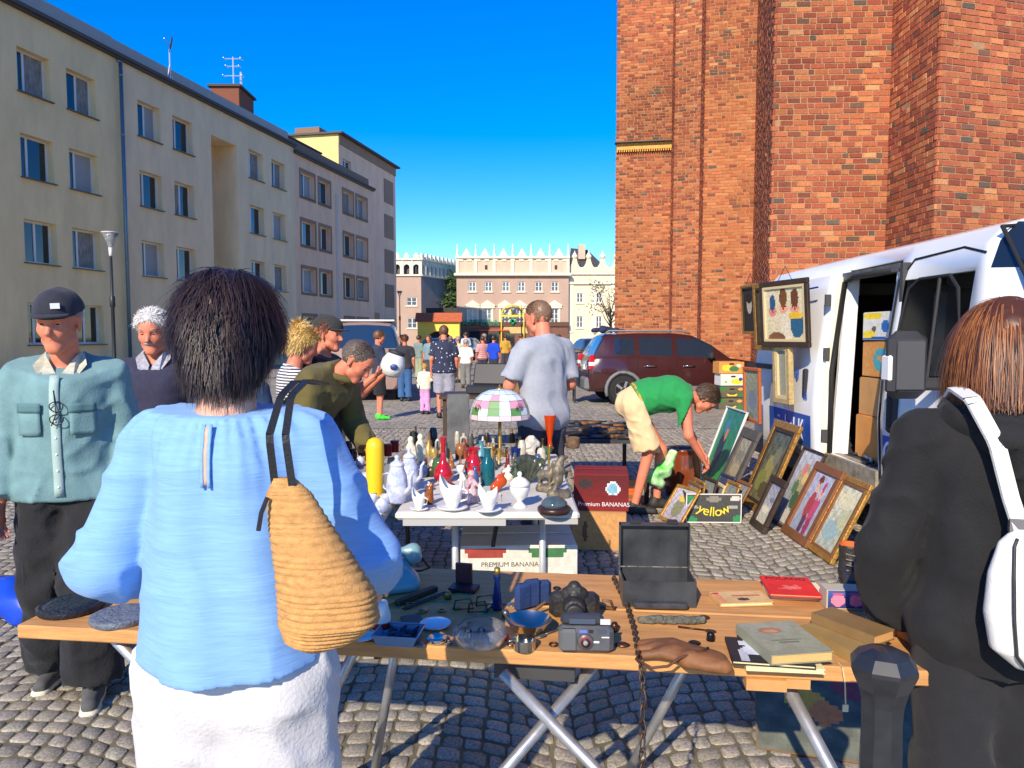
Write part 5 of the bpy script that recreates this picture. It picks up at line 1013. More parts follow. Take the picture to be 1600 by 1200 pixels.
# stained glass lamp
def glass_lamp():
    t=T3('table_lamp','table lamp with a domed stained glass shade of pink roses','lamp',781,712,W); br=M('old_brass'); MB().lathe([(.06,0),(.055,.012),(.02,.03),(.012,.05),(.014,.16),(.012,.17),(.012,.30)],16).build('stand',br,t,True)
    S=1.75*.001*4.6; n,m=16,6; Rr=.215; zb=.27; prof=[(1.0,0),(.985,.035),(.93,.085),(.82,.135),(.62,.175),(.36,.20),(.13,.208)]
    lead=MB(); cols={}; 
    def P(i,j): r_,z=prof[j]; a=2*PI*i/n; return Vector((Rr*r_*math.cos(a),Rr*r_*math.sin(a),zb+z*1.0))
    pale=M('opal_glass',rgb(206,222,226),.25,noise=(30,.08),coat=.4); pink=M('pink_glass',rgb(222,150,170),.25,coat=.4); green=M('leaf_glass',rgb(90,140,70),.25,coat=.4); rim=M('pale_pink_glass',rgb(222,198,200),.25,coat=.4)
    sh=MB().build('shade',br,t)
    for i in range(n):
        for j in range(m):
            a,b,c,d=P(i,j),P(i+1,j),P(i+1,j+1),P(i,j+1); q=(i%4,j); mat=pale
            if j==0: mat=rim
            elif i%4==1 and j in(2,): mat=pink
            elif i%4==2 and j==2: mat=pink
            elif i%4==1 and j==1: mat=green
            elif i%4==3 and j in(1,2): mat=green
            elif i%4==3 and j==3: mat=pink
            me=mesh('glass_panel',[a,b,c,d],[(0,1,2,3)]); o=link('glass_panel',me,mat,sh); md=o.modifiers.new('t','SOLIDIFY'); md.thickness=.003; md.offset=0
            lead.tube([a,d],.0022,4); lead.tube([a,b],.0022,4)
    for k in range(4):   # rose outlines
        a0=2*PI*(k*4+1.9)/n
        for rr_ in(.030,.017): lead.tube([Vector(((Rr*.955)*math.cos(a0+x_/Rr),(Rr*.945)*math.sin(a0+x_/Rr),zb+.085+z_)) for x_,z_ in [(rr_*math.cos(u),rr_*math.sin(u)) for u in [2*PI*q/10 for q in range(10)]]],.002,4,closed=True)
    lead.build('lead_lines',M('lead_came',(.03,.03,.028),.4,.5),sh); MB().lathe([(.035,.473),(.02,.487),(.006,.495),(.006,.51)],14).build('finial',br,t,True); MB().tube([(0,0,.30),(0,0,.49)],.005,6).build('stem',br,t)
glass_lamp()
# blue and white china on the side table, brown jars and tins
for i,(px,py,s,k) in enumerate(((553,742,.8,0),(563,728,.9,1),(572,752,1.0,0),(556,775,1.0,1),(579,790,1.1,0),(597,800,1.0,1),(603,786,.9,0),(566,806,1.1,1),(585,812,1.0,0))):
    t=T3('china_piece',('small blue painted white china cup on the side table' if k==0 else 'small lidded blue and white china jar on the side table'),'cup' if k==0 else 'jar',px,py,W,R(40*i),'blue and white china on the side table'); MB().lathe([(.02*s,0),(.03*s,.012*s),(.034*s,.04*s),(.03*s,.05*s)]+([(.028*s,.05*s),(.02*s,.015*s)] if k==0 else [(.022*s,.062*s),(.006*s,.07*s),(.001,.078*s)]),18).build('body',pat,t,True)
    if k==0: MB().tube([(.032*s,0,.04*s),(.05*s,0,.036*s),(.048*s,0,.02*s),(.03*s,0,.015*s)],.004*s,6).build('handle',pat,t,True)
bg_=M('brown_glass',rgb(84,36,20),.12,coat=.5)
for i,(px,py) in enumerate(((552,728),(566,720),(577,728),(545,715))): lathe_thing('brown_jar','brown glass jar standing behind the yellow flask','jar',px,py-8,W,[(.026,0),(.028,.008),(.028,.06),(.02,.072),(.022,.085),(.001,.085)],bg_,16,group='brown glass jars')
for i,(px,py) in enumerate(((606,712),(617,706))): lathe_thing('red_tin','small dark red tin behind the coffee pots','tin',px,py,W,[(.03,0),(.03,.07),(.032,.072),(.032,.085),(.001,.086)],M('dark_red_tin',(.3,.02,.02),.35),18,group='dark red tins')
# clutter at the far end of the white table: bottles, brass, sculpture
rr=random.Random(5)
for i in range(52):
    px=rr.uniform(640,850); py=rr.uniform(690,716) if i<26 else rr.uniform(712,748); h_=rr.uniform(.05,.15); w_=rr.uniform(.018,.035); kind=rr.choice(['bottle','jar','candlestick']); col=rr.choice([rgb(120,84,44),rgb(60,50,40),rgb(170,140,80),rgb(90,90,84),rgb(150,60,40),rgb(200,190,170),rgb(50,60,70)]); cn={120:'brown',60:'dark brown',170:'brass',90:'grey',150:'rust red',200:'pale',50:'slate'}[round(255*(1.055*col[0]**(1/2.4)-.055))]
    pr={'bottle':[(w_,0),(w_,h_*.55),(w_*.35,h_*.75),(w_*.35,h_),(.001,h_)],'jar':[(w_*.8,0),(w_,h_*.3),(w_*.9,h_*.8),(w_*.6,h_),(.001,h_)],'candlestick':[(w_,0),(w_*.3,h_*.2),(w_*.4,h_*.6),(w_*.25,h_*.8),(w_*.6,h_),(.001,h_)]}[kind]
    lathe_thing(kind,{'bottle':'little dusty '+cn+' bottle among the clutter at the far end of the porcelain table','jar':'little dusty '+cn+' jar among the clutter at the far end of the porcelain table','candlestick':'little turned '+cn+' candlestick among the clutter at the far end of the porcelain table'}[kind],kind,px,py,W,pr,M('clutter_%d'%int(col[0]*999),col,.35,.2,noise=(30,.3)),14,group='clutter at the far end of the porcelain table')
# boxes under and beside the tables
def carton(label,x,y,z,w,d,h,rz,mat,fn=None,side='front',text_=None,tcol=None,ts=.05,holes=True,group=None,fn2=None,open_=False):
    t=thing('cardboard_box',label,'box',(x,y,z),R(rz),group); wl=.006; mb=MB()
    for c,e in(((0,-d/2,h/2),(w,wl,h)),((0,d/2,h/2),(w,wl,h)),((-w/2,0,h/2),(wl,d-wl,h)),((w/2,0,h/2),(wl,d-wl,h)),((0,0,.004),(w,d,.006))): mb.box(c,e)
    mb.build('walls',mat,t)
    if not open_: MB().box((0,-d*.2,h+.003),(w,d*.58,.006)).box((0,d*.3,h+.010),(w,d*.4,.006)).build('flaps',mat,t)
    if fn: canvas('print',w*.985,h*.97,fn,36,18,t,Matrix.Translation((0,-d/2-.0042,h/2))@YX)
    if fn2: canvas('print',d*.97,h*.97,fn2,26,18,t,Matrix.Translation((-w/2-.0042,0,h/2))@Matrix.Rotation(R(-90),4,'Z')@YX)
    if text_: text(text_[0],ts,tcol,t,Matrix.Translation((text_[1],-d/2-.0055,h*text_[2]))@YX,.0006)
    return t
wc=M('white_cardboard',(.66,.64,.58),.8,noise=(7,.08)); oran=M('orange_cardboard',rgb(206,140,70),.85,noise=(6,.1))
x,y=gp(790,905,0); carton('white premium bananas carton under the porcelain table',.03,4.05,.012,.62,.40,.47,2,wc,blobs([rgb(206,200,186),rgb(206,200,186)],[(.2,.95,.2,.05,rgb(150,60,50)),(.75,.95,.2,.05,rgb(60,110,70)),(.93,.4,.06,.35,(.75,.74,.7)),(.62,.2,.08,.2,rgb(220,150,120))]),text_=('PREMIUM BANANAS',-.04,.80),tcol=M('dark_print2',(.08,.07,.06),.7),ts=.036)
redc=M('red_cardboard',rgb(120,26,28),.7,noise=(7,.1)); carton('brown carton standing under the red banana carton',.66,5.55,.012,.40,.34,.28,-6,card,blobs([rgb(190,140,84),rgb(190,140,84)],[(.25,.5,.05,.28,rgb(110,80,50)),(.32,.5,.03,.3,rgb(190,140,84))]))
carton('dark red banana carton stacked on the brown carton',.68,5.58,.30,.40,.32,.27,-6,redc,blobs([rgb(124,24,26),rgb(84,18,22)],[(.72,.62,.13,.2,(.7,.68,.64)),(.72,.62,.10,.15,rgb(120,170,190)),(.2,.75,.14,.12,(.03,.02,.02))]),text_=('Premium BANANAS',.02,.18),tcol=M('print_white'),ts=.045)
# orange wooden chests, tool table, pot
ow=M('orange_wood',rgb(190,96,36),.4,noise=(6,.2),stretch=(1,6,6),coat=.3)
for i,(px,py,h_,lab) in enumerate(((965,795,.20,'glossy orange wooden chest on the cobbles behind the chair'),)):
    x,y=gp(px,py,.012); t=thing('wooden_chest',lab,'chest',(x,y+.15,.012),R(-5)); MB().box((0,0,h_/2),(.46,.3,h_),bev=.01).build('chest',ow,t); MB().box((0,-.003,h_+.006),(.48,.315,.012)).build('lid',M('dark_slat'),t); MB().box((0,-.155,h_*.6),(.4,.006,.03)).build('gilt_trim',M('old_brass'),t)
carton('flat patterned box lying in front of the orange chest',1.02,6.62,.012,.3,.2,.07,-8,M('pinkish_box',rgb(150,90,96),.7,noise=(20,.4)))
tt=thing('low_table','low dark table spread with old tools behind the red carton','table',(.86,7.62,0)); MB().box((0,0,.605),(.92,1.5,.03)).build('top',M('dark_cloth_top',(.04,.042,.05),.9,noise=(6,.4)),tt)
for x_ in(-.42,.42):
    for y_ in(-.7,.7): MB().box((x_,y_,.295),(.04,.04,.59)).build('leg',M('dark_slat'),tt)
rr=random.Random(11)
for i in range(46):
    x_,y_=.86+rr.uniform(-.36,.34),7.62+rr.uniform(-.7,.68); L=rr.uniform(.18,.42); nm,lab=rr.choice([('file','old dark steel file lying among the tools'),('chisel','old chisel with a worn handle lying among the tools'),('folded_umbrella','rolled dark umbrella lying among the tools')]); t=thing(nm,lab,nm.replace('_',' '),(x_,y_,.621),R(rr.uniform(-14,14)),'tools on the low table'); r_=rr.uniform(.008,.02); MB().cyl((-L/2,0,r_),(L*.2,0,r_),r_,r_,8).build('shaft',M('tool_steel_%d'%(i%3),[(.03,.035,.05),(.12,.12,.12),(.05,.04,.03)][i%3],.45,.4),t,True); MB().cyl((L*.2,0,r_),(L/2,0,r_),r_*1.3,r_*1.1,8).build('handle',M('tool_handle_%d'%(i%2),[rgb(120,80,44),(.02,.02,.025)][i%2],.6),t,True)
t=thing('clay_pot','large brown glazed stoneware pot standing behind the man in green','pot',(*gp(1088,772,.012),.012)); t.location=(1.72,7.35,.012); MB().lathe([(.14,0),(.17,.02),(.185,.15),(.185,.30),(.16,.40),(.155,.43),(.175,.45),(.172,.47),(.15,.46),(.15,.40),(.001,.36)],30).build('pot',M('brown_glaze',rgb(120,58,30),.2,coat=.5,noise=(4,.2)),t,True); MB().lathe([(.150,.461),(.158,.466),(.148,.469)],28,cap0=False,cap1=False).build('white_rim',china,t,True)
# YELLOW banana box with frames, frames beside it
ybx=M('dark_green_carton',(.05,.05,.045),.7); dkc=blobs([(.05,.052,.046),(.06,.06,.055)],[(.05,.85,.1,.12,rgb(40,130,80)),(.95,.12,.1,.14,rgb(40,130,80)),(.1,.1,.1,.1,rgb(40,130,80)),(.5,.83,.15,.1,(.22,.2,.17)),(.9,.85,.09,.1,(.5,.5,.46)),(.12,.55,.1,.05,(.3,.3,.28)),(.86,.55,.1,.05,(.3,.3,.28))])
yt=carton('dark YELLOW banana box filled with small picture frames',1.72,6.35,.012,.46,.34,.25,-2,ybx,dkc,open_=True)
for k_,(c_,x_) in enumerate(zip('yellow',(-.105,-.062,-.025,-.002,.037,.092))): text(c_,.115,M('yellow_print',rgb(240,210,50),.6),yt,Matrix.Translation((x_,-.1755,.098+2.6*x_*x_-.004))@YX@Matrix.Rotation(5.2*x_,4,'Z'),.0012)
MB().box((0,-.172,.248),(.466,.01,.008)).box((0,-.172,.006),(.466,.01,.01)).box((-.23,-.172,.127),(.008,.01,.234)).box((.23,-.172,.127),(.008,.01,.234)).build('white_edges',wc,yt)
def frame_thing(label,x,y,z,w,h,lean,rz,fm,fw,fn,depth=.025,group=None,name='framed_picture',nx=30,ny=30,inner=None):
    """picture facing local -Y, standing on its lower edge at (x,y,z), leaning back by lean degrees"""
    t=thing(name,label,'picture',(x,y,z),0,group,rot=(R(-lean),0,R(rz))); 
    for c,d in(((0,0,fw/2),(w,depth,fw)),((0,0,h-fw/2),(w,depth,fw)),((-w/2+fw/2,0,h/2),(fw,depth-.001,h-2*fw)),((w/2-fw/2,0,h/2),(fw,depth-.001,h-2*fw))): MB().box(c,d,bev=.005).build('frame_bar',fm,t)
    if inner:
        iw=fw*.45
        for c,d in(((0,-.001,fw+iw/2),(w-2*fw,depth*.7,iw)),((0,-.001,h-fw-iw/2),(w-2*fw,depth*.7,iw)),((-w/2+fw+iw/2,-.001,h/2),(iw,depth*.69,h-2*fw-2*iw)),((w/2-fw-iw/2,-.001,h/2),(iw,depth*.69,h-2*fw-2*iw))): MB().box(c,d).build('slip',inner,t)
    canvas('picture',w-1.6*fw,h-1.6*fw,fn,nx,ny,t,Matrix.Translation((0,.004,h/2))@YX,VC('oil_paint',.45,.4,.2,60,bump=.3)); MB().box((0,depth*.4,h/2),(w-fw,.006,h-fw)).build('backing',M('hardboard'),t); return t
gold=M('gilt_frame',rgb(176,130,60),.4,.5,noise=(40,.35),bump=(90,.6)); dkf=M('dark_wood_frame',rgb(58,44,34),.5,noise=(10,.25)); brf=M('brown_wood_frame',rgb(122,78,46),.5,noise=(9,.2)); grf=M('grey_wash_frame',rgb(84,78,70),.6,noise=(12,.25)); cream=M('cream_slip',rgb(206,186,140),.6)
for i,(x_,rz,l,c) in enumerate(((1.54,80,12,brf),(1.60,84,8,gold),(1.66,78,14,dkf),(1.74,88,16,cream),(1.83,82,22,gold),(1.88,80,30,brf))): frame_thing(['brown wooden','slim gilt','dark wooden','cream painted','tilted gilt','leaning brown'][i]+' picture frame packed upright in the YELLOW box',x_,6.36,.03,.26,.30+.02*(i%3),l,-rz,c,.03,blobs([rgb(170,160,140),rgb(120,130,130)],[(.5,.4,.3,.2,rgb(110,120,90))],.2,i),.018,'frames packed in the YELLOW box',nx=8,ny=8)
frame_thing('narrow gilt framed picture leaning on the YELLOW box',1.34,6.2,.012,.30,.36,38,-62,gold,.03,blobs([rgb(150,140,150),rgb(170,170,180)],[(.5,.4,.25,.3,rgb(120,120,90)),(.5,.7,.2,.1,rgb(200,170,80))],.2),.02)
t=thing('plastic_bag','bright green and white plastic bag held over the box','plastic bag',(1.36,6.7,.26)); sdf_obj('bag',[cap((-.10,0,.05),(.06,0,.12),.07,.06),cap((.05,0,.12),(.12,.02,.26),.05,.035),cap((-.1,0,.04),(.0,-.03,-.02),.05,.04)],.012,M('green_white_plastic',rgb(70,190,50),.35,noise=(9,.0),col2=(.6,.7,.5)),t,.03,lambda P:.05*vnoise(P*18))
# paintings leaning in a row against the van, all facing -X
def leaning(label,yn,yf,xb,h,lean,fm,fw,fn,inner=None,depth=.03): return frame_thing(label,xb,(yn+yf)/2,.012,yf-yn,h,lean,-90,fm,fw,fn,depth,inner=inner,group=None)
leaning('gilt framed pale meadow painting at the near end of the row by the van',5.02,5.46,2.22,.62,26,gold,.045,blobs([rgb(170,176,160),rgb(206,204,176)],[(.4,.3,.3,.15,rgb(150,176,176)),(.7,.5,.2,.15,rgb(190,190,150)),(.5,.75,.35,.12,rgb(214,206,170))],.25,2),brf)
leaning('wide brown framed painting of two clowns leaning by the van',5.42,5.92,2.20,.64,26,brf,.07,blobs([rgb(150,160,176),rgb(176,180,196)],[(.4,.45,.13,.25,rgb(170,70,70)),(.4,.75,.08,.09,rgb(220,170,140)),(.4,.87,.09,.06,rgb(120,50,40)),(.65,.4,.13,.24,rgb(190,80,110)),(.65,.66,.07,.08,rgb(224,176,150)),(.66,.78,.05,.10,rgb(190,60,100)),(.45,.15,.1,.16,rgb(90,60,80)),(.68,.14,.1,.15,rgb(150,60,90))],.15,4))
leaning('flower painting in a thin dark frame leaning by the van',5.86,6.30,2.24,.70,24,dkf,.022,blobs([rgb(120,130,124),rgb(190,190,196)],[(.5,.6,.25,.25,rgb(170,160,120)),(.45,.75,.1,.08,rgb(220,120,130)),(.6,.65,.1,.08,rgb(220,190,110)),(.35,.5,.12,.1,rgb(90,120,80)),(.55,.35,.15,.12,rgb(70,100,70)),(.5,.12,.25,.1,rgb(206,200,190))],.2,6))
leaning('small black framed winter landscape standing in front of the larger ones',5.82,6.16,2.02,.46,24,dkf,.06,blobs([rgb(196,190,160),rgb(140,146,166)],[(.4,.35,.3,.1,rgb(214,206,180)),(.6,.6,.2,.06,rgb(120,124,140))],.2,8))
leaning('large ornate gilt framed dark still life leaning by the van',6.36,6.98,2.20,.86,22,gold,.07,blobs([rgb(110,106,70),rgb(84,92,86)],[(.45,.45,.2,.2,rgb(150,140,84)),(.3,.3,.2,.15,rgb(130,130,70)),(.6,.65,.15,.12,rgb(120,120,100)),(.55,.2,.2,.1,rgb(90,80,50))],.3,10),dkf)
leaning('grey framed faded landscape leaning beside the large gilt one',6.9,7.4,2.05,.74,24,grf,.10,blobs([rgb(140,124,96),rgb(160,154,130)],[(.5,.4,.35,.12,rgb(170,156,120)),(.4,.65,.3,.1,rgb(128,124,108))],.3,12))
leaning('bright green painting of a bird in a thin white frame',7.5,8.2,2.12,.86,20,M('thin_white_frame',(.6,.6,.58),.5),.018,blobs([rgb(60,140,50),rgb(40,120,110)],[(.35,.45,.16,.3,rgb(40,50,70)),(.35,.75,.1,.12,rgb(70,120,160)),(.42,.66,.06,.08,rgb(206,130,60)),(.3,.2,.1,.15,rgb(80,60,60))],.15,14))
t_=frame_thing('narrow blue grey framed panel leaning at the foot of the grey frame',1.93,6.95,.012,.3,.3,30,-80,M('navy_frame',(.03,.04,.07),.5),.03,blobs([rgb(50,60,90),rgb(60,70,96)],[],.2),.02)
# pictures hung on the van side
clownfn=blobs([rgb(206,190,150),rgb(216,200,164)],[(.30,.34,.13,.24,rgb(214,196,160)),(.55,.28,.15,.26,rgb(220,206,176)),(.78,.30,.15,.22,rgb(40,90,120)),(.22,.55,.09,.09,rgb(206,130,110)),(.48,.60,.10,.10,rgb(224,160,130)),(.74,.58,.10,.10,rgb(222,150,124)),(.22,.70,.07,.14,rgb(40,80,120)),(.48,.78,.09,.16,rgb(110,70,36)),(.74,.76,.09,.16,rgb(100,60,36)),(.75,.46,.17,.06,rgb(226,180,50)),(.22,.54,.025,.025,rgb(190,40,40)),(.48,.59,.025,.025,rgb(190,40,40)),(.74,.57,.025,.025,rgb(190,40,40)),(.44,.63,.015,.015,(.03,.03,.03)),(.52,.63,.015,.015,(.03,.03,.03)),(.70,.61,.015,.015,(.03,.03,.03)),(.78,.61,.015,.015,(.03,.03,.03)),(.3,.08,.2,.1,rgb(120,80,50))],.04)
def hung(label,yn,yf,z0,h,fm,fw,fn,inner=None,x=2.52,yaw=0): 
    t=frame_thing(label,x,(yn+yf)/2,z0,yf-yn,h,-4,-90+yaw,fm,fw,fn,.03,inner=inner,nx=44,ny=44); MB().tube([(-.1,.02,h),(0,.03,h+.12),(.1,.02,h)],.003,5).build('hanging_wire',iron,t); return t
hung('framed painting of three gnomes in pointed hats hanging on the van',6.28,7.0,1.50,.60,dkf,.05,clownfn,cream,2.46,14)
hung('tall gilt framed dark portrait hanging on the van',7.02,7.46,1.46,.66,gold,.05,blobs([rgb(70,66,44),rgb(84,78,60)],[(.5,.35,.28,.4,rgb(96,92,56)),(.5,.72,.13,.12,rgb(120,84,64)),(.5,.82,.15,.08,rgb(60,40,30))],.2,3),dkf,2.50,8)
hung('narrow dark portrait in a black and gilt frame at the van rear',7.62,8.0,1.62,.52,gold,.03,blobs([rgb(40,38,34),rgb(50,46,42)],[(.5,.6,.2,.2,rgb(190,176,150)),(.5,.75,.22,.12,rgb(40,30,26))],.2,4),dkf,2.52,4)
t=frame_thing('empty pale gilt frame hanging low on the van door',2.50,6.75,.98,.30,.56,-3,-82,M('pale_gilt',rgb(196,170,116),.5,.3,noise=(30,.2)),.05,blobs([rgb(150,150,130),rgb(140,144,130)],[],.1),.05,inner=cream)
t=frame_thing('orange brown framed glazed print standing against the van door',2.46,7.5,.72,.42,.56,-2,-86,M('orange_frame',rgb(176,92,46),.4),.035,blobs([rgb(130,140,130),rgb(150,150,120)],[(.5,.4,.3,.2,rgb(120,130,140))],.2,5),.03)
# boxes in the van
VF=.60
carton('brown carton at the bottom of the stack in the van',3.12,5.95,VF,.44,.44,.34,-90,oran,None,group=None); carton('second brown carton in the van marked with pen',3.14,5.97,VF+.352,.42,.42,.30,-88,card); carton('brown carton with a turquoise print in the van',3.14,5.95,VF+.67,.44,.40,.28,-90,oran,blobs([rgb(206,140,70),rgb(206,140,70)],[(.7,.5,.28,.36,rgb(60,160,170)),(.7,.55,.15,.08,rgb(206,140,70))]))
carton('white and yellow banana carton on top of the stack in the van',3.12,5.93,VF+.968,.46,.36,.22,-86,wc,blobs([(.66,.64,.58),(.7,.68,.6)],[(.3,.9,.3,.14,rgb(236,206,40)),(.2,.2,.2,.16,rgb(236,206,40)),(.7,.5,.11,.24,rgb(30,100,170)),(.35,.4,.08,.1,(.1,.08,.06)),(.5,.03,.5,.06,rgb(30,90,160))])); carton('brown carton behind the stack in the van',3.6,6.3,VF,.5,.5,.55,-80,card)
rr=random.Random(3)
for i in range(9): t=thing('tool','small tool lying on the van floor by the door','tool',(2.86+rr.uniform(-.03,.15),5.52+rr.uniform(0,.6),VF+.002),R(rr.uniform(0,180)),'odds and ends on the van floor'); L=rr.uniform(.08,.2); MB().box((0,0,.01),(L,.02,.02),bev=.004).build('blade',M('tool_tone_%d'%(i%4),[(.5,.5,.48),(.4,.05,.04),(.1,.1,.1),(.4,.32,.2)][i%4],.4),t); MB().cyl((L/2,0,.01),(L/2+.08,0,.01),.011,.009,8).build('handle',M('tool_handle_1',(.02,.02,.025),.6),t,True)
# banana boxes stacked behind
greenc=blobs([(.10,.09,.06),(.14,.12,.07)],[(.5,.25,.22,.16,rgb(236,206,60)),(.5,.34,.18,.12,(.08,.075,.06)),(.1,.8,.15,.2,rgb(50,120,60)),(.9,.2,.15,.2,rgb(50,120,60)),(.5,.75,.1,.1,(.02,.02,.02)),(.85,.75,.12,.12,rgb(206,160,90))])
orc=blobs([rgb(206,150,80),rgb(200,144,76)],[(.3,.5,.2,.3,rgb(236,206,60)),(.6,.4,.2,.25,rgb(60,120,70)),(.5,.85,.12,.1,(.03,.02,.02)),(.8,.7,.1,.15,rgb(230,220,200))]); whc=blobs([(.68,.66,.6),(.7,.68,.62)],[(.65,.35,.25,.25,rgb(236,206,50)),(.8,.55,.08,.16,rgb(40,70,150)),(.5,.8,.1,.1,(.03,.03,.03)),(.2,.3,.05,.1,rgb(120,150,80))])
k=0
for col_,(x_,y_) in enumerate(((4.78,16.2),(5.45,16.1))):
    for lev,(fn_,lab) in enumerate(((greenc,'bottom dark green banana box of the %s stack'),(greenc,'second green banana box of the %s stack'),(whc if col_==0 else greenc,'third banana box of the %s stack'),(orc,'top orange printed banana box of the %s stack'))): carton(lab%(('left','right')[col_] if False else ('taller','shorter')[col_])+' by the church',x_+.02*((lev*7)%3-1),y_,.0+.262*lev,.55,.4,.245,4,[ybx,ybx,wc,oran][lev] if col_==0 else [ybx,ybx,ybx,oran][lev],fn_,group=None) if not(col_==1 and lev==3) else None
t=thing('white_canister','white plastic canister beside the banana boxes','canister',(5.35,15.55,0)); MB().box((0,0,.2),(.3,.22,.4),bev=.04).build('canister',dirtywhite,t); MB().lathe([(.04,.4),(.04,.45)],12,(.08,0,0)).build('cap',M('red_glaze'),t)
# stall behind the porcelain table: crate, sheet metal, suitcase
rc=M('red_crate_plastic',rgb(196,40,40),.5); t=thing('plastic_crate','bright red plastic crate on the ground behind the porcelain table','crate',(.05,7.4,.012)); mb=MB()
for z in(.03,.10,.17,.24): mb.box((0,-.2,z+.02),(.6,.012,.035)).box((0,.2,z+.02),(.6,.012,.035)).box((-.3,0,z+.02),(.012,.39,.035)).box((.3,0,z+.02),(.012,.39,.035))
for x_ in(-.295,-.1,.1,.295):
    for y_ in(-.2,.2): mb.box((x_,y_,.14),(.03,.014,.28))
mb.box((0,0,.01),(.6,.4,.02)); mb.build('crate',rc,t)
t=thing('back_table','rickety table piled with scrap metal behind the lamp','table',(-.22,10.2,0)); MB().box((0,0,.78),(1.5,.9,.04)).build('top',M('dark_slat'),t)
for x_ in(-.68,.68):
    for y_ in(-.38,.38): MB().box((x_,y_,.38),(.05,.05,.76)).build('leg',M('dark_slat'),t)
t=thing('sheet_metal','bent grey sheet of metal standing upright beside the back table','sheet',(-.70,9.5,.012),R(10)); MB().box((0,0,.42),(.30,.03,.84),taper=.9).box((.12,.02,.42),(.06,.05,.82)).build('sheet',M('rusty_sheet',rgb(120,120,116),.5,.5,noise=(3,.35)),t)
t=thing('suitcase','open black suitcase on the back table','suitcase',(-.35,10.2,.801),R(-15)); MB().box((0,0,.06),(.5,.36,.12),bev=.02).build('base',blk,t); MB().box((0,.2,.26),(.5,.05,.32),bev=.02,mat=Matrix.Translation((0,.2,.26))@Matrix.Rotation(R(-20),4,'X')).build('lid',blk,t)
t=thing('metal_pot','grey metal funnel pot lying on its side','pot',(-1.16,8.6,.08),R(30)); MB().lathe([(.03,-.15),(.07,-.1),(.12,.12),(.125,.12),(.11,.11),(.05,-.08)],22,mat=Matrix.Translation((0,0,.05))@Matrix.Rotation(R(80),4,'Y')).build('pot',M('grey_pot',rgb(110,116,120),.4,.5),t,True)
t=thing('cloth_heap','olive and red heap of cloth on the back table','cloth',(.18,10.15,.80)); sdf_obj('heap',[cap((-.25,0,.03),(.2,.05,.06),.08,.09),cap((.1,-.1,.04),(.3,.1,.05),.07)],.02,M('olive_red_cloth',rgb(110,104,60),.9,noise=(5,.0),col2=rgb(150,60,40)),t,.05,lambda P:.06*vnoise(P*11),[((0,0,.002),(0,0,-1))])
rr=random.Random(21)
for i in range(64):
    x_,y_=-.8+rr.uniform(-.75,.95),7.2+rr.uniform(-.9,1.6); h_=rr.uniform(.10,.32); w_=rr.uniform(.04,.09); col=rr.choice([rgb(130,84,50),rgb(60,56,50),rgb(160,140,110),rgb(90,92,92),rgb(120,60,44),rgb(186,170,140),rgb(40,46,54)])
    nm,lab,pr=rr.choice([('pot','small old pot in the jumble on the ground behind the porcelain',[(w_*.7,0),(w_,h_*.5),(w_*.8,h_),(w_*.7,h_),(.001,h_*.5)]),('vase','small old vase in the jumble on the ground behind the porcelain',[(w_*.6,0),(w_,h_*.4),(w_*.35,h_*.8),(w_*.5,h_),(.001,h_)]),('lamp_base','turned lamp base in the jumble on the ground behind the porcelain',[(w_,0),(w_*.9,h_*.1),(w_*.3,h_*.2),(w_*.45,h_*.5),(w_*.25,h_*.9),(w_*.4,h_),(.001,h_)])])
    t=thing(nm,lab,nm.replace('_',' '),(x_,y_,.012),0,'jumble on the ground behind the porcelain'); MB().lathe(pr,14).build('body',M('clutter_%d'%int(col[0]*999),col,.35,.2,noise=(30,.3)),t,True)

# more small goods: trinkets on the pine board and packed china on the porcelain table
rr=random.Random(33)
spots=[(640,945),(660,955),(700,935),(715,950),(735,975),(700,1005),(655,1008),(790,965),(800,945),(860,990),(865,1008),(972,1008),(960,985),(1100,965),(1090,985),(870,920),(815,915),(1110,1000),(1085,1005),(720,925),(690,955)]
kinds=[('ring','tarnished metal ring'),('brooch','small oval brooch'),('thimble','small dented thimble'),('medal','round dull medal'),('spoon','tarnished teaspoon')]
for i,(px,py) in enumerate(spots):
    nm,lab=kinds[i%5]; col,cn=[(rgb(150,120,70),'brassy'),(rgb(120,120,118),'grey'),(rgb(90,60,44),'brown'),(rgb(40,44,52),'blackened')][(i//5)%4]; t=T3(nm,cn+' '+lab+' among the trinkets on the pine board',nm,px,py,Z,R(rr.uniform(0,360)),'trinkets on the pine board'); mt=M('trinket_%s'%cn,col,.35,.7,noise=(60,.4))
    if nm=='ring': MB().tube([(.011*math.cos(a),.011*math.sin(a),.003) for a in [2*PI*k/14 for k in range(14)]],.0028,6,closed=True).build('band',mt,t,True)
    elif nm=='brooch': MB().lathe([(.015,0),(.016,.003),(.010,.007),(.001,.008)],16,sx=1.3).build('brooch',mt,t,True)
    elif nm=='thimble': MB().lathe([(.012,0),(.0105,.018),(.007,.024),(.001,.025)],14).build('thimble',mt,t,True)
    elif nm=='medal': MB().lathe([(.016,0),(.017,.002),(.014,.004),(.001,.0035)],18).build('disc',mt,t,True)
    else: MB().tube([(-.055,0,.004),(.02,0,.005)],[.003,.002],6).ball((.035,0,.004),(.017,.010,.004),10,6).build('spoon',mt,t,True)
PK=[(rgb(226,220,206),'cream'),(rgb(60,84,130),'blue'),(rgb(150,96,50),'amber'),(rgb(70,90,60),'green'),(rgb(176,150,90),'brass coloured'),(rgb(120,40,36),'dark red'),(rgb(90,86,80),'grey')]
i=0
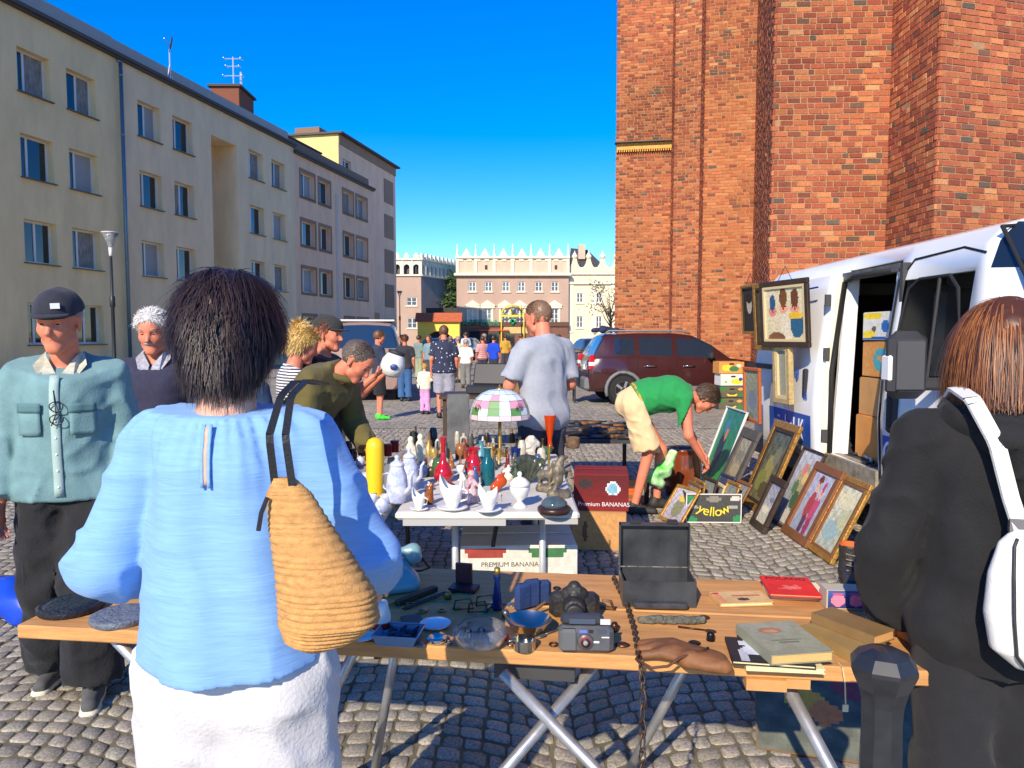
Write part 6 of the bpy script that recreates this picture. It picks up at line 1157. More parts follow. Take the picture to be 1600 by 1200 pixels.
for py in(730,748,764):
    for px in range(655,850,17):
        i+=1; col,cn=PK[rr.randrange(7)]; h_=rr.uniform(.07,.15); w_=rr.uniform(.022,.034); k=rr.randrange(4); nm=('goblet','vase','teapot','figurine')[k]; x_,y_=px+rr.uniform(-4,4),py+rr.uniform(-4,4)
        if any(abs(x_-a)<16 and abs(y_-b)<13 for a,b in((693,752),(740,745),(736,784),(687,745),(762,757),(752,735),(780,768),(822,755),(853,768),(872,778),(640,765),(781,712))): continue
        t=T3(nm,'%s %s packed among the pieces on the porcelain table'%(cn,nm),nm,x_,y_,W,R(rr.uniform(0,360)),'pieces packed on the porcelain table'); mt=M('packed_%d'%int(col[0]*9999),col,.2,0,noise=(25,.18),coat=.4)
        if k==0: MB().lathe([(w_,0),(w_*.25,h_*.08),(w_*.2,h_*.4),(w_*.9,h_*.6),(w_,h_),(w_*.92,h_),(w_*.7,h_*.6),(.001,h_*.5)],18).build('goblet',mt,t,True)
        elif k==1: MB().lathe([(w_*.6,0),(w_,h_*.35),(w_*.8,h_*.65),(w_*.35,h_*.82),(w_*.55,h_),(w_*.45,h_),(.001,h_*.7)],18).build('vase',mt,t,True)
        elif k==2:
            s_=h_*.7; MB().lathe([(s_*.3,0),(s_*.5,s_*.3),(s_*.45,s_*.6),(s_*.2,s_*.78),(s_*.06,s_*.84),(s_*.09,s_*.93),(.001,s_)],18).build('pot',mt,t,True); MB().tube([(s_*.4,0,s_*.3),(s_*.7,0,s_*.5),(s_*.8,0,s_*.75)],[s_*.1,s_*.07,s_*.05],7).build('spout',mt,t,True); MB().tube([(-s_*.42,0,s_*.6),(-s_*.75,0,s_*.55),(-s_*.7,0,s_*.25),(-s_*.45,0,s_*.22)],s_*.05,6).build('handle',mt,t,True)
        else: sdf_obj('figurine',[cap((0,0,.008),(0,0,.012),w_*.9),cap((0,0,.02),(.004,0,h_*.5),w_*.75,w_*.5),cap((.004,0,h_*.5),(0,0,h_*.72),w_*.55,w_*.35),cap((0,0,h_*.88),(0,0,h_*.9),w_*.38),cap((w_*.4,0,h_*.66),(w_*.9,-.01,h_*.45),w_*.22,w_*.18)],.006,mt,t,.008,None,[((0,0,.001),(0,0,-1))])
# ================================================================ people
A=np.array
def nrm(v): v=np.array(v,float); return v/np.linalg.norm(v)
def skin_m(name,c): return M(name,c,.5,noise=(9,.14),bump=(140,.08),spec=.4)
SK=skin_m('skin_tanned',rgb(206,142,112)); SKR=skin_m('skin_ruddy',rgb(212,128,98)); SKF=skin_m('skin_fair',rgb(222,170,144))
def hand_prims(wr,d,n,side,curl=.35,s=1.0,thumb=.6):
    d=nrm(d); n=nrm(n-np.dot(n,d)*d); sd=np.cross(d,n)*side; P=[]; wr=A(wr,float)
    P.append(cap(wr-d*.03*s,wr+d*.085*s,.027*s,.037*s,flat=(n,.5),k=.012))
    P.append(cap(wr+d*.06*s+sd*.022*s,wr+d*.085*s-sd*.026*s,.016*s,.014*s,k=.014))
    for i,(L,o) in enumerate(((.070,.030),(.078,.010),(.072,-.011),(.056,-.030))):
        p=wr+d*(.088-.006*(i==3))*s+sd*o*s; a=curl*(1+.12*i); dirv=d.copy(); r=.0095*s*(1 if i<3 else .88)
        for f,sg in enumerate((.45,.32,.25)):
            ang=a*(.7 if f==0 else 1.0); dirv=nrm(dirv*math.cos(ang)+n*math.sin(ang)*1.0); n2=None
            q=p+dirv*L*sg*1.15*s; P.append(cap(p,q,r,r*.9,k=.004)); p=q; r*=.92
    t0=wr+d*.03*s+sd*.028*s; t1=t0+nrm(sd*.75+d*.6+n*thumb*.5)*.042*s; t2=t1+nrm(sd*.2+d*.85+n*thumb)*.036*s
    P+= [cap(t0,t1,.0145*s,.0115*s,k=.012),cap(t1,t2,.011*s,.009*s,k=.004)]
    return P
def head_prims(s=1.0,nose=1.0,jaw=1.0):
    f=lambda *p:A(p)*s; X=(1,0,0)
    P=[cap(f(0,-.022,.03),f(0,.018,.032),.093*s,.088*s,flat=(X,.84)),cap(f(0,.04,-.015),f(0,.052,-.08),.064*s,.043*s*jaw,flat=(X,.93)),
       cap(f(-.034*jaw,.028,-.072),f(.034*jaw,.028,-.072),.03*s,k=.025),cap(f(-.01,.078,-.102),f(.01,.078,-.102),.019*s,k=.02),
       cap(f(-.034,.086,.031),f(.034,.086,.031),.0115*s,k=.015),cap(f(-.042,.066,-.022),f(-.03,.074,-.03),.022*s,k=.02),cap(f(.042,.066,-.022),f(.03,.074,-.03),.022*s,k=.02)]
    for x in(-.031,.031): P.append(dict(cap(f(x,.104,.009),f(x*1.1,.104,.009),.0165*s),sub=True,k=.0))
    for x in(-.031,.031): P.append(cap(f(x-.006,.081,.010),f(x+.006,.081,.010),.0125*s,k=.004))
    P+= [cap(f(0,.094,.016),f(0,.116*nose,-.026),.0085*s,.0135*s,k=.012),cap(f(-.011,.102,-.031),f(.011,.102,-.031),.0095*s,k=.006)]
    P+= [cap(f(-.021,.088,-.055),f(.021,.088,-.055),.0068*s,k=.004),cap(f(-.017,.089,-.066),f(.017,.089,-.066),.0075*s,k=.004)]
    for x in(-1,1): P+= [cap(f(x*.079,-.008,.018),f(x*.078,.0,-.028),.021*s,.013*s,flat=[(X,.42)],k=.008)]
    return P
def xfV(V,Mx): 
    Mx=np.array(Mx); return V@Mx[:3,:3].T+Mx[:3,3]
def strands(name,parent,HM,mat,cols,n,seed,cen,rad,region,length,w=.003,grav=.25,flow=(0,0,-1),lift=.15,steps=6,wave=.12,push=1.02,s=1.0,minz=None):
    r=np.random.default_rng(seed); u=r.normal(size=(n*5,3)); u/=np.linalg.norm(u,axis=1)[:,None]; u=u[region(u)][:n]; n=len(u)
    cen=A(cen)*s; rad=A(rad)*s; p=cen+u*rad; L=length(u,r)*s; nr=u/rad; nr/=np.linalg.norm(nr,axis=1)[:,None]
    fl=flow(u) if callable(flow) else np.broadcast_to(A(flow,float),u.shape)
    t=fl-(fl*nr).sum(1)[:,None]*nr; t/=np.linalg.norm(t,axis=1)[:,None]+1e-6; t=t+nr*lift+r.normal(size=t.shape)*wave; t/=np.linalg.norm(t,axis=1)[:,None]
    pts=[p-nr*.004]; 
    for k in range(steps):
        p=p+t*(L/steps)[:,None]; q=(p-cen)/rad; d=np.linalg.norm(q,axis=1); ins=d<push; p=np.where(ins[:,None],cen+q/d[:,None]*rad*push,p); pts.append(p)
        t=t+A((0,0,-1))*grav+r.normal(size=t.shape)*wave*.6; t/=np.linalg.norm(t,axis=1)[:,None]
    pts=np.stack(pts,1); m=steps+1
    out=(pts-cen)/rad**2; out/=np.linalg.norm(out,axis=2)[:,:,None]; tg=np.gradient(pts,axis=1); sd=np.cross(tg,out); sd/=np.linalg.norm(sd,axis=2)[:,:,None]+1e-9
    ww=(w*s*np.linspace(1,.15,m)**.7)[None,:,None]*r.uniform(.6,1.3,(n,1,1))
    V=np.stack([pts-sd*ww,pts+out*ww*.6,pts+sd*ww],2).reshape(-1,3); V=xfV(V,HM)
    b=(np.arange(n)[:,None]*m+np.arange(steps)[None,:]).reshape(-1)*3
    F=np.concatenate([np.stack([b+i,b+i+1,b+i+4,b+i+3],1) for i in(0,1)])
    me=np_mesh(name,V,F); ca=me.color_attributes.new('Col','FLOAT_COLOR','POINT'); ci=A(cols)[r.integers(0,len(cols),n)]*r.uniform(.8,1.2,(n,1)); 
    ca.data.foreach_set('color',np.repeat(np.concatenate([ci,np.ones((n,1))],1),m*3,axis=0).astype(np.float32).ravel()); return link(name,me,mat,parent)
hairmat=VC('hair_strands',.42,.5,.05,30)
BASE=dict(ankL=(-.095,0,.085),ankR=(.095,0,.085),kneL=(-.095,.02,.49),kneR=(.095,.02,.49),hipL=(-.09,0,.90),hipR=(.09,0,.90),pel=(0,0,.95),wai=(0,.0,1.09),che=(0,.0,1.29),nec=(0,-.015,1.455),head=(0,.015,1.625),
          shL=(-.175,-.01,1.385),shR=(.175,-.01,1.385),elL=(-.235,-.03,1.12),elR=(.235,-.03,1.12),wrL=(-.235,.06,.875),wrR=(.235,.06,.875),toeL=None,toeR=None)
class Person:
    def __init__(s,label,loc,rz,H=1.75,pose={},bulk=1.0,depth=.72,h=.014,skin=SK,yaw=0,pitch=0,roll=0,hh=.008,curl=.35,palm=None,female=False,headscale=1.0,group=None,hands=(1,1),nose=1.0,jaw=1.0,shw=1.0):
        s.t=thing('person',label,'person',loc,R(rz),group); s.k=H/1.75; s.h=h; s.bulk=bulk; s.dep=depth; s.skin=skin; s.J={}
        for n,v in {**BASE,**pose}.items():
            if v is None: continue
            v=A(v,float)*s.k
            if n in('shL','shR') and n not in pose: v[0]*=shw
            s.J[n]=v
        J=s.J; s.right=nrm(J['shR']-J['shL'])
        s.HM=Matrix.Translation(J['head'])@Matrix.Rotation(R(yaw),4,'Z')@Matrix.Rotation(R(pitch),4,'X')@Matrix.Rotation(R(roll),4,'Y'); s.hs=s.k*headscale*.98
        P=s.torso(-.024,hip=.098)+s.legs(-.012)+s.arms(-.002)+s.neck()
        V,F=sdf_mesh(P,h,.03)
        hv,hf=sdf_mesh(head_prims(s.hs,nose,jaw),hh,.02); hv=xfV(hv,s.HM); Vs=[V,hv];Fs=[F,hf+len(V)]; o=len(V)+len(hv)
        for i,(sd,w,e) in enumerate(((-1,'wrL','elL'),(1,'wrR','elR'))):
            if not hands[i]: continue
            d=nrm(J[w]-J[e]); pn=A(palm[i],float) if palm else A((-sd,.3,0.)); 
            if abs(np.dot(nrm(pn),d))>.95: pn=A((-sd,0.01,.3))
            c=curl if not isinstance(curl,tuple) else curl[i]
            v,f=sdf_mesh(hand_prims(J[w],d,pn,sd*(-1 if False else 1)*(1),c,s.k),max(.0045,h*.36),.008); Vs.append(v); Fs.append(f+o); o+=len(v)
        s.body=link('body',np_mesh('body',np.concatenate(Vs),np.concatenate(Fs)),skin,s.t)
    def fwd(s,a,b): sp=nrm(s.J[b]-s.J[a]); return nrm(np.cross(sp,s.right)*1.0)
    def torso(s,g,lo=True,up=True,hip=.125):
        J=s.J;k=s.k;b=s.bulk;f1=s.fwd('pel','wai');f2=s.fwd('wai','che'); P=[]
        if lo: P.append(cap(J['hipL']*.9+J['pel']*.1,J['hipR']*.9+J['pel']*.1,(hip*b+g)*k,flat=(f1,.92),k=.05))
        P.append(cap(J['pel'],J['wai'],(.150*b+g)*k,(.140*b+g)*k,flat=(f1,s.dep),k=.06))
        P.append(cap(J['wai'],J['che'],(.142*b+g)*k,(.165*(.5+.5*b)+g)*k,flat=(f2,s.dep),k=.06))
        if up:
            P.append(cap(J['shL']*.82+J['shR']*.18,J['shR']*.82+J['shL']*.18,(.058+g)*k,k=.05)); P.append(cap(J['che'],J['nec'],(.115+g)*k,(.066+g)*k,flat=(f2,.75),k=.05))
        return P
    def neck(s): 
        J=s.J; d=A(s.HM.to_3x3()@Vector((0,-.02,-.055)))*s.hs; return [cap(J['nec']-(J['nec']-J['che'])*.15,J['head']+d,.062*s.k,.055*s.hs,k=.02)]
    def legs(s,g,to=1.0,flare=0.0,r0=.093,r1=.064,r2=.046,ends=False):
        P=[];J=s.J;k=s.k
        for q in'LR':
            h,n,a=J['hip'+q],J['kne'+q],J['ank'+q]; f=min(1,to*2); P.append(cap(h,h+(n-h)*f,(r0*(.6+.4*s.bulk)+g)*k,((r0+(r1-r0)*f)+g+flare*(to<=.5))*k,eb=ends and to<=.5,k=.03))
            if to>.5: f=(to-.5)*2; P.append(cap(n,n+(a-n)*f,(r1+g)*k,((r1+(r2-r1)*f)+g+flare)*k,eb=ends,k=.03))
        return P
    def arms(s,g,to=1.0,flare=0,r0=.052,r1=.043,r2=.029,ends=False):
        P=[];J=s.J;k=s.k
        for q in'LR':
            h,n,a=J['sh'+q],J['el'+q],J['wr'+q]; f=min(1,to*2); P.append(cap(h,h+(n-h)*f,(r0+g)*k,(r0+(r1-r0)*f+g+flare*(to<=.5))*k,eb=ends and to<=.5,k=.03))
            if to>.5: f=(to-.5)*2; P.append(cap(n,n+(a-n)*f,(r1+g)*k,(r1+(r2-r1)*f+g+flare)*k,eb=ends,k=.02))
        return P
    def wr(s,amp,f=9,seed=1,st=(1,1,.5)): return lambda P:amp*(.8*vnoise(P*A(st)*f,seed)+.5*vnoise(P*A(st)*f*2.3+5,seed+1)-.42*np.clip(1-4.2*np.abs(vnoise(P*A(st)*A((1.2,1.2,2.2))*f*.9+P[:,[2,0,1]]*f*.5+9,seed+2)),0,1)**1.5)
    def top(s,mat,g=.018,sleeve=1.0,flare=.012,hem=None,amp=.02,name='shirt',f=9,st=(1,1,.5),extra=(),h=None,armr=0,cuts=(),neckcut=True,lo=True,vneck=.5):
        P=s.torso(g,lo=lo,hip=.110)
        if sleeve>0: P+=s.arms(g+armr,sleeve,flare,ends=True)
        P+=list(extra); c=list(cuts)
        if hem is not None: c.append(((0,0,hem*s.k),(0,0,-1)))
        if neckcut: d=nrm(s.J['nec']-s.J['che']); f2=s.fwd('wai','che'); c.append((s.J['nec']+d*.008*s.k,nrm(d*.86+f2*vneck)))
        V,F=sdf_mesh(P,h or s.h,.03,s.wr(amp,f,3,st),c); s.topV=V; return link(name,np_mesh(name,V,F),mat,s.t)
    def pants(s,mat,g=.02,to=.97,flare=.012,amp=.02,name='trousers',waist=None,f=10,st=(1,1,.6),h=None,**kw):
        J=s.J; b=s.bulk; f1=s.fwd('pel','wai'); up=J['pel']+(J['wai']-J['pel'])*.45
        P=[cap(J['hipL']*.9+J['pel']*.1,J['hipR']*.9+J['pel']*.1,(.110*b+.006)*s.k,flat=(f1,.92),k=.03),cap(J['pel'],up,(.150*b+.002)*s.k,(.146*b-.004)*s.k,flat=(f1,s.dep),k=.03)]+s.legs(g,to,flare,ends=True,**{'r0':.080,**kw})
        c=[(up,nrm(J['wai']-J['pel']))]
        V,F=sdf_mesh(P,h or s.h,.03,s.wr(amp,f,7,st),c); return link(name,np_mesh(name,V,F),mat,s.t)
    def shoes(s,mat,sole=None,L=.17,h=None,sock=None):
        for q in'LR':
            a=s.J['ank'+q]; tv=s.J.get('toe'+q); d=nrm((tv-a)*A((1,1,0))) if tv is not None else nrm(A((-.12 if q=='L' else .12,1,0))); k=s.k; z=A((0,0,1.))
            g=a*A((1,1,0))+z*max(0,a[2]-.085*k); P=[cap(g+z*.05*k-d*.035*k,g+z*.045*k+d*.06*k,.042*k,.040*k),cap(g+z*.045*k+d*.05*k,g+z*.034*k+d*L*k,.040*k,.032*k),cap(g+z*.05*k-d*.02*k,g+z*.11*k-d*.01*k,.042*k,.044*k,eb=True)]
            o=sdf_obj('shoe',P,h or min(s.h,.012),mat,s.t,.02,None,[(g+z*.014*k,(0,0,-1))])
            if sole:
                P=[cap(g-d*.035*k,g+d*(L-.0)*k,.047*k,.042*k)]; sdf_obj('sole',P,h or min(s.h,.012),sole,o,.01,None,[(g+z*.03*k,(0,0,1)),(g+z*.001,(0,0,-1))])
    def short_hair(s,cols,n=1600,L=.022,line=.035,low=-.05,mat=None,thick=.010,w=.0028,base=True,sides=1.0):
        e=s.hs
        if base:
            P=[cap(A((0,-.024,.034))*e,A((0,.014,.037))*e,(.093+thick)*e,(.086+thick)*e,flat=((1,0,0),.845))]
            V,F=sdf_mesh(P,.008 if s.h<.02 else .014,.01,lambda p:.007*vnoise(p*70,2),[(A((0,line+.03,.045))*e,(0,.93,-.36)),(A((0,.0,low))*e,(0,.35,-.94)),(A((0,.045,.02))*e,(0,.8,-.6))])
            V=xfV(V,s.HM); me=np_mesh('hair',V,F); ca=me.color_attributes.new('Col','FLOAT_COLOR','POINT'); c=A(cols).mean(0)*.8; ca.data.foreach_set('color',np.tile(A((*c,1)),(len(V),1)).astype(np.float32).ravel()); ho=link('hair',me,hairmat,s.t)
        reg=lambda u:((u[:,1]*.8-u[:,2]*.6)<(line*6+.03))&(u[:,2]>low*9)&~((np.abs(u[:,0])>.75)&(u[:,1]>.1)&(u[:,2]<.1))
        strands('hair_strands',s.t,s.HM,hairmat,cols,n,5,(0,-.006,.034),(.083+thick*.7,.103+thick*.7,.095+thick*.7),reg,lambda u,r:L*r.uniform(.6,1.3,len(u)),w,.1,lambda u:np.stack([u[:,0]*.3,-.35+0*u[:,0],-.55+0*u[:,0]],1),.35,3,.25,1.0,e)
    def face(s,brow=(.10,.07,.05),eyes=True,browmat=None):
        e=s.hs; mb=MB()
        for x in(-1,1): mb.tube([tuple(A((x*.014,.1005,.034))*e),tuple(A((x*.034,.0995,.040))*e),tuple(A((x*.05,.088,.034))*e)],[.0035*e,.005*e,.002*e],6)
        mb.xf(s.HM).build('eyebrows',M('brow_%d'%(brow[0]*1000),brow,.8),s.t,True)
        mb=MB()
        for x in(-1,1): mb.ball(tuple(A((x*.031,.0915,.0085))*e),(.0098*e,.0055*e,.0038*e),8,6)
        mb.xf(s.HM).build('eyes',M('dark_eyes',(.03,.022,.018),.15),s.t,True)
        MB().tube([tuple(A((x,.0985-abs(x)*.22,-.0605))*e) for x in(-.022,-.01,0,.01,.022)],[.001,.0022,.0025,.0022,.001],5).xf(s.HM).build('mouth',M('lip_line',rgb(130,64,56),.5),s.t,True)
    def patch(s,x0,x1,z0,z1,mat,name,off=.004,nx=6,nz=6,side=1,V=None,parent=None,shape=None):
        V=V if V is not None else s.topV; G=[];F=[]
        for j in range(nz+1):
            for i in range(nx+1):
                x=(x0+(x1-x0)*i/nx)*s.k; z=(z0+(z1-z0)*j/nz)*s.k
                if shape: x,z=shape(x,z)
                d=(V[:,0]-x)**2+(V[:,2]-z)**2; c=d<.02**2; y=(V[c,1].max() if side>0 else V[c,1].min()) if c.any() else 0; G.append((x,y+side*off,z))
        # smooth depth a little
        for j in range(nz):
            for i in range(nx): a=j*(nx+1)+i; q=(a,a+1,a+nx+2,a+nx+1); F.append(q if side<0 else q[::-1])
        o=link(name,mesh(name,G,F,True),mat,parent or s.t); md=o.modifiers.new('t','SOLIDIFY'); md.thickness=.003; md.offset=0; return o
def cloth(name,c=(.1,.1,.1),noise=(14,.10),bump=(220,.25),rough=.85,stretch=None,sheen=.1): return M(name,c,rough,noise=noise,bump=bump,stretch=stretch,sheen=sheen,spec=.25)
def loft(levels,n=28,pw=2.0):
    """closed loft through (cx,cy,z,rx,ry) ellipses"""
    V=[];F=[]
    for cx,cy,z,rx,ry in levels:
        for j in range(n):
            a=2*PI*j/n; ca,sa=math.cos(a),math.sin(a); V.append((cx+rx*math.copysign(abs(ca)**(2/pw),ca),cy+ry*math.copysign(abs(sa)**(2/pw),sa),z))
    m=len(levels)
    for i in range(m-1):
        for j in range(n): j2=(j+1)%n; F.append((i*n+j,i*n+j2,(i+1)*n+j2,(i+1)*n+j))
    F.append(tuple(range(n-1,-1,-1))); F.append(tuple((m-1)*n+j for j in range(n))); return V,F
def interp(pts,n):
    pts=A(pts,float); t=np.linspace(0,len(pts)-1,n); i=np.clip(t.astype(int),0,len(pts)-2); f=t-i; f=f*f*(3-2*f)*.5+f*.5
    return pts[i]*(1-f)[:,None]+pts[i+1]*f[:,None]
# ---- 1 woman in the pale blue blouse, back to us
def woman_blue():
    p=Person('woman seen from behind in a loose pale blue blouse and white trousers',(-.585,1.52,0),0,1.72,dict(elL=(-.275,.0,1.14),wrL=(-.20,.20,1.0),elR=(.285,.02,1.15),wrR=(.25,.24,1.04),shL=(-.16,0,1.41),shR=(.16,0,1.41),nec=(0,-.02,1.475),head=(0,.01,1.622)),bulk=1.02,depth=.78,h=.012,skin=SKF,pitch=-10,palm=((0,.2,-1),(0,.2,-1)))
    bl=M('blue_slub_cotton',rgb(126,170,224),.8,noise=(26,.09),bump=(45,.16),stretch=(.5,.5,6),sheen=.15,spec=.25)
    def folds(P):
        th=np.arctan2(P[:,0],-(P[:,1]+.02)); up=np.clip((P[:,2]-1.2)/.25,0,1)
        g=.005*np.sin(th*26+3*vnoise(P*5,4))*up**2+.007*np.sin(th*5.5+P[:,2]*3+4*vnoise(P*3,8))*(1-up*.6)
        arm=np.clip((np.abs(P[:,0])-.19)/.04,0,1)
        cr=np.clip(1-4*np.abs(vnoise(P*A((9,9,12))+P[:,[2,0,1]]*6,11)),0,1)**1.5
        return -g+.018*vnoise(P*A((7,7,3.2)),3)+.010*vnoise(P*A((16,16,9)),6)-cr*(.0045+.006*arm)
    J=p.J
    P=[cap((0,-.005,.90),(0,-.01,1.32),.200,.152,flat=((0,1,0),.78),k=.03),cap((-.10,0,1.405),(.10,0,1.405),.068,k=.05),cap(J['shL'],J['elL'],.058,.062,k=.014),cap(J['elL'],J['wrL']+A((0,.02,0)),.065,.034,k=.012),cap(J['shR'],J['elR'],.058,.062,k=.014),cap(J['elR'],J['wrR']+A((0,.02,0)),.065,.034,k=.012),cap((0,-.01,1.34),(0,-.018,1.45),.11,.065,k=.04)]
    V,F=sdf_mesh(P,.008,.03,folds,[((0,0,.945),(0,.10,-1)),((0,0,1.452),(0,-.12,1))]); link('blouse',np_mesh('b',V,F),bl,p.t); p.topV=V; p.patch(-.0035,.0035,1.315/p.k,1.425/p.k,SKF,'keyhole_slit',.0025,2,10,-1); p.patch(-.010,-.004,1.31/p.k,1.43/p.k,bl,'slit_edge',.004,1,10,-1); p.patch(.004,.010,1.31/p.k,1.43/p.k,bl,'slit_edge',.004,1,10,-1)
    p.pants(cloth('white_linen',(.58,.57,.57),(10,.05),(120,.3)),g=.024,to=.98,flare=.03,amp=.024,r0=.092,r1=.08,h=.011)
    p.shoes(M('white_canvas_shoe',(.6,.6,.58),.7))
    dark=[(.014,.008,.009),(.024,.013,.013),(.034,.019,.018),(.055,.03,.026)]
    p.short_hair(dark,10,.02,line=.06,low=-.09,thick=.016)
    reg=lambda u:(u[:,1]<.55)&(u[:,2]>-.62)
    strands('hair_strands',p.t,p.HM,hairmat,dark,15000,3,(0,-.008,.034),(.088,.110,.106),reg,lambda u,r:(.045+.045*np.clip(u[:,2]+.6,0,1)+.03*(u[:,2]<-.3)*r.random(len(u)))*r.uniform(.7,1.4,len(u)),.00125,.20,lambda u:np.stack([u[:,0]*.25+.55*np.sin(u[:,0]*8+u[:,2]*6+u[:,1]*5),-.35+.3*np.sin(u[:,2]*9+u[:,0]*4),-.8+0*u[:,0]],1),.22,8,.085,1.03,p.hs)
    strands('nape_hair',p.t,p.HM,hairmat,dark,5000,8,(0,-.02,.0),(.080,.098,.10),lambda u:(u[:,1]<.15)&(u[:,2]<.25)&(u[:,2]>-.6),lambda u,r:(.060+.04*r.random(len(u)))*r.uniform(.7,1.2,len(u)),.0013,.3,lambda u:np.stack([u[:,0]*.15+.4*np.sin(u[:,0]*13),u[:,1]*.1,-1+0*u[:,0]],1),.14,7,.12,1.03,p.hs)
    # woven shoulder bag: a thing of its own carried on the shoulder
    b=thing('shoulder_bag','ribbed tan woven shoulder bag on black straps behind the blue blouse','bag',(-.425,1.29,1.045))
    lv=interp([(.022,.0,.385,.018,.012),(.03,0,.35,.040,.022),(.048,0,.28,.055,.032),(.072,0,.20,.070,.048),(.094,0,.12,.086,.06),(.098,0,.06,.088,.066),(.085,0,.02,.066,.055),(.075,0,.0,.028,.03)],110)
    lv=[(x,y,z*.79,rx*(1+.028*math.sin(i*1.9)),ry*(1+.05*math.sin(i*1.9))) for i,(x,y,z,rx,ry) in enumerate(lv)]
    V,F=loft(lv,40,2.3); V=[(x,y+.012*math.sin(x*60)*max(0,(.3-z)),z) for x,y,z in V]
    link('bag_body',mesh('bag',V,F,True),M('woven_straw',rgb(200,150,90),.9,noise=(60,.22),bump=(300,.5),stretch=(1,1,2)),b)
    st=M('black_leather',(.018,.018,.02),.4,bump=(200,.2))
    for pts in([(.005,.0,.295),(.0,-.01,.38),(.0,.06,.445),(.004,.14,.468),(.02,.24,.455)],[(.040,-.012,.29),(.030,-.015,.38),(.022,.05,.447),(.026,.14,.47),(.04,.24,.455)]):
        q=interp(pts,16); mb=MB()
        for i in range(len(q)-1):
            a,c=Vector(q[i]),Vector(q[i+1]); d=(c-a).normalized(); sx=Vector((1,.25,0)); sx=(sx-d*sx.dot(d)).normalized()*.0065; nn=d.cross(sx).normalized()*.002
            mb.add([a-sx-nn,a+sx-nn,a+sx+nn,a-sx+nn,c-sx-nn,c+sx-nn,c+sx+nn,c-sx+nn],[(0,1,5,4),(1,2,6,5),(2,3,7,6),(3,0,4,7)])
        mb.build('strap',st,b)
    MB().tube([(-.0,-.025,.275),(-.008,-.035,.25),(-.012,-.04,.22)],.004,6).build('zip_pull',st,b)
woman_blue()
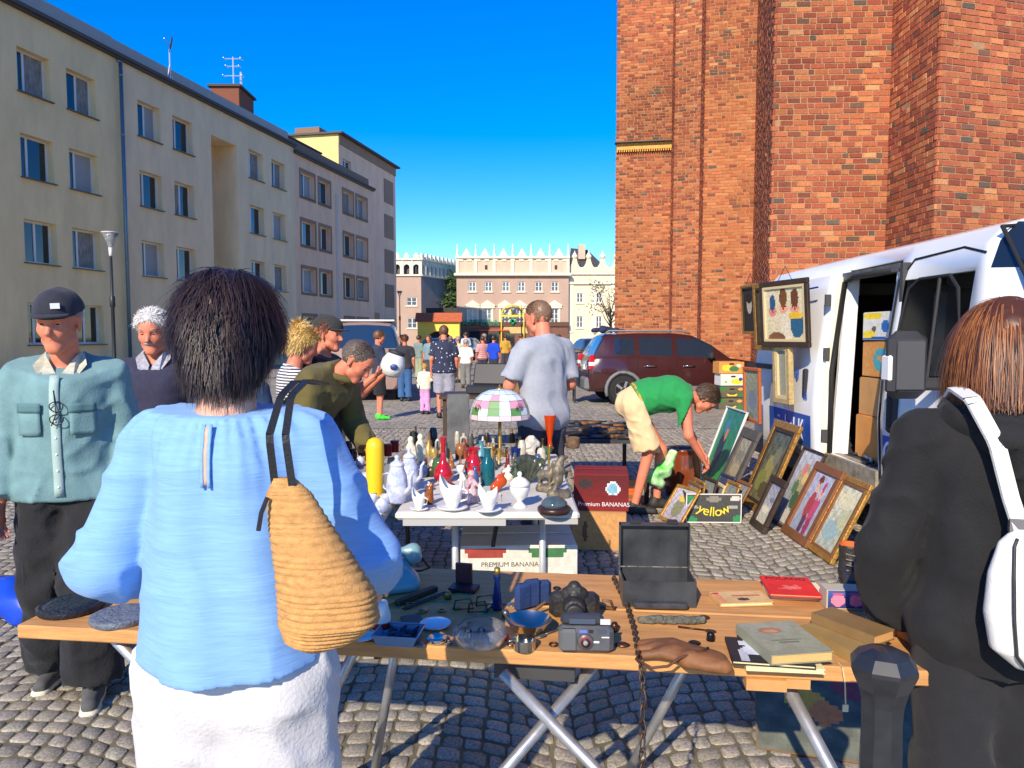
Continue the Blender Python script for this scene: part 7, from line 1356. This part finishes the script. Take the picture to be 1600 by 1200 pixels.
# ---- 2 man in denim shirt and cap
def man_denim():
    p=Person('man in a faded teal denim shirt, dark cap and black cargo trousers',(-1.99,3.28,0),196,1.79,dict(head=(.0,.055,1.62),elL=(-.225,-.02,1.12),elR=(.235,-.03,1.12),wrL=(-.23,.06,.87),wrR=(.25,.05,.87),ankL=(-.10,.13,.085),kneL=(-.10,.12,.49),ankR=(.11,-.12,.085),kneR=(.10,.02,.49)),bulk=1.02,depth=.82,h=.013,hh=.0055,skin=SKR,yaw=-8,pitch=-10,nose=1.03,jaw=1.12)
    p.face((.16,.12,.09))
    den=cloth('teal_denim',rgb(112,146,148),(9,.16),(160,.3)); p.top(den,.030,.97,.006,.86,.026,f=8,h=.011)
    den2=cloth('pale_denim_trim',rgb(160,184,178),(12,.1)); dk=M('denim_seam',rgb(84,120,124),.85)
    p.patch(-.018,.018,.89,1.40,den2,'button_placket',.004,2,14)
    for sx in(-1,1):
        a,b=sorted((sx*.055,sx*.145)); p.patch(a,b,1.15,1.26,den,'chest_pocket',.006); p.patch(a-.004,b+.004,1.245,1.285,dk,'pocket_flap',.009,6,3)
    for k in range(6): 
        z=(.93+.07*k)*p.k; c=(np.abs(p.topV[:,0])<.02)&(np.abs(p.topV[:,2]-z)<.02); MB().ball((0,p.topV[c,1].max()+.005,z),.006,8,5).build('shirt_button',M('pearl_button',(.7,.7,.68),.3),p.t,True)
    col=cloth('collar_lining',rgb(186,182,164),(40,.25))
    for sx in(-1,1): MB().add([(sx*.012,.115,1.42),(sx*.06,.135,1.40),(sx*.105,.075,1.475),(sx*.075,-.01,1.535),(sx*.06,.05,1.515),(sx*.012,.10,1.44)],[(0,1,2,3,4,5)]).build('collar',col,p.t)
    # glasses hung on the shirt
    g=MB(); 
    for z in(1.30,1.245): g.tube([(-.01+.026*math.cos(a),.186+.006*math.sin(a*2),z+.022*math.sin(a)) for a in [2*PI*k/14 for k in range(14)]],.0025,5,closed=True)
    g.tube([(.0,.178,1.37),(-.01,.190,1.27),(.01,.188,1.22)],.0025,5); gl=thing('spectacles','black wire spectacles hooked in the denim shirt front','glasses',p.t.location,p.t.rotation_euler.z); g.build('frame',M('black_wire',(.01,.01,.01),.3),gl,True)
    bk=cloth('black_cargo_cloth',(.018,.018,.019),(8,.3),(90,.4)); p.pants(bk,.028,.985,.018,.034,f=9,r1=.08,r2=.066)
    for sx in(-1,1): MB().box((sx*.155,.05,.60),(.035,.14,.18),bev=.012).build('cargo_pocket',bk,p.t)
    p.shoes(M('grey_suede',rgb(84,84,82),.85,noise=(20,.2)),M('off_white_sole',rgb(214,204,178),.7))
    p.short_hair([(.35,.33,.3),(.25,.23,.2)],500,.012,line=.03,low=-.02,thick=.003)
    # cap
    e=p.hs; cm=cloth('dark_cap_cloth',(.030,.032,.045),(20,.2)); P=[cap(A((0,-.024,.045))*e,A((0,.014,.048))*e,.108*e,.102*e,flat=((1,0,0),.87))]
    c=thing('baseball_cap','dark navy baseball cap with a small white patch worn by the denim shirt man','cap',p.t.location,p.t.rotation_euler.z)
    V,F=sdf_mesh(P,.008,.01,lambda q:.003*vnoise(q*30,2),[(A((0,0,.045))*e,(0,-.16,-1))]); link('crown',np_mesh('c',xfV(V,p.HM),F),cm,c)
    mb=MB(); n=12
    for i in range(n+1):
        a=R(-62+124*i/n); x0,y0=.085*math.sin(a),.085*math.cos(a)+.0; L=.075*math.cos(a*1.15)**.6 if abs(a)<1.3 else 0; mb.v.append(tuple(A((x0,y0,.052))*e)); mb.v.append(tuple(A((x0*1.08,y0+L,.042-.14*x0*x0*10*.25))*e))
    mb.f=[(2*i,2*i+1,2*i+3,2*i+2) for i in range(n)]; mb.c=[None]*n; mb.mi=[0]*n; o=mb.xf(p.HM).build('peak',cm,c,True); md=o.modifiers.new('t','SOLIDIFY'); md.thickness=.005
    MB().box((0,0,0),(.035,.004,.024),mat=p.HM@Matrix.Translation((-.035,.104,.088))@Matrix.Rotation(R(20),4,'Z')@Matrix.Rotation(R(16),4,'X')).build('patch',M('white_patch',(.6,.62,.58),.7),c)
man_denim()
# ---- 3 white-haired man in navy sweater
def man_white():
    p=Person('white haired man with grey moustache in a dark navy sweater',(-2.12,4.4,0),186,1.76,dict(head=(0,.04,1.615)),bulk=1.15,depth=.8,h=.015,hh=.007,skin=SKR,pitch=-14,jaw=1.12); p.face((.3,.28,.26))
    p.top(cloth('navy_knit',(.035,.035,.065),(30,.15)),.022,.97,.008,.84,.02); p.pants(cloth('dark_trousers',(.03,.03,.035)),.02)
    p.shoes(M('black_shoe',(.02,.02,.02),.5)); wh=[(.62,.60,.56),(.72,.70,.66),(.5,.48,.45)]; p.short_hair(wh,2200,.03,line=.045,low=-.03,thick=.014)
    MB().tube([(-.026*p.hs,.098*p.hs,-.05*p.hs),(0,.108*p.hs,-.045*p.hs),(.026*p.hs,.098*p.hs,-.05*p.hs)],[.004,.007,.004],6).xf(p.HM).build('moustache',M('grey_hair',(.35,.33,.31),.8),p.t,True)
    col=cloth('grey_collar',rgb(160,160,168),(60,.3))
    for sx in(-1,1): MB().add([(sx*.008,.125,1.40),(sx*.055,.135,1.385),(sx*.10,.06,1.47),(sx*.07,-.02,1.53),(sx*.055,.06,1.50),(sx*.008,.10,1.43)],[(0,1,2,3,4,5)]).build('collar',col,p.t)
man_white()
pb=Person('person in a dark blue denim jacket half hidden behind the blue blouse',(-1.62,4.25,0),170,1.62,bulk=1.1,h=.018,hh=.012); pb.top(cloth('dark_blue_denim',(.03,.055,.11)),.02,.97,hem=.85); pb.pants(cloth('dark_trousers'),.02); pb.shoes(M('black_shoe')); pb.short_hair([(.08,.05,.03)],500,.03,thick=.015)
# ---- 4 blonde woman with a bun, holding a saber
def blonde():
    p=Person('blonde woman with a bun in a navy striped white top',(-1.52,5.15,0),-62,1.66,dict(elR=(.27,.12,1.17),wrR=(.22,.30,1.33),head=(0,.06,1.61)),h=.015,hh=.008,skin=SKR,pitch=-18,curl=(.3,.75),palm=((1,.2,0),(-1,.4,0)))
    m=bpy.data.materials.new('navy_stripes'); m.use_nodes=True; n=m.node_tree.nodes;l=m.node_tree.links; tc=n.new('ShaderNodeTexCoord'); wv=n.new('ShaderNodeTexWave'); wv.bands_direction='Z'; wv.inputs['Scale'].default_value=16; wv.inputs['Distortion'].default_value=1.2; wv.inputs['Detail Scale'].default_value=1.5; r=n.new('ShaderNodeValToRGB'); r.color_ramp.interpolation='CONSTANT'; r.color_ramp.elements[0].color=(.03,.035,.07,1); r.color_ramp.elements[1].position=.42; r.color_ramp.elements[1].color=(.7,.69,.66,1)
    l.new(tc.outputs['Object'],wv.inputs['Vector']); l.new(wv.outputs['Color'],r.inputs[0]); l.new(r.outputs[0],n['Principled BSDF'].inputs['Base Color']); n['Principled BSDF'].inputs['Roughness'].default_value=.85
    p.top(m,.018,.3,.01,.88,.018); p.pants(cloth('beige_trousers',(.3,.26,.2)),.02); p.shoes(M('white_canvas_shoe'))
    cs=[rgb(226,190,110),rgb(240,208,136),rgb(200,160,84)]; p.short_hair(cs,2600,.07,line=.04,low=-.07,thick=.014)
    strands('hair_bun',p.t,p.HM,hairmat,cs,900,9,(0,-.055,.135),(.045,.045,.04),lambda u:u[:,2]>-2,lambda u,r:.05*r.uniform(.6,1.4,len(u)),.003,.0,lambda u:np.stack([-u[:,1],u[:,0],0*u[:,0]],1),.15,4,.3,1.02,p.hs)
    w=p.J['wrR']; q=Matrix.Rotation(p.t.rotation_euler.z,4,'Z')@Vector(w); sb=thing('saber','antique saber with brass guard held upright by the blonde woman','sword',(p.t.location.x+q.x,p.t.location.y+q.y,q.z+.06),0)
    br=M('old_brass',rgb(196,160,80),.35,.8); MB().lathe([(.010,-.06),(.014,-.02),(.013,.03),(.016,.07),(.012,.085)],10).build('grip',M('grip_leather',rgb(120,80,44),.6),sb,True)
    MB().tube([(0,0,.085),(.03,-.01,.09),(.05,-.01,.05),(.05,-.01,-.02),(.03,0,-.065),(0,0,-.07)],.005,6).lathe([(.03,-.075),(.03,-.066)],12).build('guard',br,sb,True); MB().box((0,0,-.27),(.022,.005,.40)).build('blade',M('steel_blade',(.5,.5,.5),.3,.9),sb)
blonde()
# ---- 5 man bending in olive jacket, 6 man with cap behind him
def man_olive():
    p=Person('man with cropped hair bending over the stall in an open olive jacket',(-1.42,4.80,0),-108,1.78,dict(pel=(0,-.02,.95),wai=(0,.08,1.08),che=(0,.21,1.22),nec=(0,.33,1.335),head=(0,.45,1.42),shL=(-.19,.26,1.30),shR=(.19,.25,1.30),elL=(-.26,.27,1.02),elR=(.27,.22,1.02),wrL=(-.2,.42,.83),wrR=(.22,.40,.82)),h=.014,hh=.0065,skin=SKR,pitch=-42,yaw=4,bulk=1.08,curl=.6); p.face((.08,.06,.05))
    ol=cloth('olive_canvas',rgb(96,88,50),(6,.22),(90,.4)); p.top(ol,.034,.95,.012,None,.034,name='jacket',f=8,neckcut=True); p.pants(cloth('black_jeans',(.02,.02,.022)),.022); p.shoes(M('black_shoe'))
    MB().tube([(-.075,.30,1.36),(-.06,.40,1.33),(0,.44,1.30),(.06,.40,1.33),(.075,.30,1.36),(0,.25,1.40)],.022,8,closed=True).build('jacket_collar',ol,p.t,True)
    p.short_hair([(.10,.075,.055),(.16,.12,.09)],2200,.012,line=.03,low=-.05,thick=.004)
man_olive()
def man_cap():
    p=Person('man in a black t-shirt and dark cap holding up a white helmet',(-1.42,5.55,0),-100,1.76,dict(elL=(-.24,.20,1.14),wrL=(-.22,.40,1.31),elR=(.24,.24,1.12),wrR=(.20,.47,1.30),head=(0,.04,1.60)),h=.015,hh=.007,skin=SKR,yaw=-6,pitch=-6,curl=.45,palm=((0,.3,1),(0,.2,1)),bulk=1.1); p.face((.2,.12,.06))
    p.top(cloth('black_jersey',(.016,.016,.018)),.02,.36,.012,.82,.022); p.pants(cloth('black_jeans'),.022); p.shoes(M('black_shoe')); p.short_hair([rgb(150,80,50),rgb(130,70,44)],900,.04,line=.02,low=-.09,thick=.006)
    e=p.hs; cm=cloth('olive_black_cap',(.035,.038,.034)); c=thing('baseball_cap','faded black baseball cap on the man holding the white helmet','cap',p.t.location,p.t.rotation_euler.z)
    V,F=sdf_mesh([cap(A((0,-.024,.047))*e,A((0,.014,.05))*e,.108*e,.102*e,flat=((1,0,0),.87))],.009,.01,None,[(A((0,0,.045))*e,(0,-.1,-1))]); link('crown',np_mesh('c',xfV(V,p.HM),F),cm,c)
    mb=MB(); n=10
    for i in range(n+1):
        a=R(-60+120*i/n); x0,y0=.085*math.sin(a),.085*math.cos(a); L=.08*max(0,math.cos(a*1.1))**.6; mb.v+= [tuple(A((x0,y0,.052))*e),tuple(A((x0*1.05,y0+L,.045-x0*x0*.6))*e)]
    mb.f=[(2*i,2*i+1,2*i+3,2*i+2) for i in range(n)]; mb.c=[None]*n; mb.mi=[0]*n; o=mb.xf(p.HM).build('peak',cm,c,True); o.modifiers.new('t','SOLIDIFY').thickness=.005
    q=Matrix.Rotation(p.t.rotation_euler.z,4,'Z')@Vector((.16,.60,1.42)); h=thing('helmet','white enamel helmet shaped pot with blue emblem held up in a hand','helmet',(p.t.location.x+q.x,p.t.location.y+q.y,q.z-.03))
    MB().lathe([(.03,-.085),(.07,-.07),(.088,-.02),(.085,.03),(.065,.07),(.055,.085)],20,mat=Matrix.Rotation(R(18),4,'Y')).build('shell',M('white_enamel',(.72,.71,.67),.2,coat=.5),h,True); MB().lathe([(.058,.083),(.062,.09),(.062,.105),(.03,.112)],18,mat=Matrix.Rotation(R(18),4,'Y')).build('black_rim',black_pl,h,True); MB().ball((.02,-.084,-.01),(.03,.008,.022),8,6).build('blue_emblem',M('blue_print',(.03,.05,.2),.4),h,True)
man_cap()
# ---- 7 man in grey t-shirt, back to us
def man_grey():
    p=Person('tall man with cropped hair in a grey t-shirt, back turned',(.24,5.75,0),38,1.90,dict(elL=(-.26,.06,1.12),wrL=(-.10,.27,1.20),elR=(.25,-.02,1.12),wrR=(.22,.2,1.0),head=(0,.045,1.60)),h=.013,hh=.0065,skin=SKR,pitch=-16,yaw=12,bulk=1.08,curl=1.0,palm=((1,0,.2),(-1,.3,0)),jaw=1.1); p.face((.12,.09,.06))
    p.top(cloth('grey_jersey',rgb(160,164,172),(40,.06)),.020,.40,.018,.80,.026,f=7); p.pants(cloth('dark_grey_jeans',(.05,.055,.07)),.022); p.shoes(M('black_shoe')); p.short_hair([rgb(120,90,66),rgb(146,112,84)],2200,.010,line=.03,low=-.045,thick=.002)
man_grey()
# ---- 8 man in green bending over the boxes
def man_green():
    p=Person('man in a green t-shirt and beige shorts bending down over a box of frames',(1.20,6.62,0),-90,1.78,dict(ankR=(.10,-.10,.085),kneR=(.10,.02,.57),hipR=(.09,-.10,.96),ankL=(-.13,.14,.085),kneL=(-.12,.17,.55),hipL=(-.09,-.10,.96),pel=(0,-.10,.985),wai=(0,.02,1.035),che=(0,.21,1.055),nec=(0,.37,1.07),head=(0,.53,1.02),shR=(.17,.32,1.03),shL=(-.17,.33,1.04),elR=(.21,.34,.72),wrR=(.12,.49,.50),elL=(-.2,.42,.74),wrL=(-.1,.54,.52)),h=.013,hh=.0065,skin=SKR,pitch=-62,yaw=-10,bulk=1.10,depth=.84,curl=.7,palm=((.5,0,-1),(-.5,0,-1)),jaw=1.1); p.face((.1,.08,.06))
    J=p.J; p.top(cloth('green_jersey',rgb(40,140,74),(30,.06)),.022,.42,.016,None,.022,f=8,neckcut=True,lo=False,cuts=[(J['pel']+A((0,.035,.0)),nrm(J['pel']-J['wai']))])
    p.pants(cloth('beige_cotton',rgb(222,192,146),(10,.06)),.026,.47,.024,.026,name='shorts',r1=.075)
    d=nrm(J['wai']-J['pel']); c=J['pel']+d*.055; f=p.fwd('pel','wai'); r=p.right; bt=MB(); mb=[tuple(c+r*.178*p.k*math.cos(a)*1.02+f*.158*p.k*math.sin(a)*1.0) for a in [2*PI*k/28 for k in range(28)]]
    bt.tube(mb,.014,6,closed=True); o=bt.build('belt',M('striped_belt',rgb(196,150,60),.7,noise=(40,.6)),p.t,True)
    p.shoes(M('dark_sandal',(.03,.028,.025),.6)); p.short_hair([rgb(84,66,50),rgb(110,90,70),rgb(70,54,42)],2600,.035,line=.04,low=-.05,thick=.012)
    e=p.hs; g=MB(); 
    for x in(-1,1): g.tube([tuple(A((x*.031+.021*math.cos(a),.103,.010+.017*math.sin(a)))*e) for a in [2*PI*k/12 for k in range(12)]],.0018,5,closed=True); g.tube([tuple(A((x*.052,.10,.014))*e),tuple(A((x*.08,.0,.016))*e)],.0018,5)
    gl=thing('spectacles','thin spectacles on the face of the man in green','glasses',p.t.location,p.t.rotation_euler.z); g.xf(p.HM).build('frame',M('black_wire',(.01,.01,.01),.3),gl)
man_green()
# ---- 9 woman in black hoodie at the right
def woman_black():
    p=Person('brown haired woman in a black hoodie with a white shoulder bag, back turned',(1.215,1.80,0),-14,1.70,dict(elL=(-.26,.02,1.10),wrL=(-.22,.16,.86),elR=(.26,.0,1.12),wrR=(.2,.2,1.0),head=(0,.03,1.60)),h=.012,hh=.008,skin=SKF,pitch=-10,yaw=-14,bulk=1.0,depth=.8,palm=((.2,.3,-1),(0,.3,-1)))
    bk=cloth('black_fleece',(.017,.017,.018),(10,.2),(150,.25),sheen=.05)
    J=p.J; hood=[cap((-.10,-.03,1.43),(.10,-.03,1.43),.05,k=.03),cap((-.09,-.08,1.41),(.09,-.08,1.41),.055,k=.03),cap((-.05,-.115,1.36),(.05,-.115,1.36),.055,k=.03),cap((0,-.125,1.34),(0,-.14,1.26),.07,.04,k=.03)]
    p.top(bk,.024,.98,.008,.80,.030,name='hoodie',f=9,h=.010,armr=.004,neckcut=True,vneck=.2); ho=sdf_obj('hood',hood,.009,bk,p.t,.04,p.wr(.04,10,5,(1,1,1)),[((0,0,1.455),(0,-.3,1))]); p.pants(cloth('black_jeans'),.022,h=.012); p.shoes(M('black_shoe'))
    cs=[rgb(136,82,44),rgb(158,100,56),rgb(96,56,32),rgb(176,124,74)]; dk=[rgb(70,38,24),rgb(92,52,30)]
    p.short_hair(dk,10,.02,line=.05,low=-.10,thick=.02)
    reg=lambda u:(u[:,1]<.55)&(u[:,2]>-.45)
    strands('hair_strands',p.t,p.HM,hairmat,dk+cs[:2],9000,4,(0,-.005,.03),(.098,.115,.112),reg,lambda u,r:(.10+.15*np.clip(u[:,2]+.45,0,1))*r.uniform(.8,1.12,len(u)),.0015,.5,lambda u:np.stack([u[:,0]*.5,u[:,1]*.3,-1+0*u[:,0]],1),.12,9,.07,1.03,p.hs)
    strands('hair_highlights',p.t,p.HM,hairmat,cs,8000,14,(0,-.005,.012),(.106,.122,.10),lambda u:(u[:,1]<.6)&(u[:,2]<.35)&(u[:,2]>-.5),lambda u,r:.145*r.uniform(.7,1.1,len(u)),.0013,.5,lambda u:np.stack([u[:,0]*.3,u[:,1]*.2,-1+0*u[:,0]],1),.1,8,.07,1.03,p.hs)
    b=thing('handbag','white leather handbag with black piping hanging behind the black hoodie','bag',(1.215,1.80,0),R(-14)); wl=M('white_leather',(.72,.71,.66),.45,bump=(120,.15))
    lv=interp([(-.03,-.20,1.17,.02,.012),(-.02,-.205,1.14,.06,.022),(.0,-.21,1.07,.10,.035),(.01,-.21,.98,.115,.045),(.01,-.21,.90,.10,.042),(.01,-.21,.86,.05,.02)],30); V,F=loft(lv,30,2.6); link('bag_body',mesh('b',V,F,True),wl,b)
    pip=MB(); 
    for o in(0,): pip.tube([(x-rx*.62+o*2,y-ry*.92-.004,z) for x,y,z,rx,ry in lv[3:-2]],.004,5)
    pip.build('piping',black_pl,b,True)
    q=interp([(-.035,-.2,1.17),(-.055,-.19,1.24),(-.085,-.185,1.36),(-.125,-.15,1.455),(-.13,-.05,1.475),(-.12,.06,1.42)],22); mb=MB()
    for i in range(len(q)-1):
        a,c=Vector(q[i]),Vector(q[i+1]); d=(c-a).normalized(); sx=Vector((1,.3,.2)); sx=(sx-d*sx.dot(d)).normalized()*.018; nn=d.cross(sx).normalized()*.004; mb.add([a-sx-nn,a+sx-nn,a+sx+nn,a-sx+nn,c-sx-nn,c+sx-nn,c+sx+nn,c-sx+nn],[(0,1,5,4),(1,2,6,5),(2,3,7,6),(3,0,4,7)])
    mb.build('strap',wl,b); MB().box((-.037,-.2,1.18),(.045,.012,.03)).build('buckle',chrome,b)
woman_black()
# ---- people further off
def far(label,x,y,rz,H,top,bot,skin=SK,hair=[(.06,.04,.03)],short=False,sleeve=.38,shoe=None,h=.022,pose={},hl=.02,bulk=1.0,group='shoppers further off',to=None,tm=None,pitch=-10):
    p=Person(label,(x,y,0),rz,H,pose,h=h,hh=.012,skin=skin,bulk=bulk,group=group,pitch=pitch); p.top(tm or cloth('cloth_%d_%d'%(int(x*100),int(y*10)),top),.02,sleeve,.014,.86,.02); p.pants(cloth('legs_%d_%d'%(int(x*100),int(y*10)),bot),.022,to or (.5 if short else .97),.02,.02); p.shoes(shoe or M('black_shoe')); p.short_hair(hair,900 if h<.03 else 400,hl,line=.035,low=-.05,thick=.012,w=.004); return p
dots=bpy.data.materials.new('navy_polka'); dots.use_nodes=True; n_=dots.node_tree.nodes; l_=dots.node_tree.links; tc_=n_.new('ShaderNodeTexCoord'); vo_=n_.new('ShaderNodeTexVoronoi'); vo_.inputs['Scale'].default_value=16; cr_=n_.new('ShaderNodeValToRGB'); cr_.color_ramp.interpolation='CONSTANT'; cr_.color_ramp.elements[0].color=(.6,.6,.62,1); cr_.color_ramp.elements[1].position=.2; cr_.color_ramp.elements[1].color=(.022,.028,.06,1)
l_.new(tc_.outputs['Object'],vo_.inputs['Vector']); l_.new(vo_.outputs['Distance'],cr_.inputs[0]); l_.new(cr_.outputs[0],n_['Principled BSDF'].inputs['Base Color']); n_['Principled BSDF'].inputs['Roughness'].default_value=.85
far('man in a navy polka dot shirt and grey shorts seen from behind',-1.32,14.3,8,1.80,(.03,.03,.06),rgb(150,148,158),SKR,[rgb(110,80,60)],True,tm=dots,hl=.01,bulk=1.2,h=.018)
far('little blonde girl in a pastel top and pink leggings',-1.78,15.0,-20,1.04,rgb(226,216,190),rgb(206,150,196),SKF,[rgb(220,180,110),rgb(200,160,90)],sleeve=.95,hl=.06,h=.018,pose=dict(elR=(.26,.06,1.2),wrR=(.36,.08,1.28)))
far('woman in blue jeans and a dark top seen from behind',-2.62,18.0,6,1.62,(.035,.035,.04),rgb(60,96,140),SKR,[rgb(110,70,46)],hl=.05)
far('person in black shorts, navy top and bright green shoes',-2.55,14.1,-70,1.70,(.03,.04,.07),(.02,.02,.022),SKR,[rgb(120,80,50)],True,shoe=M('neon_green_shoe',rgb(70,220,60),.5),h=.018,pose=dict(elL=(-.24,.1,1.14),wrL=(-.15,.26,1.16),elR=(.24,.1,1.14),wrR=(.15,.26,1.14)))
bag=thing('belt_bag','pale grey belt bag worn by the person in green shoes','bag',(-2.42,14.02,.98)); sdf_obj('pouch',[cap((-.06,0,0),(.06,-.04,0),.06,.05,flat=((0,0,1),.8))],.014,cloth('pale_bag_cloth',(.4,.39,.36)),bag)
stripe=bpy.data.materials.new('red_stripes'); stripe.use_nodes=True; n_=stripe.node_tree.nodes; l_=stripe.node_tree.links; tc_=n_.new('ShaderNodeTexCoord'); wv_=n_.new('ShaderNodeTexWave'); wv_.bands_direction='Z'; wv_.inputs['Scale'].default_value=4.5; cr_=n_.new('ShaderNodeValToRGB'); cr_.color_ramp.interpolation='CONSTANT'; cr_.color_ramp.elements[0].color=(.45,.05,.06,1); cr_.color_ramp.elements[1].position=.55; cr_.color_ramp.elements[1].color=(.6,.5,.48,1)
l_.new(tc_.outputs['Object'],wv_.inputs['Vector']); l_.new(wv_.outputs['Color'],cr_.inputs[0]); l_.new(cr_.outputs[0],n_['Principled BSDF'].inputs['Base Color'])
for (lab,x,y,rz,H,tp,bt,hr,tm) in (('person in a red and pale striped shirt in the distant crowd',-1.02,25.5,20,1.60,(.4,.1,.1),(.05,.05,.07),[(.08,.05,.03)],stripe),('man in a bright blue shirt in the distant crowd',-.62,25.0,-30,1.62,rgb(30,70,190),(.04,.04,.05),[(.05,.035,.03)],None),('bald person in a cream shirt in the distant crowd',-1.85,25.2,30,1.58,rgb(226,216,190),(.3,.27,.2),[(.4,.3,.25)],None),('grey haired person in a white shirt in the distant crowd',-1.42,22.6,10,1.50,rgb(236,232,222),(.2,.2,.2),[(.4,.38,.36)],None),('person in a grey green camouflage shirt in the distant crowd',-3.35,26.5,-40,1.62,rgb(120,136,130),rgb(150,160,130),[(.07,.05,.04)],None),('person in a dark jacket in the distant crowd',-4.1,27.5,60,1.64,(.04,.045,.05),(.05,.05,.06),[(.05,.04,.03)],None),('person in a black shirt browsing beyond the silver car',1.9,30,-40,1.65,(.03,.03,.03),(.06,.06,.07),[(.06,.05,.04)],None),('person in an olive waistcoat in the distant crowd',-2.35,28.2,25,1.60,rgb(110,110,70),(.08,.08,.07),[(.2,.18,.15)],None),('person in a pale teal shirt by the parked minibus',-2.75,24.5,150,1.62,rgb(120,150,156),(.06,.07,.1),[(.1,.08,.06)],None),('person in a mustard top walking near the pharmacy',-.3,33,15,1.66,rgb(190,150,60),(.05,.05,.07),[(.06,.04,.03)],None),('person in a pink top walking toward the gateway',-3.0,31,-15,1.60,rgb(206,130,140),(.1,.12,.2),[(.2,.12,.07)],None),('tall person in a white shirt by the dark parked cars',-2.2,35,40,1.78,rgb(220,220,214),(.08,.08,.1),[(.05,.04,.03)],None),('person in a dark green jacket near the charcoal car',.35,29,-60,1.68,(.03,.06,.04),(.05,.05,.05),[(.1,.08,.06)],None),('person in a navy coat beyond the striped shirt',-1.2,32,80,1.70,(.03,.035,.08),(.04,.04,.04),[(.3,.28,.26)],None)):
    far(lab,x,y,rz,H,tp,bt,SKR,hr,tm=tm,h=.034,sleeve=.5)
